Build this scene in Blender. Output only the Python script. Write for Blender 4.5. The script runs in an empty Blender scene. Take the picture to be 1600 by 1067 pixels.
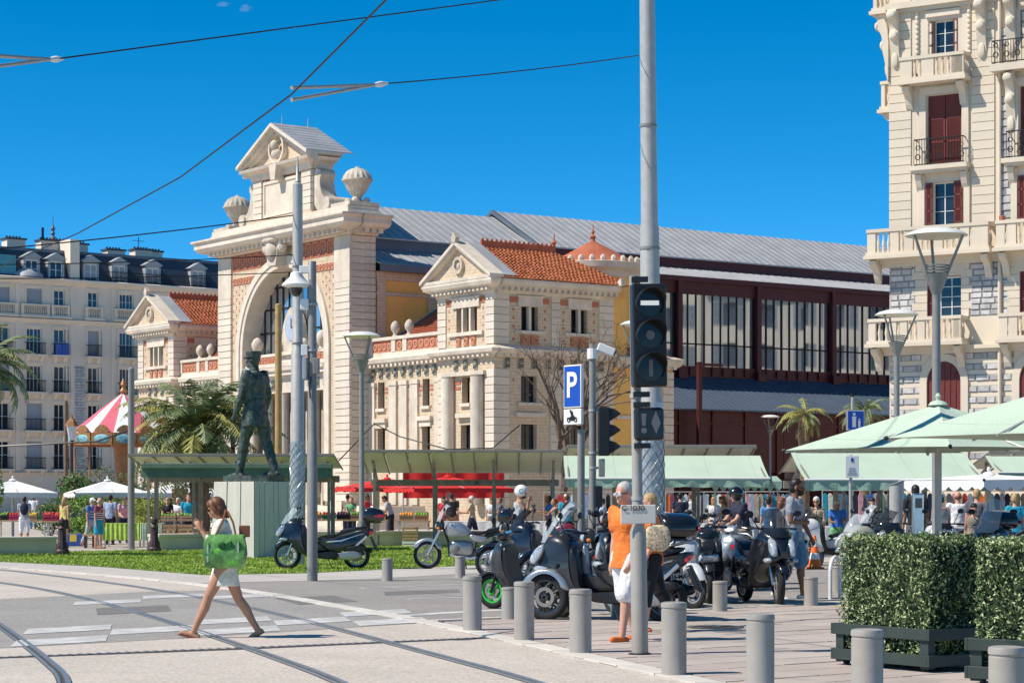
import bpy, bmesh, math, random
import numpy as np
from mathutils import Vector as V, Matrix as M
R = math.radians
rnd = random.Random(7)
SC = bpy.context.scene
COL = SC.collection
# ------------------------------------------------------------------ camera, sky, sun, exposure
FPX, CAMH, HOR = 3400.0, 1.55, 778.0
cd = bpy.data.cameras.new('camera'); cam = bpy.data.objects.new('camera', cd); COL.objects.link(cam)
cd.sensor_width = 36; cd.lens = 36 * FPX / 1600; cd.shift_y = (HOR - 533.5) / 1600
cd.clip_start = .5; cd.clip_end = 12000
cam.location = (0, 0, CAMH); cam.rotation_euler = (R(90), 0, 0)
SC.camera = cam
SUN_EL = R(50); SUN_AZ = math.atan2(-.3, -1)           # direction towards the sun: left, a little behind the camera
world = bpy.data.worlds.new('World'); SC.world = world; world.use_nodes = True
wn = world.node_tree; bg = wn.nodes['Background']
sky = wn.nodes.new('ShaderNodeTexSky'); sky.sky_type = 'NISHITA'; sky.sun_disc = False
sky.sun_elevation = SUN_EL; sky.sun_rotation = math.pi / 2 - SUN_AZ
sky.altitude = 2500; sky.air_density = .6; sky.dust_density = 0; sky.ozone_density = 4
hs = wn.nodes.new('ShaderNodeHueSaturation'); hs.inputs['Saturation'].default_value = 1.35; hs.inputs['Hue'].default_value = .487
hs.inputs['Value'].default_value = 1.0
wn.links.new(sky.outputs[0], hs.inputs['Color']); wn.links.new(hs.outputs[0], bg.inputs[0])
bg.inputs[1].default_value = .1
sl = bpy.data.lights.new('sun', 'SUN'); so = bpy.data.objects.new('sun', sl); COL.objects.link(so)
sl.energy = 3.2; sl.angle = R(.53); sl.color = (1, .93, .83)
sd = V((math.cos(SUN_AZ) * math.cos(SUN_EL), math.sin(SUN_AZ) * math.cos(SUN_EL), math.sin(SUN_EL)))
so.rotation_euler = sd.to_track_quat('Z', 'Y').to_euler(); so.location = (-40, 10, 60)
vs = SC.view_settings; vs.view_transform = 'Standard'; vs.look = 'None'; vs.exposure = .85; vs.gamma = 1
SC.cycles.max_bounces = 6; SC.cycles.transparent_max_bounces = 12
SC.cycles.use_denoising = True

# ------------------------------------------------------------------ helpers
def G(px, py, z=0.0):
    """ground point seen at photograph pixel"""
    Y = (CAMH - z) * FPX / (py - HOR)
    return V(((px - 800) * Y / FPX, Y, z))
def P(px, py, Y):
    return V(((px - 800) * Y / FPX, Y, CAMH - (py - HOR) * Y / FPX))
def tag(o, label=None, cat=None, group=None, kind=None):
    if label: o['label'] = label
    if cat: o['category'] = cat
    if group: o['group'] = group
    if kind: o['kind'] = kind
    return o
def thing(name, label, cat, loc=(0, 0, 0), rz=0, group=None):
    o = bpy.data.objects.new(name, None); COL.objects.link(o); o.empty_display_size = .2
    o.location = loc; o.rotation_euler = (0, 0, rz)
    return tag(o, label, cat, group)
def place(name, mesh, parent=None, mtx=None):
    o = bpy.data.objects.new(name, mesh); COL.objects.link(o)
    if parent is not None: o.parent = parent
    if mtx is not None: o.matrix_local = mtx
    return o
def copy_tree(o, parent=None):
    c = o.copy(); COL.objects.link(c); c.parent = parent
    for ch in list(o.children): copy_tree(ch, c)
    return c
T_ = lambda *a: M.Translation(V(a))
RZ = lambda a: M.Rotation(a, 4, 'Z')
RX = lambda a: M.Rotation(a, 4, 'X')
RY = lambda a: M.Rotation(a, 4, 'Y')
def lerp(a, b, t): return a + (b - a) * t
def smoothpoly(pts, n=1, closed=True):
    for _ in range(n):
        q = []; L = len(pts)
        for i in range(L if closed else L - 1):
            a, b = V(pts[i]), V(pts[(i + 1) % L])
            q += [a * .75 + b * .25, a * .25 + b * .75]
        pts = q if closed else [V(pts[0])] + q + [V(pts[-1])]
    return [tuple(p) for p in pts]
class MB:
    def __init__(s, T=None): s.v = []; s.f = []; s.m = []; s.T = T
    def add(s, vs, fs, mi=0):
        b = len(s.v)
        if s.T is not None: vs = [tuple(s.T @ V(v)) for v in vs]
        s.v += [tuple(v) for v in vs]; s.f += [tuple(b + i for i in f) for f in fs]; s.m += [mi] * len(fs); return s
    def box(s, x0, x1, y0, y1, z0, z1, mi=0):
        return s.add([(x0, y0, z0), (x1, y0, z0), (x1, y1, z0), (x0, y1, z0), (x0, y0, z1), (x1, y0, z1), (x1, y1, z1), (x0, y1, z1)],
                     [(0, 3, 2, 1), (4, 5, 6, 7), (0, 1, 5, 4), (1, 2, 6, 5), (2, 3, 7, 6), (3, 0, 4, 7)], mi)
    def rings(s, rs, mi=0, cap=True, loop=False):
        n = len(rs[0]); vs = [v for r in rs for v in r]; fs = []
        for i in range(len(rs) if loop else len(rs) - 1):
            a = i * n; b = ((i + 1) % len(rs)) * n
            for k in range(n): fs.append((a + k, a + (k + 1) % n, b + (k + 1) % n, b + k))
        if cap and not loop:
            fs.append(tuple(range(n - 1, -1, -1))); e = (len(rs) - 1) * n; fs.append(tuple(range(e, e + n)))
        return s.add(vs, fs, mi)
    def tube(s, pts, r, n=8, mi=0, cap=True):
        pts = [V(p) for p in pts]; rr = r if isinstance(r, (list, tuple)) else [r] * len(pts)
        t0 = (pts[1] - pts[0]).normalized(); up = V((0, 0, 1)) if abs(t0.z) < .95 else V((1, 0, 0))
        nrm = t0.cross(up).normalized(); rs = []
        for i, p in enumerate(pts):
            t = (pts[min(i + 1, len(pts) - 1)] - pts[max(i - 1, 0)]).normalized()
            nrm = (nrm - t * nrm.dot(t)).normalized(); bi = t.cross(nrm)
            rs.append([tuple(p + (nrm * math.cos(2 * math.pi * k / n) + bi * math.sin(2 * math.pi * k / n)) * rr[i]) for k in range(n)])
        return s.rings(rs, mi, cap)
    def cyl(s, p0, p1, r0, r1=None, n=12, mi=0): return s.tube([p0, p1], [r0, r0 if r1 is None else r1], n, mi)
    def lathe(s, prof, n=16, c=(0, 0, 0), mi=0, ax='z'):
        rs = []
        for r, z in prof:
            ring = []
            for k in range(n):
                a = 2 * math.pi * k / n; x, y = r * math.cos(a), r * math.sin(a)
                ring.append((c[0] + x, c[1] + y, c[2] + z) if ax == 'z' else (c[0] + x, c[1] + z, c[2] + y) if ax == 'y' else (c[0] + z, c[1] + x, c[2] + y))
            rs.append(ring)
        if len(prof) >= 4 and abs(prof[0][0] - prof[-1][0]) < 1e-6 and prof[0][0] > 1e-4: return s.rings(rs, mi, False, True)
        return s.rings(rs, mi)
    def ball(s, c, r, nu=12, nv=8, mi=0, axis=None):
        if not isinstance(r, (list, tuple)): r = (r, r, r)
        rs = []
        for j in range(nv + 1):
            th = math.pi * (j + .02) / (nv + .04); ring = []
            for k in range(nu):
                a = 2 * math.pi * k / nu
                ring.append((c[0] + r[0] * math.sin(th) * math.cos(a), c[1] + r[1] * math.sin(th) * math.sin(a), c[2] - r[2] * math.cos(th)))
            rs.append(ring)
        return s.rings(rs, mi)
    def prism(s, poly, a, b, plane='xz', mi=0):
        n = len(poly)
        if plane == 'xz': f = lambda p, t: (p[0], t, p[1])
        elif plane == 'xy': f = lambda p, t: (p[0], p[1], t)
        else: f = lambda p, t: (t, p[0], p[1])
        return s.rings([[f(p, a) for p in poly], [f(p, b) for p in poly]], mi)
    def pillow(s, prof, wl, st=((-1, .72), (-.9, .88), (-.62, .97), (0, 1), (.62, .97), (.9, .88), (1, .72)), mi=0, y0=0, sm=1):
        """side profile (x,z) blown up sideways; wl = half width, or list of (x, half width)"""
        prof = smoothpoly(prof, sm) if sm else prof
        cx = sum(p[0] for p in prof) / len(prof); cz = sum(p[1] for p in prof) / len(prof)
        if not isinstance(wl, (list, tuple)): wl = [(-9, wl), (9, wl)]
        xs = [w[0] for w in wl]; ws = [w[1] for w in wl]
        rs = [[(cx + (x - cx) * k, y0 + t * float(np.interp(x, xs, ws)), cz + (z - cz) * k) for x, z in prof] for t, k in st]
        return s.rings(rs, mi)
    def quad(s, a, b, c, d, mi=0): return s.add([a, b, c, d], [(0, 1, 2, 3)], mi)
    def wall(s, x0, x1, z0, z1, holes=(), depth=.25, y=0, mi=0, mr=None):
        xs = sorted({x0, x1, *[min(max(h[i], x0), x1) for h in holes for i in (0, 1)]}); zs = sorted({z0, z1, *[min(max(h[i], z0), z1) for h in holes for i in (2, 3)]})
        for i in range(len(xs) - 1):
            for j in range(len(zs) - 1):
                cx, cz = (xs[i] + xs[i + 1]) / 2, (zs[j] + zs[j + 1]) / 2
                if any(h[0] < cx < h[1] and h[2] < cz < h[3] for h in holes): continue
                s.add([(xs[i], y, zs[j]), (xs[i + 1], y, zs[j]), (xs[i + 1], y, zs[j + 1]), (xs[i], y, zs[j + 1])], [(0, 1, 2, 3)], mi)
        for h in holes:
            a, b, c, d = h[:4]; e = y + depth; k = mi if mr is None else mr
            s.add([(a, y, c), (a, e, c), (a, e, d), (a, y, d)], [(0, 3, 2, 1)], k); s.add([(b, y, c), (b, e, c), (b, e, d), (b, y, d)], [(0, 1, 2, 3)], k)
            s.add([(a, y, d), (a, e, d), (b, e, d), (b, y, d)], [(0, 3, 2, 1)], k); s.add([(a, y, c), (a, e, c), (b, e, c), (b, y, c)], [(0, 1, 2, 3)], k)
        return s
    def mesh(s, name, mats, smooth=None, recalc=True):
        me = bpy.data.meshes.new(name); me.from_pydata(s.v, [], s.f)
        for m in (mats if isinstance(mats, (list, tuple)) else [mats]): me.materials.append(m)
        me.polygons.foreach_set('material_index', s.m)
        if recalc:
            bm = bmesh.new(); bm.from_mesh(me); bmesh.ops.recalc_face_normals(bm, faces=bm.faces); bm.to_mesh(me); bm.free()
        if smooth:
            me.polygons.foreach_set('use_smooth', [True] * len(me.polygons)); me.set_sharp_from_angle(angle=R(smooth))
        me.update(); return me
    def build(s, name, mats, parent=None, smooth=None, mtx=None, recalc=True, bevel=0):
        o = place(name, s.mesh(name, mats, smooth, recalc), parent, mtx)
        if bevel:
            b = o.modifiers.new('bevel', 'BEVEL'); b.width = bevel; b.segments = 2; b.limit_method = 'ANGLE'; b.angle_limit = R(40)
        return o
# ------------------------------------------------------------------ materials
MATS = {}
def mk(name, col, rough=.65, metal=0, var=.12, scale=4, bump=0, bscale=30, stain=0, stcol=None, spec=.4, coat=0, coord='Object', hue=None, stretch=None, rvar=0, trans=0, alpha=1, orand=0):
    m = bpy.data.materials.new(name); m.use_nodes = True; nt = m.node_tree; N = nt.nodes; L = nt.links
    b = N['Principled BSDF']; b.inputs['Roughness'].default_value = rough; b.inputs['Metallic'].default_value = metal
    b.inputs['Specular IOR Level'].default_value = spec; b.inputs['Coat Weight'].default_value = coat
    b.inputs['Transmission Weight'].default_value = trans; b.inputs['Alpha'].default_value = alpha
    tc = N.new('ShaderNodeTexCoord'); src = tc.outputs[coord]
    if stretch:
        mp = N.new('ShaderNodeMapping'); mp.inputs['Scale'].default_value = stretch; L.new(src, mp.inputs[0]); src2 = mp.outputs[0]
    else: src2 = src
    c0 = [max(0, c * (1 - var)) for c in col]; c1 = [min(1, c * (1 + var)) for c in (hue or col)]
    nz = N.new('ShaderNodeTexNoise'); nz.inputs['Scale'].default_value = scale; nz.inputs['Detail'].default_value = 6; nz.inputs['Roughness'].default_value = .65
    L.new(src2, nz.inputs[0])
    rp = N.new('ShaderNodeValToRGB'); rp.color_ramp.elements[0].position = .32; rp.color_ramp.elements[1].position = .68
    rp.color_ramp.elements[0].color = (*c0, 1); rp.color_ramp.elements[1].color = (*c1, 1); L.new(nz.outputs['Fac'], rp.inputs[0])
    out = rp.outputs[0]
    if stain:
        n2 = N.new('ShaderNodeTexNoise'); n2.inputs['Scale'].default_value = scale * .23; n2.inputs['Detail'].default_value = 8; n2.inputs['Roughness'].default_value = .7
        mp2 = N.new('ShaderNodeMapping'); mp2.inputs['Scale'].default_value = (1, 1, .45); L.new(src, mp2.inputs[0]); L.new(mp2.outputs[0], n2.inputs[0])
        r2 = N.new('ShaderNodeValToRGB'); r2.color_ramp.elements[0].position = .5; r2.color_ramp.elements[1].position = .72; L.new(n2.outputs['Fac'], r2.inputs[0])
        ml = N.new('ShaderNodeMath'); ml.operation = 'MULTIPLY'; ml.inputs[1].default_value = stain; L.new(r2.outputs[0], ml.inputs[0])
        mx = N.new('ShaderNodeMix'); mx.data_type = 'RGBA'; L.new(ml.outputs[0], mx.inputs['Factor']); L.new(out, mx.inputs['A'])
        mx.inputs['B'].default_value = (*(stcol or [c * .4 for c in col]), 1); out = mx.outputs['Result']
    if orand:
        oi = N.new('ShaderNodeObjectInfo'); mo = N.new('ShaderNodeMapRange'); mo.inputs['To Min'].default_value = 1 - orand; mo.inputs['To Max'].default_value = 1 + orand; L.new(oi.outputs['Random'], mo.inputs['Value'])
        mq = N.new('ShaderNodeMix'); mq.data_type = 'RGBA'; mq.blend_type = 'MULTIPLY'; mq.inputs['Factor'].default_value = 1; L.new(out, mq.inputs['A']); L.new(mo.outputs[0], mq.inputs['B']); out = mq.outputs['Result']
    L.new(out, b.inputs['Base Color'])
    if bump:
        n3 = N.new('ShaderNodeTexNoise'); n3.inputs['Scale'].default_value = bscale; n3.inputs['Detail'].default_value = 4; L.new(src2, n3.inputs[0])
        bp = N.new('ShaderNodeBump'); bp.inputs['Strength'].default_value = bump; bp.inputs['Distance'].default_value = .02
        L.new(n3.outputs['Fac'], bp.inputs['Height']); L.new(bp.outputs[0], b.inputs['Normal'])
    if rvar:
        mr = N.new('ShaderNodeMapRange'); mr.inputs['To Min'].default_value = max(0, rough - rvar); mr.inputs['To Max'].default_value = min(1, rough + rvar)
        L.new(nz.outputs['Fac'], mr.inputs['Value']); L.new(mr.outputs[0], b.inputs['Roughness'])
    MATS[name] = m; return m
def bands(m, axis=2, period=.3, width=.06, dark=.6):
    """horizontal joints cut into a material as fine relief and dirt (far surfaces only)"""
    nt = m.node_tree; N = nt.nodes; L = nt.links; b = N['Principled BSDF']
    tc = N.new('ShaderNodeTexCoord'); sp = N.new('ShaderNodeSeparateXYZ'); L.new(tc.outputs['Object'], sp.inputs[0])
    d = N.new('ShaderNodeMath'); d.operation = 'DIVIDE'; d.inputs[1].default_value = period; L.new(sp.outputs[axis], d.inputs[0])
    fr = N.new('ShaderNodeMath'); fr.operation = 'FRACT'; L.new(d.outputs[0], fr.inputs[0])
    lt = N.new('ShaderNodeMath'); lt.operation = 'LESS_THAN'; lt.inputs[1].default_value = width; L.new(fr.outputs[0], lt.inputs[0])
    src = b.inputs['Base Color'].links[0].from_socket
    mx = N.new('ShaderNodeMix'); mx.data_type = 'RGBA'; mx.blend_type = 'MULTIPLY'; L.new(src, mx.inputs['A']); mx.inputs['B'].default_value = (dark, dark, dark, 1)
    L.new(lt.outputs[0], mx.inputs['Factor']); L.new(mx.outputs['Result'], b.inputs['Base Color']); return m
stone = mk('cream_stone', (.66, .57, .46), .8, var=.12, scale=1.4, bump=.3, bscale=9, stain=.5, stcol=(.34, .28, .22), orand=.07)
stone2 = mk('aged_stone', (.58, .50, .40), .85, var=.18, scale=2.2, bump=.4, bscale=8, stain=.65, stcol=(.25, .215, .18), orand=.09)
brick_c = mk('cream_brickwork', (.60, .47, .33), .85, var=.16, scale=5, bump=.3, bscale=14, stain=.2); bands(brick_c, 2, .16, .14, .72)
ochre = mk('ochre_render', (.84, .48, .13), .85, var=.1, scale=.8, bump=.1, stain=.25, stcol=(.6, .36, .13))
terra = mk('terracotta', (.45, .15, .08), .75, var=.2, scale=6, bump=.2)
tiles = mk('clay_roof_tile', (.58, .17, .065), .75, var=.28, scale=2.5, bump=.2, hue=(.66, .25, .12), stain=.3, stcol=(.26, .1, .06))
tiles_d = mk('weathered_clay_tile', (.42, .12, .06), .8, var=.2, scale=2, bump=.2, stain=.3, stcol=(.2, .1, .07))
zinc = mk('zinc_sheet', (.40, .40, .40), .5, .2, var=.12, scale=.7, rvar=.1, stain=.25, stcol=(.5, .5, .49))
zinc_d = mk('slate_zinc', (.12, .15, .19), .55, .2, var=.15, scale=.8)
slate = mk('mansard_slate', (.045, .06, .085), .55, 0, var=.25, scale=6, bump=.2)
oxblood = mk('oxblood_steel', (.085, .018, .018), .5, .1, var=.15, scale=2)
bluesheet = mk('blue_sheet_roof', (.085, .115, .16), .5, .1, var=.1, scale=.6)
glass_d = mk('dark_window_glass', (.018, .025, .032), .06, 0, var=.3, scale=1.5, spec=.7)
glass_h = mk('hall_glass', (.44, .48, .50), .03, .75, var=.1, scale=.4, spec=.8)
plaster = mk('cream_plaster', (.68, .58, .45), .85, var=.06, scale=.6, bump=.08, stain=.3, stcol=(.48, .4, .31), orand=.04)
plaster2 = mk('pale_facade_plaster', (.80, .67, .53), .85, var=.06, scale=.5, bump=.06, stain=.25, stcol=(.55, .47, .39))
greystone = mk('grey_rubble_stone', (.50, .48, .46), .85, var=.22, scale=3.5, bump=.5, bscale=10, orand=.22)
mortar = mk('grey_mortar', (.27, .255, .24), .9, var=.1, scale=6)
redwood = mk('oxblood_shutter_paint', (.15, .028, .022), .5, var=.15, scale=5)
greyshut = mk('grey_shutter_paint', (.36, .37, .39), .6, var=.08)
white_p = mk('white_paint', (.76, .74, .70), .5, var=.05, scale=3)
iron = mk('black_wrought_iron', (.018, .018, .02), .5, .3, var=.2)
steel = mk('galvanised_steel', (.44, .42, .385), .45, .2, var=.1, scale=8, rvar=.08)
steel_p = mk('grey_painted_steel', (.25, .24, .22), .45, .1, var=.1, scale=6, rvar=.06, stain=.12)
bollard_m = mk('warm_grey_bollard_paint', (.37, .335, .29), .42, .15, var=.07, scale=7, rvar=.1, stain=.45, stcol=(.29, .265, .23), bump=.1, bscale=50, orand=.05)
black_pl = mk('black_plastic', (.014, .014, .016), .4, 0, var=.25, scale=9)
black_gl = mk('black_gloss_paint', (.010, .011, .014), .22, 0, var=.2, coat=.8)
rubber = mk('tyre_rubber', (.016, .016, .017), .8, 0, var=.25, scale=20)
chrome = mk('bright_metal', (.62, .62, .63), .22, .95, var=.1, scale=9)
alu = mk('cast_aluminium', (.36, .36, .36), .42, .8, var=.15, scale=12)
seat_m = mk('black_vinyl_seat', (.022, .024, .03), .5, 0, var=.2, scale=30, bump=.1)
lens = mk('clear_lamp_lens', (.5, .54, .58), .08, .25, var=.3, scale=20, spec=.8)
red_l = mk('red_tail_lens', (.42, .02, .025), .15, 0, var=.15, coat=.6)
orange_l = mk('orange_lens', (.75, .22, .03), .2, 0, var=.1)
bronze = mk('verdigris_bronze', (.028, .038, .032), .5, .3, var=.4, scale=7, bump=.6, bscale=14, hue=(.08, .10, .085), stain=.4, stcol=(.15, .19, .165))
concrete = mk('board_marked_concrete', (.58, .54, .48), .85, var=.1, scale=2, bump=.2, stain=.35, stcol=(.43, .40, .35), stretch=(6, 6, .6))
bench_c = mk('pale_concrete', (.68, .575, .46), .85, var=.07, scale=1.6, bump=.15, stain=.2)
skin_a = mk('tanned_skin', (.47, .245, .15), .5, var=.1, scale=9, spec=.35)
skin_b = mk('fair_skin', (.58, .31, .215), .5, var=.1, scale=9, spec=.35)
skin_c = mk('brown_skin', (.26, .125, .07), .5, var=.1, scale=9, spec=.35)
def cloth(name, c, **k): return mk(name, c, .85, var=k.pop('var', .2), scale=k.pop('scale', 9), bump=.5, bscale=22, **k)
awn_g = cloth('pale_green_canvas', (.45, .55, .43), scale=1.2, var=.06)
awn_d = cloth('green_canvas_valance', (.27, .40, .31), scale=2, var=.08)
bands(awn_g, 0, 1.25, .018, .82); bands(awn_d, 0, 1.25, .02, .8)
canvas_w = cloth('white_canvas', (.74, .73, .70), scale=1.5, var=.06)
canvas_r = cloth('red_canvas', (.62, .025, .02), scale=1.5, var=.1)
wood = mk('crate_wood', (.42, .27, .14), .8, var=.25, scale=6, stretch=(1, 1, 8))
# transparent-ish perspex
def perspex(name, col=(.75, .82, .85), a=.35, rough=.06):
    m = mk(name, col, rough, 0, var=.03, spec=.6, alpha=a); return m
screen = perspex('clear_windscreen'); screen_d = perspex('smoked_windscreen', (.02, .022, .025), .8)
roofglass = perspex('translucent_roof_panel', (.62, .6, .5), .85, .5)
stall_m = mk('warm_grey_stall_steel', (.24, .21, .18), .5, .1, var=.12, scale=5)
# ------------------------------------------------------------------ ground, road, tram bed, pavement, lawn
def sheet(name, pts, z, mat, kind='structure', th=0):
    mb = MB()
    q = [(p[0], p[1], z) for p in pts]
    mb.add(q, [tuple(range(len(q)))])
    o = mb.build(name, mat, recalc=False)
    if o.data.polygons[0].normal.z < 0: o.data.flip_normals()
    o['kind'] = kind; return o
def aggregate(name, c, speck, scale=90, stain=.3, stc=None, rough=.85):
    m = mk(name, c, rough, var=.08, scale=.6, bump=.15, bscale=60, stain=stain, stcol=stc)
    nt = m.node_tree; N = nt.nodes; L = nt.links; b = N['Principled BSDF']; src = b.inputs['Base Color'].links[0].from_socket
    tc = N.new('ShaderNodeTexCoord'); vo = N.new('ShaderNodeTexVoronoi'); vo.inputs['Scale'].default_value = scale; L.new(tc.outputs['Object'], vo.inputs['Vector'])
    sp = N.new('ShaderNodeSeparateColor'); L.new(vo.outputs['Color'], sp.inputs[0])
    mr = N.new('ShaderNodeMapRange'); mr.inputs['To Min'].default_value = 1 - speck; mr.inputs['To Max'].default_value = 1 + speck; L.new(sp.outputs[0], mr.inputs['Value'])
    mx = N.new('ShaderNodeMix'); mx.data_type = 'RGBA'; mx.blend_type = 'MULTIPLY'; mx.inputs['Factor'].default_value = 1; L.new(src, mx.inputs['A']); L.new(mr.outputs[0], mx.inputs['B'])
    L.new(mx.outputs['Result'], b.inputs['Base Color']); return m
m_ground = aggregate('plaza_asphalt', (.44, .39, .335), .12, 20, .3)
m_tram = aggregate('buff_exposed_aggregate', (.51, .45, .385), .22, 45, .55, (.39, .335, .275))
m_cross = aggregate('grey_asphalt', (.30, .28, .255), .22, 40, .6, (.37, .35, .32))
m_road = aggregate('warm_grey_asphalt', (.29, .265, .24), .2, 40, .55, (.225, .208, .19))
m_pale = aggregate('pale_pavement', (.47, .435, .39), .12, 18, .3, (.38, .35, .32))
m_kerb = mk('pale_kerb_stone', (.60, .555, .49), .8, var=.1, scale=3, bump=.2, stain=.45, orand=.08)
m_pave = mk('rose_paving_stone', (.43, .365, .32), .8, var=.1, scale=2.2, bump=.25, bscale=25, stain=.45, stcol=(.32, .275, .245), orand=.1)
m_joint = mk('paving_joint_sand', (.20, .17, .145), .95, var=.2, scale=9)
m_rail = mk('polished_rail_steel', (.36, .36, .36), .35, .6, var=.15, scale=6, rvar=.1)
m_groove = mk('rail_groove_rubber', (.06, .058, .057), .8, var=.3, scale=9)
m_grass = mk('lawn_soil', (.20, .30, .04), .95, var=.3, scale=3)
# white marking, worn so that asphalt shows
m_mark = mk('worn_white_marking', (.64, .63, .60), .75, var=.05, scale=3, stain=.85, stcol=(.28, .27, .255))
for n in m_mark.node_tree.nodes:
    if n.type == 'TEX_NOISE': n.inputs['Scale'].default_value *= 3.2
    if n.type == 'VALTORGB' and abs(n.color_ramp.elements[1].position - .72) < .01: n.color_ramp.elements[0].position = .38; n.color_ramp.elements[1].position = .66
W = 4000
sheet('ground', [(-W, -50), (W, -50), (W, W), (-W, W)], 0, m_ground)
KERB = [G(-400, 868), G(-150, 878), G(0, 886), G(200, 902), G(300, 912), G(405, 926), G(524, 947), G(615, 963), G(720, 984), G(860, 1014), G(1020, 1050), V((1.95, 17, 0)), V((3.4, 12, 0)), V((5.2, 6, 0))]
FARE = [G(678, 972), G(860, 964), G(1076, 956), G(1312, 942), V((8, 35.2, 0)), V((16, 42, 0))]
sheet('tram_bed_paving', KERB + [V((-40, 6, 0)), V((-40, 55, 0))], .004, m_tram)
# crossing band of grey asphalt
NEAR = [G(-160, 1024), G(0, 1013), G(294, 997), G(650, 974)]
FARL = [G(377, 921), G(236, 924), G(0, 936), G(-160, 944)]
kr = [p for p in KERB[5:9]]
sheet('crossing_asphalt', NEAR + [G(612, 963.5), G(524, 948), G(405, 927.5)] + FARL, .0065, m_cross)
roadfar = [G(300, 916), G(580, 905), G(720, 897), V((8, 53, 0)), V((30, 72, 0))]
sheet('road_asphalt', [KERB[4], KERB[5], KERB[6], KERB[7], G(660, 971)] + FARE + [V((34, 58, 0))] + roadfar[:0:-1], .008, m_road)
sheet('far_pavement', [KERB[4]] + roadfar[1:] + [V((30, 80, 0)), V((10, 62, 0)), G(800, 880), G(720, 884.5), G(480, 896), G(319, 899), G(153, 885.6), G(0, 878), G(-150, 872), G(-150, 877), G(0, 885), G(200, 901)], .012, m_pale)
def strip(name, pts, w, z0, z1, mat, kind='structure', off=0, parent=None):
    """swept flat bar along a polyline on the ground"""
    mb = MB(); rs = []
    for i, p in enumerate(pts):
        a = pts[max(i - 1, 0)]; b = pts[min(i + 1, len(pts) - 1)]
        t = V((b[0] - a[0], b[1] - a[1], 0)).normalized(); n = V((t.y, -t.x, 0))
        c = V((p[0], p[1], 0)) + n * off; l = c - n * w / 2; r = c + n * w / 2
        rs.append([(l.x, l.y, z0), (r.x, r.y, z0), (r.x, r.y, z1), (l.x, l.y, z1)])
    mb.rings(rs); o = mb.build(name, mat, parent)
    if kind and parent is None: o['kind'] = kind
    return o
def dense(pts, n=2):
    pts = [(p[0], p[1]) for p in pts]; return smoothpoly(pts, n, False)
# flush kerb stones, one by one along the tram bed
kp = [V((x, y, 0)) for x, y in dense(KERB, 2)]
kerb = strip('kerb', kp, .24, 0, .010, m_joint)
L0 = 0; acc = []
for a, b in zip(kp, kp[1:]):
    d = (b - a).length; acc.append((L0, a, b, d)); L0 += d
def along(s):
    for l, a, b, d in acc:
        if l <= s <= l + d: return a + (b - a) * ((s - l) / d), (b - a).normalized()
    return acc[-1][2], (acc[-1][2] - acc[-1][1]).normalized()
s = 0; kmesh = {}
while s < L0 - 1:
    ln = 1.0; c, t = along(s + ln / 2)
    if 14 < c.y < 52:
        if not kmesh:
            kmesh[0] = MB().box(-.49, .49, -.12, .12, 0, .022).mesh('kerb_stone', m_kerb)
        place('kerb_stone', kmesh[0], kerb, T_(c.x, c.y, rnd.uniform(0, .004)) @ RZ(math.atan2(t.y, t.x)))
    s += ln
# checkerboard marking of the crossing
u = (NEAR[3] - NEAR[1]).normalized(); n2 = V((-u.y, u.x, 0))
marks = MB().box(-.05, .05, -.05, .05, .0, .0041).build('crossing_marking', m_mark, mtx=T_(*(NEAR[1] + n2 * .4))); marks['kind'] = 'structure'
marks.location.z = .0
Minv = T_(*(NEAR[1] + n2 * .4)).inverted()
wv = V((-.16, .987, 0))
def checks2(base, rows, n, c, d, start):
    a, b = u * (c - .03), wv * (d - .04)
    me = MB().prism([(0, 0), (a.x, a.y), (a.x + b.x, a.y + b.y), (b.x, b.y)], 0, .0042, 'xy').mesh('marking_square', m_mark)
    for r in range(rows):
        for k in range(n):
            if (k + r) % 2: continue
            p = base + u * (start + k * c) + wv * (r * d + .06); place('marking_square', me, marks, Minv @ T_(p.x, p.y, .0085))
checks2(NEAR[1], 3, 5, 1.25, 1.05, .12)
checks2(NEAR[1] + wv * 8.6, 2, 3, 1.25, 1.05, .5)
# far kerb edge lines and lane line
for nm, pts, w in (('kerb_edge', FARE, .16),):
    strip(nm, [V((x, y, 0)) for x, y in dense(pts, 1)], w, .008, .032, m_kerb)
for i, (a, b) in enumerate(((G(565, 919.5), G(760, 912)), (G(640, 936.5), G(730, 933.5)))):
    strip('lane_line', [a, b], .12, .008, .0125, m_mark)
strip('lane_line', [G(610, 964), G(700, 958), G(790, 953)], .3, .008, .0125, m_mark)
# slot drain across the tram bed
dr = [G(-80, 1033), G(0, 1028), G(380, 1014), G(757, 997)]
drain = strip('slot_drain', dr, .17, .004, .0085, m_groove)
mb = MB(); d0 = dr[1]; d1 = dr[3]; t = (d1 - d0).normalized(); nn = V((-t.y, t.x, 0)); ln = (d1 - d0).length
k = 0
while k * .1 < ln:
    p = d0 + t * (k * .1); q = p + t * .05
    mb.add([tuple(p - nn * .07 + V((0, 0, .0125))), tuple(q - nn * .07 + V((0, 0, .0125))), tuple(q + nn * .07 + V((0, 0, .0125))), tuple(p + nn * .07 + V((0, 0, .0125)))], [(0, 1, 2, 3)]); k += 1
o = mb.build('grating', alu, drain, recalc=False); o['kind'] = 'stuff'
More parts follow.
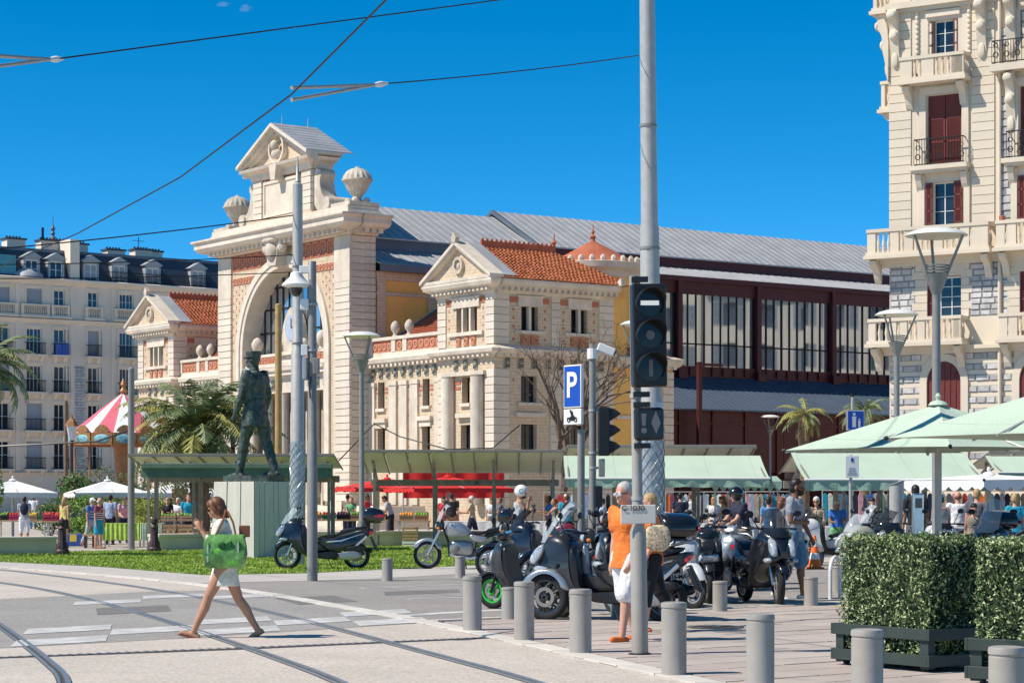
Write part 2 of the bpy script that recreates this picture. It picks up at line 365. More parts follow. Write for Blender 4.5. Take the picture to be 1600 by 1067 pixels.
# grooved rails
def rail(pts):
    pts = [V((x, y, 0)) for x, y in dense(pts, 3)]
    r = strip('tram_rail', pts, .125, .004, .0095, m_groove)
    strip('rail_head', pts, .045, .0095, .020, m_rail, parent=r, off=-.034)
    strip('rail_guard', pts, .025, .0095, .018, m_rail, parent=r, off=.04)
rail([V((-9.2, 36, 0)), V((-7.4, 30, 0)), G(0, 978), G(40, 1007), G(70, 1031), G(110, 1067), V((-3.0, 14, 0))])
rail([V((-16.5, 50, 0)), V((-12.4, 45, 0)), G(0, 910), G(92, 925.5), G(184, 948.5), G(276, 976), G(368, 1006.7), G(420, 1025), G(535, 1067), V((-.4, 14, 0))])
rail([V((-14.6, 51.8, 0)), G(0, 890), G(77, 899), G(180, 912), G(276, 927), G(405, 953), G(510, 979), G(615, 1007), G(720, 1035), G(825, 1063), V((1.25, 14, 0))])
# paving stones of the near pavement
def clip(poly, line_a, line_b):
    out = []; d = line_b - line_a
    sd_ = lambda p: d.x * (p[1] - line_a.y) - d.y * (p[0] - line_a.x)
    for i in range(len(poly)):
        p, q = poly[i], poly[(i + 1) % len(poly)]; a, b = sd_(p), sd_(q)
        if a >= 0: out.append(p)
        if (a >= 0) != (b >= 0):
            t = a / (a - b); out.append((p[0] + (q[0] - p[0]) * t, p[1] + (q[1] - p[1]) * t))
    return out
kin = [p + V((.14, .04, 0)) for p in KERB[8:13]]
fin = [p + V((.06, -.08, 0)) for p in FARE]
PAV = [fin[0] + V((.25, -.1, 0))] + fin[1:5] + [V((14, 38, 0)), V((14, 10, 0))] + kin[::-1]
pv = sheet('pavement', PAV, .012, m_joint)
e = V((.80, .60, 0)); en = V((-.6, .8, 0)); org = V((1, 24, 0)); npav = 0
inside = lambda p: (lambda c: c)(sum(((PAV[i].y > p.y) != (PAV[i - 1].y > p.y)) and (p.x < (PAV[i - 1].x - PAV[i].x) * (p.y - PAV[i].y) / (PAV[i - 1].y - PAV[i].y) + PAV[i].x) for i in range(len(PAV))) % 2 == 1)
for r in range(-16, 22):
    w = .52; x = -14 + rnd.random() * .6
    while x < 16:
        ln = rnd.choice((.7, .9, .9, 1.1)); c = org + e * (x + ln / 2) + en * (r * w)
        poly = [org + e * (x + dx) + en * (r * w + dy) for dx, dy in ((.012, .012), (ln - .012, .012), (ln - .012, w - .012), (.012, w - .012))]
        x += ln
        if not (16.5 < c.y < 34 and abs(c.x / c.y) < .26 and c.x / c.y > -.04): continue
        ins = [inside(p) for p in poly]
        if not any(ins): continue
        pp = [(p.x, p.y) for p in poly]
        if not all(ins):
            for i in range(len(kin) - 1):
                if kin[i + 1].y - .6 < c.y < kin[i].y + .6 and c.x < kin[i].x + 1.5: pp = clip(pp, kin[i], kin[i + 1]) if pp else pp
            if c.y > kin[0].y: pp = clip(pp, kin[0], kin[1]) if pp else pp
            pp = clip(pp, fin[3], fin[2]) if pp and c.x > 2.2 else pp
            pp = clip(pp, fin[2], PAV[0]) if pp and c.x <= 2.2 else pp
        if len(pp) < 3: continue
        h = .026 + rnd.uniform(-.003, .003)
        if npav < 300:
            MB().prism(pp, .012, h, 'xy').build('paving_stone', m_pave, pv); npav += 1
sheet('pavement_verge', [fin[4] + V((.5, 0, 0)), V((16, 42, 0)), V((40, 62, 0)), V((40, 10, 0)), V((14, 10, 0)), V((14, 36, 0))], .010, m_pale)
# lawn
LAWN = [G(-200, 862), G(0, 878), G(153, 885.6), G(319, 899), G(480, 896), G(720, 884.5), G(800, 880), G(800, 851), G(650, 853), G(322, 858), G(92, 863), G(-200, 872)]
LAWN = [V((-17, 56, 0))] + LAWN[1:11] + [V((-17, 61, 0))]
lawn = sheet('lawn', LAWN, .02, m_grass)
m_blade = mk('grass_blade', (.18, .29, .03), .7, var=.3, scale=.9, hue=(.34, .42, .06))
rg = random.Random(3); mb = MB(); xs = [p.x for p in LAWN]; ys = [p.y for p in LAWN]; vv = []; ff = []
def inpoly(x, y, pl):
    c = False; j = len(pl) - 1
    for i in range(len(pl)):
        if (pl[i].y > y) != (pl[j].y > y) and x < (pl[j].x - pl[i].x) * (y - pl[i].y) / (pl[j].y - pl[i].y) + pl[i].x: c = not c
        j = i
    return c
for _ in range(110000):
    x, y = rg.uniform(min(xs), max(xs)), rg.uniform(min(ys), max(ys))
    if not inpoly(x, y, LAWN): continue
    a = rg.random() * 6.28; w = rg.uniform(.008, .018); h = rg.uniform(.02, .055); l = rg.uniform(-.05, .05)
    b = len(vv); vv += [(x - w * math.cos(a), y - w * math.sin(a), .02), (x + w * math.cos(a), y + w * math.sin(a), .02), (x + l, y + l * .5, .02 + h)]; ff.append((b, b + 1, b + 2))
me = bpy.data.meshes.new('grass'); me.from_pydata(vv, [], ff); me.materials.append(m_blade)
tag(place('grass', me), 'bright green mown grass of the lawn strip', 'grass', kind='stuff')

mc = thing('manhole_cover', 'round dark manhole cover in the near pavement', 'manhole cover', G(1118, 983)); mc.location.z = .028
MB().lathe([(.34, 0), (.34, .006), (.30, .008), (.001, .008)], 28).build('cover', mk('cast_iron_cover', (.09, .085, .08), .6, .3, var=.3, scale=12), mc, 30)
for a_ in range(8): MB().box(-.02, .02, .08, .26, .008, .013).build('cover_rib', MATS['cast_iron_cover'], mc, mtx=RZ(a_ * math.pi / 4))
patch_m = aggregate('dark_asphalt_patch', (.17, .162, .15), .25, 40, .4, (.22, .21, .195))
for k_, pts in enumerate(([G(150, 951), G(262, 946), G(268, 955), G(152, 961)], [G(430, 935), G(520, 931), G(560, 940), G(468, 945)], [G(600, 925), G(716, 921), G(720, 926), G(602, 931)])):
    sheet('asphalt_patch', pts, .0105, patch_m)
# ------------------------------------------------------------------ railway station
st = thing('station_building', 'ornate cream stone station with arched front, corner pavilions and long glazed hall', 'station', (-.865, 105, 0), math.atan2(-.815, .58))
I4 = M.Identity(4)
SIDE = lambda x0: T_(x0, 0, 0) @ RZ(R(90))       # plane facing local +x; its own x runs along station y
WCACHE = {}
def win(parent, T, xa, xb, za, zb, y, style='plain', nx=2, nz=3, frame=white_p, glass=glass_d, fw=.05, name='window', pane='pane'):
    w, h = round(xb - xa, 3), round(zb - za, 3); key = (w, h, style, nx, nz, frame.name, glass.name, fw)
    if key not in WCACHE:
        mb = MB(); mb.box(0, fw, 0, .07, 0, h); mb.box(w - fw, w, 0, .07, 0, h); mb.box(fw, w - fw, 0, .07, 0, fw); mb.box(fw, w - fw, 0, .07, h - fw, h)
        for i in range(1, nx):
            k = fw * (.8 if nx == 2 or i == nx / 2 else .45); mb.box(w * i / nx - k / 2, w * i / nx + k / 2, .005, .06, fw, h - fw)
        for j in range(1, nz): k = fw * .4; mb.box(fw, w - fw, .012, .05, h * j / nz - k / 2, h * j / nz + k / 2)
        a = mb.mesh(name, frame); b = MB().box(fw * .5, w - fw * .5, .03, .045, fw * .5, h - fw * .5).mesh(pane, glass); WCACHE[key] = (a, b)
    a, b = WCACHE[key]; o = place(name, a, parent, T @ T_(xa, y, za)); place(pane, b, o); return o
def part(name, mb, mat, parent, smooth=None, bevel=0): return mb.build(name, mat, parent, smooth, bevel=bevel)
def dentils(mb, x0, x1, z0, z1, y0, y1, step, w, mi=0):
    n = int((x1 - x0) / step)
    for i in range(n + 1):
        x = x0 + (x1 - x0 - w) * i / max(n, 1); mb.box(x, x + w, y0, y1, z0, z1, mi)
def moulding(mb, x0, x1, prof, mi=0, el=1, er=1):
    """cornice along x; prof list of (projection forward, z), mitred overhang at the ends"""
    rs = []
    for pr, z in prof: rs.append([(x0 - el * pr, -pr, z), (x1 + er * pr, -pr, z), (x1 + er * pr, .1, z), (x0 - el * pr, .1, z)])
    for a, b in zip(rs, rs[1:]): mb.add(a + b, [(0, 1, 5, 4), (1, 2, 6, 5), (3, 0, 4, 7)], mi)
    mb.add(rs[0], [(3, 2, 1, 0)], mi); mb.add(rs[-1], [(0, 1, 2, 3)], mi)
diamond = MB().add([(0, -.012, -.085), (.068, -.012, 0), (0, -.012, .085), (-.068, -.012, 0), (0, .0, -.085), (.068, .0, 0), (0, .0, .085), (-.068, .0, 0)], [(0, 1, 2, 3), (0, 4, 5, 1), (1, 5, 6, 2), (2, 6, 7, 3), (3, 7, 4, 0)]).mesh('terracotta_diamond', terra)
tilemesh = None
m_tilegreen = mk('glazed_frieze_tile', (.16, .17, .12), .35, var=.4, scale=9, hue=(.36, .34, .24))
def tile_mesh(w=.34, h=.5):
    mb = MB(); mb.box(-w / 2, w / 2, -.03, .02, 0, h, 0); mb.box(-w / 2 + .04, w / 2 - .04, -.045, -.03, .04, h - .04, 1)
    mb.lathe([(.11, -.06), (.14, -.06), (.14, -.045), (.11, -.045)], 12, (0, 0, h / 2), 0, 'y'); mb.box(-.05, .05, -.07, -.045, h / 2 - .05, h / 2 + .05, 2)
    return mb.mesh('frieze_tile', [m_tilegreen, slate, brick_c])
tilemesh = tile_mesh()
def lattice_mesh(w, h, n):
    mb = MB(); mb.box(0, w, -.02, .05, 0, h, 0)
    for i in range(n):
        cx = w * (i + .5) / n; rr = min(w / n, h) * .42
        mb.lathe([(rr * .6, -.055), (rr, -.055), (rr, -.02), (rr * .6, -.02)], 10, (cx, 0, h / 2), 1, 'y')
        mb.box(cx - rr * .2, cx + rr * .2, -.045, -.02, h * .38, h * .62, 1)
    mb.box(0, w, -.05, -.02, 0, h * .08, 1); mb.box(0, w, -.05, -.02, h * .92, h, 1)
    return mb.mesh('lattice_panel', [terra, mk_terra2])
mk_terra2 = mk('pale_terracotta', (.56, .26, .16), .8, var=.15, scale=6)
def blocks(name, T, x0, x1, z0, z1, y, proud, parent, step=.36, rows=None, mat=stone, jitter=True):
    """rusticated pier, one course after another"""
    n = int(round((z1 - z0) / step)); h = (z1 - z0) / n; cache = blocks.cache; key = (round(x1 - x0, 2), round(h, 3), proud, mat.name)
    if key not in cache: cache[key] = MB().box(0, x1 - x0, -proud, .06, .018, h - .018).mesh('stone_course', mat)
    for i in range(n): place('stone_course', cache[key], parent, T @ T_(x0, y + (rnd.uniform(-.008, .008) if jitter else 0), z0 + i * h))
blocks.cache = {}

def slope(T, a, b, c, d, nm, mat, n=18, root=None):
    """tile courses laid up a roof plane a-b (eave) to d-c (ridge)"""
    mb = MB(T); a, b, c, d = map(V, (a, b, c, d)); nrm = (b - a).cross(d - a).normalized()
    if nrm.z < 0: nrm = -nrm
    for j in range(n):
        t0, t1 = j / n, (j + 1) / n; p0 = a.lerp(d, t0); p1 = b.lerp(c, t0); q0 = a.lerp(d, t1); q1 = b.lerp(c, t1)
        m = max(2, int((p1 - p0).length / .24)); up = nrm * .07
        row = []
        for k in range(m * 2 + 1):
            f = k / (m * 2); h = .035 if k % 2 else 0
            row.append((tuple(p0.lerp(p1, f) + up + nrm * h), tuple(q0.lerp(q1, f) + nrm * h)))
        vs = [v for r in row for v in r]; fs = [(2 * k, 2 * k + 2, 2 * k + 3, 2 * k + 1) for k in range(m * 2)]; mb.add(vs, fs)
        mb.add([tuple(p0), tuple(p1), tuple(p1 + up), tuple(p0 + up)], [(0, 1, 2, 3)])
    o = part(nm, mb, mat, root); o['kind'] = 'stuff'; return o

def pavilion(T, W, D, root, right_side=True, left_side=False):
    """W front width, D side depth; T puts its front right corner at the origin"""
    q = M.Identity(4)
    fr = T @ T_(-W, 0, 0)
    # ---- front wall
    holes_f = [(W * .33, W * .70, 9.7, 10.9), (W * .41, W * .59, 3.2, 5.15), (W * .43, W * .57, 6.22, 7.5)]
    mb = MB(fr); mb.wall(0, W, 0, 11.6, holes_f, .5, mi=0)
    part('wall', mb, [brick_c], root)
    mb = MB(fr)
    for a, b in ((0, W * .13), (W * .87, W)): pass
    # quoins: one box per course
    blocks('q', fr, 0, W * .15, 9.0, 11.5, 0, .06, root, .36); blocks('q', fr, W * .86, W + .06, 9.0, 11.5, 0, .06, root, .36)
    blocks('q', fr, 0, W * .13, 1.2, 7.8, 0, .07, root, .38); blocks('q', fr, W * .86, W + .07, 1.2, 7.8, 0, .07, root, .38)
    # frames round the upper window group
    mb = MB(fr); mb.box(W * .27, W * .76, -.10, .0, 10.9, 11.35); mb.box(W * .2, W * .82, -.13, 0, 9.52, 9.7)
    for k in (.435, .57): mb.box(W * k, W * k + .14, -.05, .18, 9.7, 10.9)
    mb.box(W * .25, W * .78, -.16, 0, 11.35, 11.42); part('window_surround', mb, stone, root)
    for a, b in ((.345, .43), (.475, .565), (.61, .69)):
        win(root, fr, W * a, W * b, 9.7, 10.9, .3, nx=1, nz=1, frame=stone2, fw=.03)
    for k in (.36, .5, .63): place('lattice_panel', lattice_mesh(.42, .46, 1), root, fr @ T_(W * k - .14, -.02, 9.03))
    for k, z in ((.2, 10.8), (.2, 10.35), (.2, 9.95), (.2, 9.25), (.81, 10.8), (.81, 10.35), (.81, 9.95), (.81, 9.25)): place('terracotta_diamond', diamond, root, fr @ T_(W * k, 0, z))
    for k in (.155, .765): place('terracotta_band', MB().box(0, W * .09, -.03, .02, 0, .3).mesh('terracotta_band', terra), root, fr @ T_(W * k, 0, 11.05))
    # lower storeys: columns, ledge, window
    mb = MB(fr)
    for cx in (W * .235, W * .765): mb.lathe([(.34, 1.2), (.34, 1.6), (.27, 1.7), (.25, 4.5), (.23, 7.15), (.30, 7.25), (.34, 7.45), (.34, 7.55)], 14, (cx, -.2, 0))
    part('column', mb, stone, root, 40)
    mb = MB(fr); mb.box(W * .37, W * .66, -.22, 0, 5.5, 5.72); mb.box(W * .42, W * .60, -.14, 0, 6.05, 6.2); mb.box(W * .12, W * .88, -.25, 0, 7.55, 7.75); part('ledge', mb, stone, root)
    win(root, fr, W * .43, W * .57, 6.22, 7.5, .35, nx=2, nz=3, frame=iron); win(root, fr, W * .41, W * .59, 3.2, 5.15, .35, nx=2, nz=3, frame=iron)
    for z in (6.9, 7.15): place('terracotta_band', MB().box(0, W * .11, -.03, .02, 0, .14).mesh('terracotta_band', terra), root, fr @ T_(W * .30, 0, z)); place('terracotta_band', MB().box(0, W * .11, -.03, .02, 0, .14).mesh('terracotta_band', terra), root, fr @ T_(W * .60, 0, z))
    for k in (.33, .5, .68): place('frieze_tile', tilemesh, root, fr @ T_(W * k, -.03, 7.85))
    # ---- right-hand side wall
    holes_s = [(1.62, 2.63, 9.7, 10.88), (4.65, 5.66, 9.7, 10.88), (1.6, 2.55, 6.22, 7.5), (4.6, 5.55, 6.22, 7.5), (1.6, 2.55, 3.0, 5.15), (4.6, 5.55, 3.0, 5.15)]
    sf = T @ SIDE(0)
    mb = MB(sf); mb.wall(0, D, 0, 11.6, holes_s, .45); part('wall', mb, [brick_c], root)
    for a, b in ((.0, .86), (3.42, 3.95), (6.38, D)): blocks('q', sf, a, b, 9.0, 11.5, 0, .05, root, .36)
    for a, b in ((.0, .86), (3.35, 4.0), (6.3, D)): blocks('q', sf, a, b, 1.2, 7.8, 0, .05, root, .38)
    mb = MB(sf)
    for x in (1.62, 4.65):
        mb.box(x - .22, x + 1.23, -.10, 0, 10.88, 11.33); mb.box(x - .3, x + 1.3, -.14, 0, 11.33, 11.4); mb.box(x + .43, x + .58, -.03, .2, 9.7, 10.88); mb.box(x - .4, x + 1.4, -.1, 0, 9.55, 9.7)
        mb.box(x - .25, x + 1.2, -.12, 0, 6.05, 6.2); mb.box(x - .4, x + 1.3, -.2, 0, 5.5, 5.7)
    part('window_surround', mb, stone, root)
    for x in (1.62, 4.65):
        for dx in (0, .58): win(root, sf, x + dx, x + dx + .43, 9.7, 10.88, .3, nx=1, nz=1, frame=iron, fw=.03)
        win(root, sf, x, x + .93, 6.22, 7.5, .3, nx=2, nz=3, frame=iron); win(root, sf, x, x + .93, 3.0, 5.15, .3, nx=2, nz=4, frame=iron)
        for dx in (.0, .58): place('lattice_panel', lattice_mesh(.5, .46, 1), root, sf @ T_(x + dx - .05, -.02, 9.03))
        for dx, z in ((-.5, 10.7), (-.5, 10.3), (-.5, 9.9), (1.5, 10.7), (1.5, 10.3), (1.5, 9.9), (-.5, 9.3), (1.5, 9.3), (-.5, 7.3), (1.5, 7.3)): place('terracotta_diamond', diamond, root, sf @ T_(x + dx * .95, 0, z))
        for dx in (-.68, 1.25): place('terracotta_band', MB().box(0, .42, -.03, .02, 0, .26).mesh('terracotta_band', terra), root, sf @ T_(x + dx, 0, 11.06))
    for i in range(8): place('frieze_tile', tilemesh, root, sf @ T_(.75 + i * .82, -.03, 7.85))
    # ---- left and rear walls (plain)
    mb = MB(T); mb.quad((-W, 0, 0), (-W, D, 0), (-W, D, 11.6), (-W, 0, 11.6)); mb.quad((-W, D, 0), (0, D, 0), (0, D, 11.6), (-W, D, 11.6)); part('wall', mb, [plaster], root)
    # ---- storey cornice, main cornice with dentils
    for F, Wd in ((fr, W), (sf, D)):
        mb = MB(F); moulding(mb, 0, Wd, [(.08, 8.4), (.12, 8.5), (.38, 8.62), (.42, 8.78), (.1, 8.95)], el=1 if F is fr else 0, er=1 if F is fr else 0)
        dentils(mb, .05, Wd - .05, 8.42, 8.6, -.3, 0, .42, .2)
        moulding(mb, 0, Wd, [(.06, 11.45), (.1, 11.55), (.16, 11.68), (.55, 11.85), (.62, 12.02), (.62, 12.12), (.05, 12.16)], el=1 if F is fr else 0, er=1 if F is fr else 0)
        dentils(mb, .0, Wd, 11.6, 11.84, -.42, 0, .36, .18)
        part('cornice', mb, stone, root)
    mb = MB(T); mb.box(-W - .3, .3, -.3, D + .3, 11.9, 12.1); part('ceiling', mb, stone2, root)
    # ---- pediment and hipped tile roof
    e = .62; zb = 12.16; za = 13.95; cx = -W / 2
    mb = MB(T); mb.prism([(-W - e, zb), (cx, za), (e, zb)], -.35, .1, 'xz', 0)
    part('pediment', mb, brick_c, root)
    mb = MB(T)
    for s, x1 in ((-1, -W - e), (1, e)):
        dx, dz = x1 - cx, zb - za; L = math.hypot(dx, dz); nx_, nz_ = -dz / L * (1 if s > 0 else -1), abs(dx) / L
        for o1, o2, y0, y1 in ((.0, .16, -.72, .1), (-.14, 0, -.6, -.3)):
            mb.prism([(cx, za + o1 * 1.1), (x1 + .05 * s, zb + o1), (x1 + .05 * s, zb + o2), (cx, za + o2 * 1.15)], y0, y1, 'xz')
    mb.box(-W - e, e, -.62, 0, zb - .02, zb + .14); part('pediment_moulding', mb, stone, root)
    mb = MB(T); mb.lathe([(.28, -.52), (.42, -.52), (.42, -.3), (.28, -.3)], 16, (cx, 0, 12.95), 0, 'y'); mb.ball((cx, -.4, 12.9), (.16, .12, .2), 8, 6)
    mb.prism([(cx - .12, za + .1), (cx + .12, za + .1), (cx + .2, za + .35), (cx, za + .62), (cx - .2, za + .35)], -.75, -.5, 'xz')
    mb.prism([(e - .05, 12.1), (e + .3, 12.15), (e + .25, 12.5), (e - .02, 12.35)], D - .2, D + .1, 'xz'); part('ornament', mb, stone2, root)
    y0, y1 = .1, D + e; yr = D - 1.9
    slope(T, (e, y0, zb), (e, y1, zb), (cx, yr, za), (cx, y0, za), 'roof_tiles', tiles, root=root)
    slope(T, (-W - e, y0, zb), (-W - e, y1, zb), (cx, yr, za), (cx, y0, za), 'roof_tiles', tiles, root=root)
    slope(T, (-W - e, y1, zb), (e, y1, zb), (cx, yr, za), (cx, yr, za), 'roof_tiles', tiles, root=root)
    mb = MB(T)
    for x1 in (e, -W - e):    # zinc flashing strip behind the pediment
        for i in range(6):
            f0, f1 = i / 6, (i + 1) / 6; dy = .75
            a = V((lerp(x1, cx, f0), .0, lerp(zb, za, f0) + .13)); b = V((lerp(x1, cx, f1), .0, lerp(zb, za, f1) + .13))
            mb.add([tuple(a), tuple(a + V((0, dy + .2, 0))), tuple(b + V((0, dy + .2, 0))), tuple(b)], [(0, 1, 2, 3)])
    part('flashing', mb, zinc, root)
    mb = MB(T); mb.box(cx - .07, cx + .07, .9, yr, za - .05, za + .32)
    for k in range(int((yr - .9) / .28)): mb.ball((cx, 1.0 + k * .28, za + .36), (.06, .08, .1), 6, 4)
    mb.lathe([(.1, 0), (.07, .3), (.14, .4), (.05, .55), (.02, .85)], 8, (cx, yr, za + .1)); part('ridge_crest', mb, tiles_d, root)
pavilion(I4, 4.86, 7.3, st)
pavilion(T_(-34.1, 0, 0), 4.86, 7.3, st)
# ---- linking wings between pavilions and tower
def wing(x0, x1, root, hip_left=True):
    y = .45; F = T_(x0, y, 0); W = x1 - x0
    cols = [(.85, 1.5), (W - 2.15, W - 1.5)]
    holes = [(a, b, 6.24, 7.62) for a, b in cols] + [(a - .05, b + .05, 3.0, 5.2) for a, b in cols]
    mb = MB(F); mb.wall(0, W, 0, 8.7, holes, .5); part('wall', mb, [brick_c], root)
    for k in (0, .29, .43, .57, .88): 
        mb = MB(F); a = W * k; mb.box(a, a + W * .09, -.12, 0, 1.2, 7.4); mb.box(a - .06, a + W * .09 + .06, -.16, 0, 7.4, 7.62); part('pilaster', mb, stone, root)
    for a, b in cols:
        win(root, F, a, b, 6.24, 7.62, .35, nx=2, nz=2, frame=iron); win(root, F, a - .05, b + .05, 3.0, 5.2, .35, nx=2, nz=3, frame=iron)
        mb = MB(F); mb.box(a - .1, b + .1, -.12, 0, 6.08, 6.24); mb.box(a - .3, b + .3, -.2, 0, 5.5, 5.72); mb.box(a - .2, b + .2, -.1, 0, 5.2, 5.5); part('ledge', mb, stone, root)
        for s in (-.34, .04):
            x = (a if s < 0 else b) + s
            for z in (7.0, 7.2): place('terracotta_band', MB().box(0, .3, -.02, .02, 0, .12).mesh('terracotta_band', terra), root, F @ T_(x, 0, z))
        for dz in (.3, .9): place('terracotta_diamond', diamond, root, F @ T_(a - .2, 0, 5.9 + dz)); place('terracotta_diamond', diamond, root, F @ T_(b + .2, 0, 5.9 + dz))
    for z in (2.6, 3.4, 4.2, 5.0, 5.8, 6.6): place('terracotta_diamond', diamond, root, F @ T_(W * .525, 0, z))
    mb = MB(F); moulding(mb, 0, W, [(.08, 8.35), (.12, 8.45), (.36, 8.6), (.4, 8.8), (.05, 8.95)], el=0, er=0); dentils(mb, 0, W, 8.38, 8.58, -.3, 0, .42, .2)
    mb.box(0, W, -.05, .25, 8.9, 9.15); mb.box(0, W, -.12, .32, 9.78, 9.95)
    for k in (.0, .31, .46, .95): mb.box(W * k, W * k + .38, -.08, .28, 9.15, 9.78)
    part('cornice', mb, stone, root)
    n = 10
    for i in range(n): place('frieze_tile', tilemesh, root, F @ T_(W * (i + .6) / n, -.03, 7.82))
    for a, b in ((.06, .31), (.365, .46), (.515, .95)): place('lattice_panel', lattice_mesh(W * (b - a), .6, max(1, int((b - a) * 16))), root, F @ T_(W * a, 0, 9.16))
    for k in (.315, .50):
        mb = MB(F); mb.lathe([(.2, 9.95), (.12, 10.03), (.1, 10.12), (.22, 10.27), (.25, 10.45), (.22, 10.57), (.13, 10.7), (.03, 10.77)], 12, (W * k + .1, .1, 0)); part('urn', mb, stone2, root, 50)
    a = 1.0
    slope(I4, (x0 + .3, y + a, 9.7), (x1, y + a, 9.7), (x1, 4.6, 12.15), (x0 + 1.9, 4.6, 12.15), 'roof_tiles', tiles_d, 22, root)
    mb = MB(); mb.add([(x0 + .25, y + a, 9.68), (x0 + .45, y + a, 9.72), (x0 + 2.0, 4.6, 12.2), (x0 + 1.8, 4.6, 12.2)], [(0, 1, 2, 3)])
    mb.tube([(x0 + .3, y + a, 9.75), (x0 + 1.9, 4.6, 12.22)], .09, 6); mb.box(x0, x1, y + .3, y + a + .1, 9.6, 9.72); part('flashing', mb, zinc_d, root)
    mb = MB(); mb.box(x0 + 1.9, x1, 4.5, 4.65, 12.1, 12.5)
    for k in range(int((x1 - x0 - 2) / .3)): mb.ball((x0 + 2 + k * .3, 4.57, 12.55), (.08, .06, .1), 6, 4)
    part('ridge_crest', mb, tiles_d, root)
    mb = MB(); mb.quad((x0, y + .5, 0), (x0, 4.6, 0), (x0, 4.6, 12), (x0, y + .5, 9.7)); part('wall', mb, [ochre], root)
wing(-12.15, -4.86, st); 
wing(-34.1, -26.8, st)
# ---- arched central front
TX0, TX1, TY = -26.8, -12.15, -.71; CX = -19.4; RI, RO, SPZ = 4.55, 5.15, 9.75
mb = MB()
n = 28; F = T_(0, TY, 0)
arc = [(CX + RO * math.cos(math.pi * i / n), SPZ + RO * math.sin(math.pi * i / n)) for i in range(n + 1)]
# spandrel wall above the arch, fan of quads up to the frieze
for (xa, za), (xb, zb) in zip(arc, arc[1:]): mb.add([(xa, TY, za), (xb, TY, zb), (xb, TY, 15.5), (xa, TY, 15.5)], [(0, 1, 2, 3)])
mb.quad((TX0, TY, 0), (CX - RO, TY, 0), (CX - RO, TY, 15.5), (TX0, TY, 15.5)); mb.quad((CX + RO, TY, 0), (TX1, TY, 0), (TX1, TY, 15.5), (CX + RO, TY, 15.5))
part('wall', mb, [brick_c], st)
mb = MB(); mb.quad((TX1, TY, 0), (TX1, .8, 0), (TX1, .8, 15.6), (TX1, TY, 15.6)); mb.quad((TX0, TY, 0), (TX0, .8, 0), (TX0, .8, 15.6), (TX0, TY, 15.6)); part('wall', mb, [stone2], st)
FT = T_(0, TY, 0)
PW = 1.55
blocks('pier', FT, TX1 - PW, TX1 + .06, 1.4, 13.0, 0, .12, st, .37); blocks('pier', FT, TX0, TX0 + PW, 1.4, 13.0, 0, .12, st, .37)
blocks('pier', SIDE(TX1), TY, .8, 1.4, 15.4, 0, .06, st, .37, mat=stone2)
mb = MB(FT); mb.box(TX1 - PW, TX1 + .05, -.1, .02, 13.0, 15.4); mb.box(TX0, TX0 + PW, -.1, .02, 13.0, 15.4); mb.box(TX0 - .1, TX0 + PW + .2, -.3, 0, 0, 1.4); mb.box(TX1 - PW - .2, TX1 + .1, -.3, 0, 0, 1.4); part('pier', mb, stone, st)
# archivolt: stepped ring with voussoir depth, jambs
def arch_ring(r0, r1, y0, y1, z0):
    mb = MB(); N = 40
    pr = [(CX + math.cos(math.pi * i / N), math.sin(math.pi * i / N)) for i in range(N + 1)]
    rs = []
    def pt(r, i, y): a = math.pi * i / N; return (CX + r * math.cos(a), y, SPZ + r * math.sin(a))
    rs.append([(CX + r0, y0, z0), (CX + r1, y0, z0), (CX + r1, y1, z0), (CX + r0, y1, z0)])
    for i in range(N + 1): rs.append([pt(r0, i, y0), pt(r1, i, y0), pt(r1, i, y1), pt(r0, i, y1)])
    rs.append([(CX - r0, y0, z0), (CX - r1, y0, z0), (CX - r1, y1, z0), (CX - r0, y1, z0)])
    return mb.rings(rs)
part('archivolt', arch_ring(RI + .3, RO + .05, TY - .14, TY + .1, 1.4), stone, st, 30); part('archivolt', arch_ring(RI, RI + .32, TY - .07, .8, 1.4), stone, st, 30)
# spandrel brick diamonds, border bands and greek key frieze
def inarch(x, z, r): return (z < SPZ and abs(x - CX) < r) or math.hypot(x - CX, z - SPZ) < r
for i in range(40):
    for j in range(16):
        x = TX0 + PW + .15 + i * .36; z = 10 + j * .45 + (.22 if i % 2 else 0)
        if TX0 + PW + .1 < x < TX1 - PW - .1 and 5.5 < z < 13.7 and not inarch(x, z, RO + .3): place('terracotta_diamond', diamond, st, FT @ T_(x, 0, z))
kx = [(TX0 + PW + .05, CX - 1.7), (CX + 1.7, TX1 - PW - .05)]
def greek(w, h):
    mb = MB(); mb.box(0, w, -.02, .03, 0, h, 0); n = max(1, round(w / .78)); s = w / n; t = h * .09
    for i in range(n):
        x = i * s; m = s * .08; a, b = x + m, x + s - m
        for q in ((a, a + t, .1, .9), (a, b, .9 - .09, .9), (b - t, b, .32, .9), (a + s * .3, b, .32, .41), (a + s * .3, a + s * .3 + t, .32, .64), (a - m, a + t, .1, .19), (b - t, x + s, .1, .19)): mb.box(q[0], q[1], -.05, -.02, h * q[2], h * q[3], 1)
    return mb.mesh('greek_key_frieze', [terra, mk_terra2])
for a, b in kx:
    place('greek_key_frieze', greek(b - a, .95), st, FT @ T_(a, 0, 14.5))
    place('terracotta_band', lattice_mesh(b - a - 1.1, .35, 8), st, FT @ T_(a if a < CX else a + 1.1, -.005, 13.75))
mb = MB(FT)
moulding(mb, TX0, TX1, [(.12, 15.42), (.2, 15.5), (.25, 15.62), (.95, 15.78), (1.1, 15.95), (1.1, 16.2), (1.25, 16.32), (1.25, 16.42), (.2, 16.5)], er=1)
dentils(mb, TX0, TX1, 15.5, 15.75, -.75, 0, .52, .26); part('cornice', mb, stone, st)
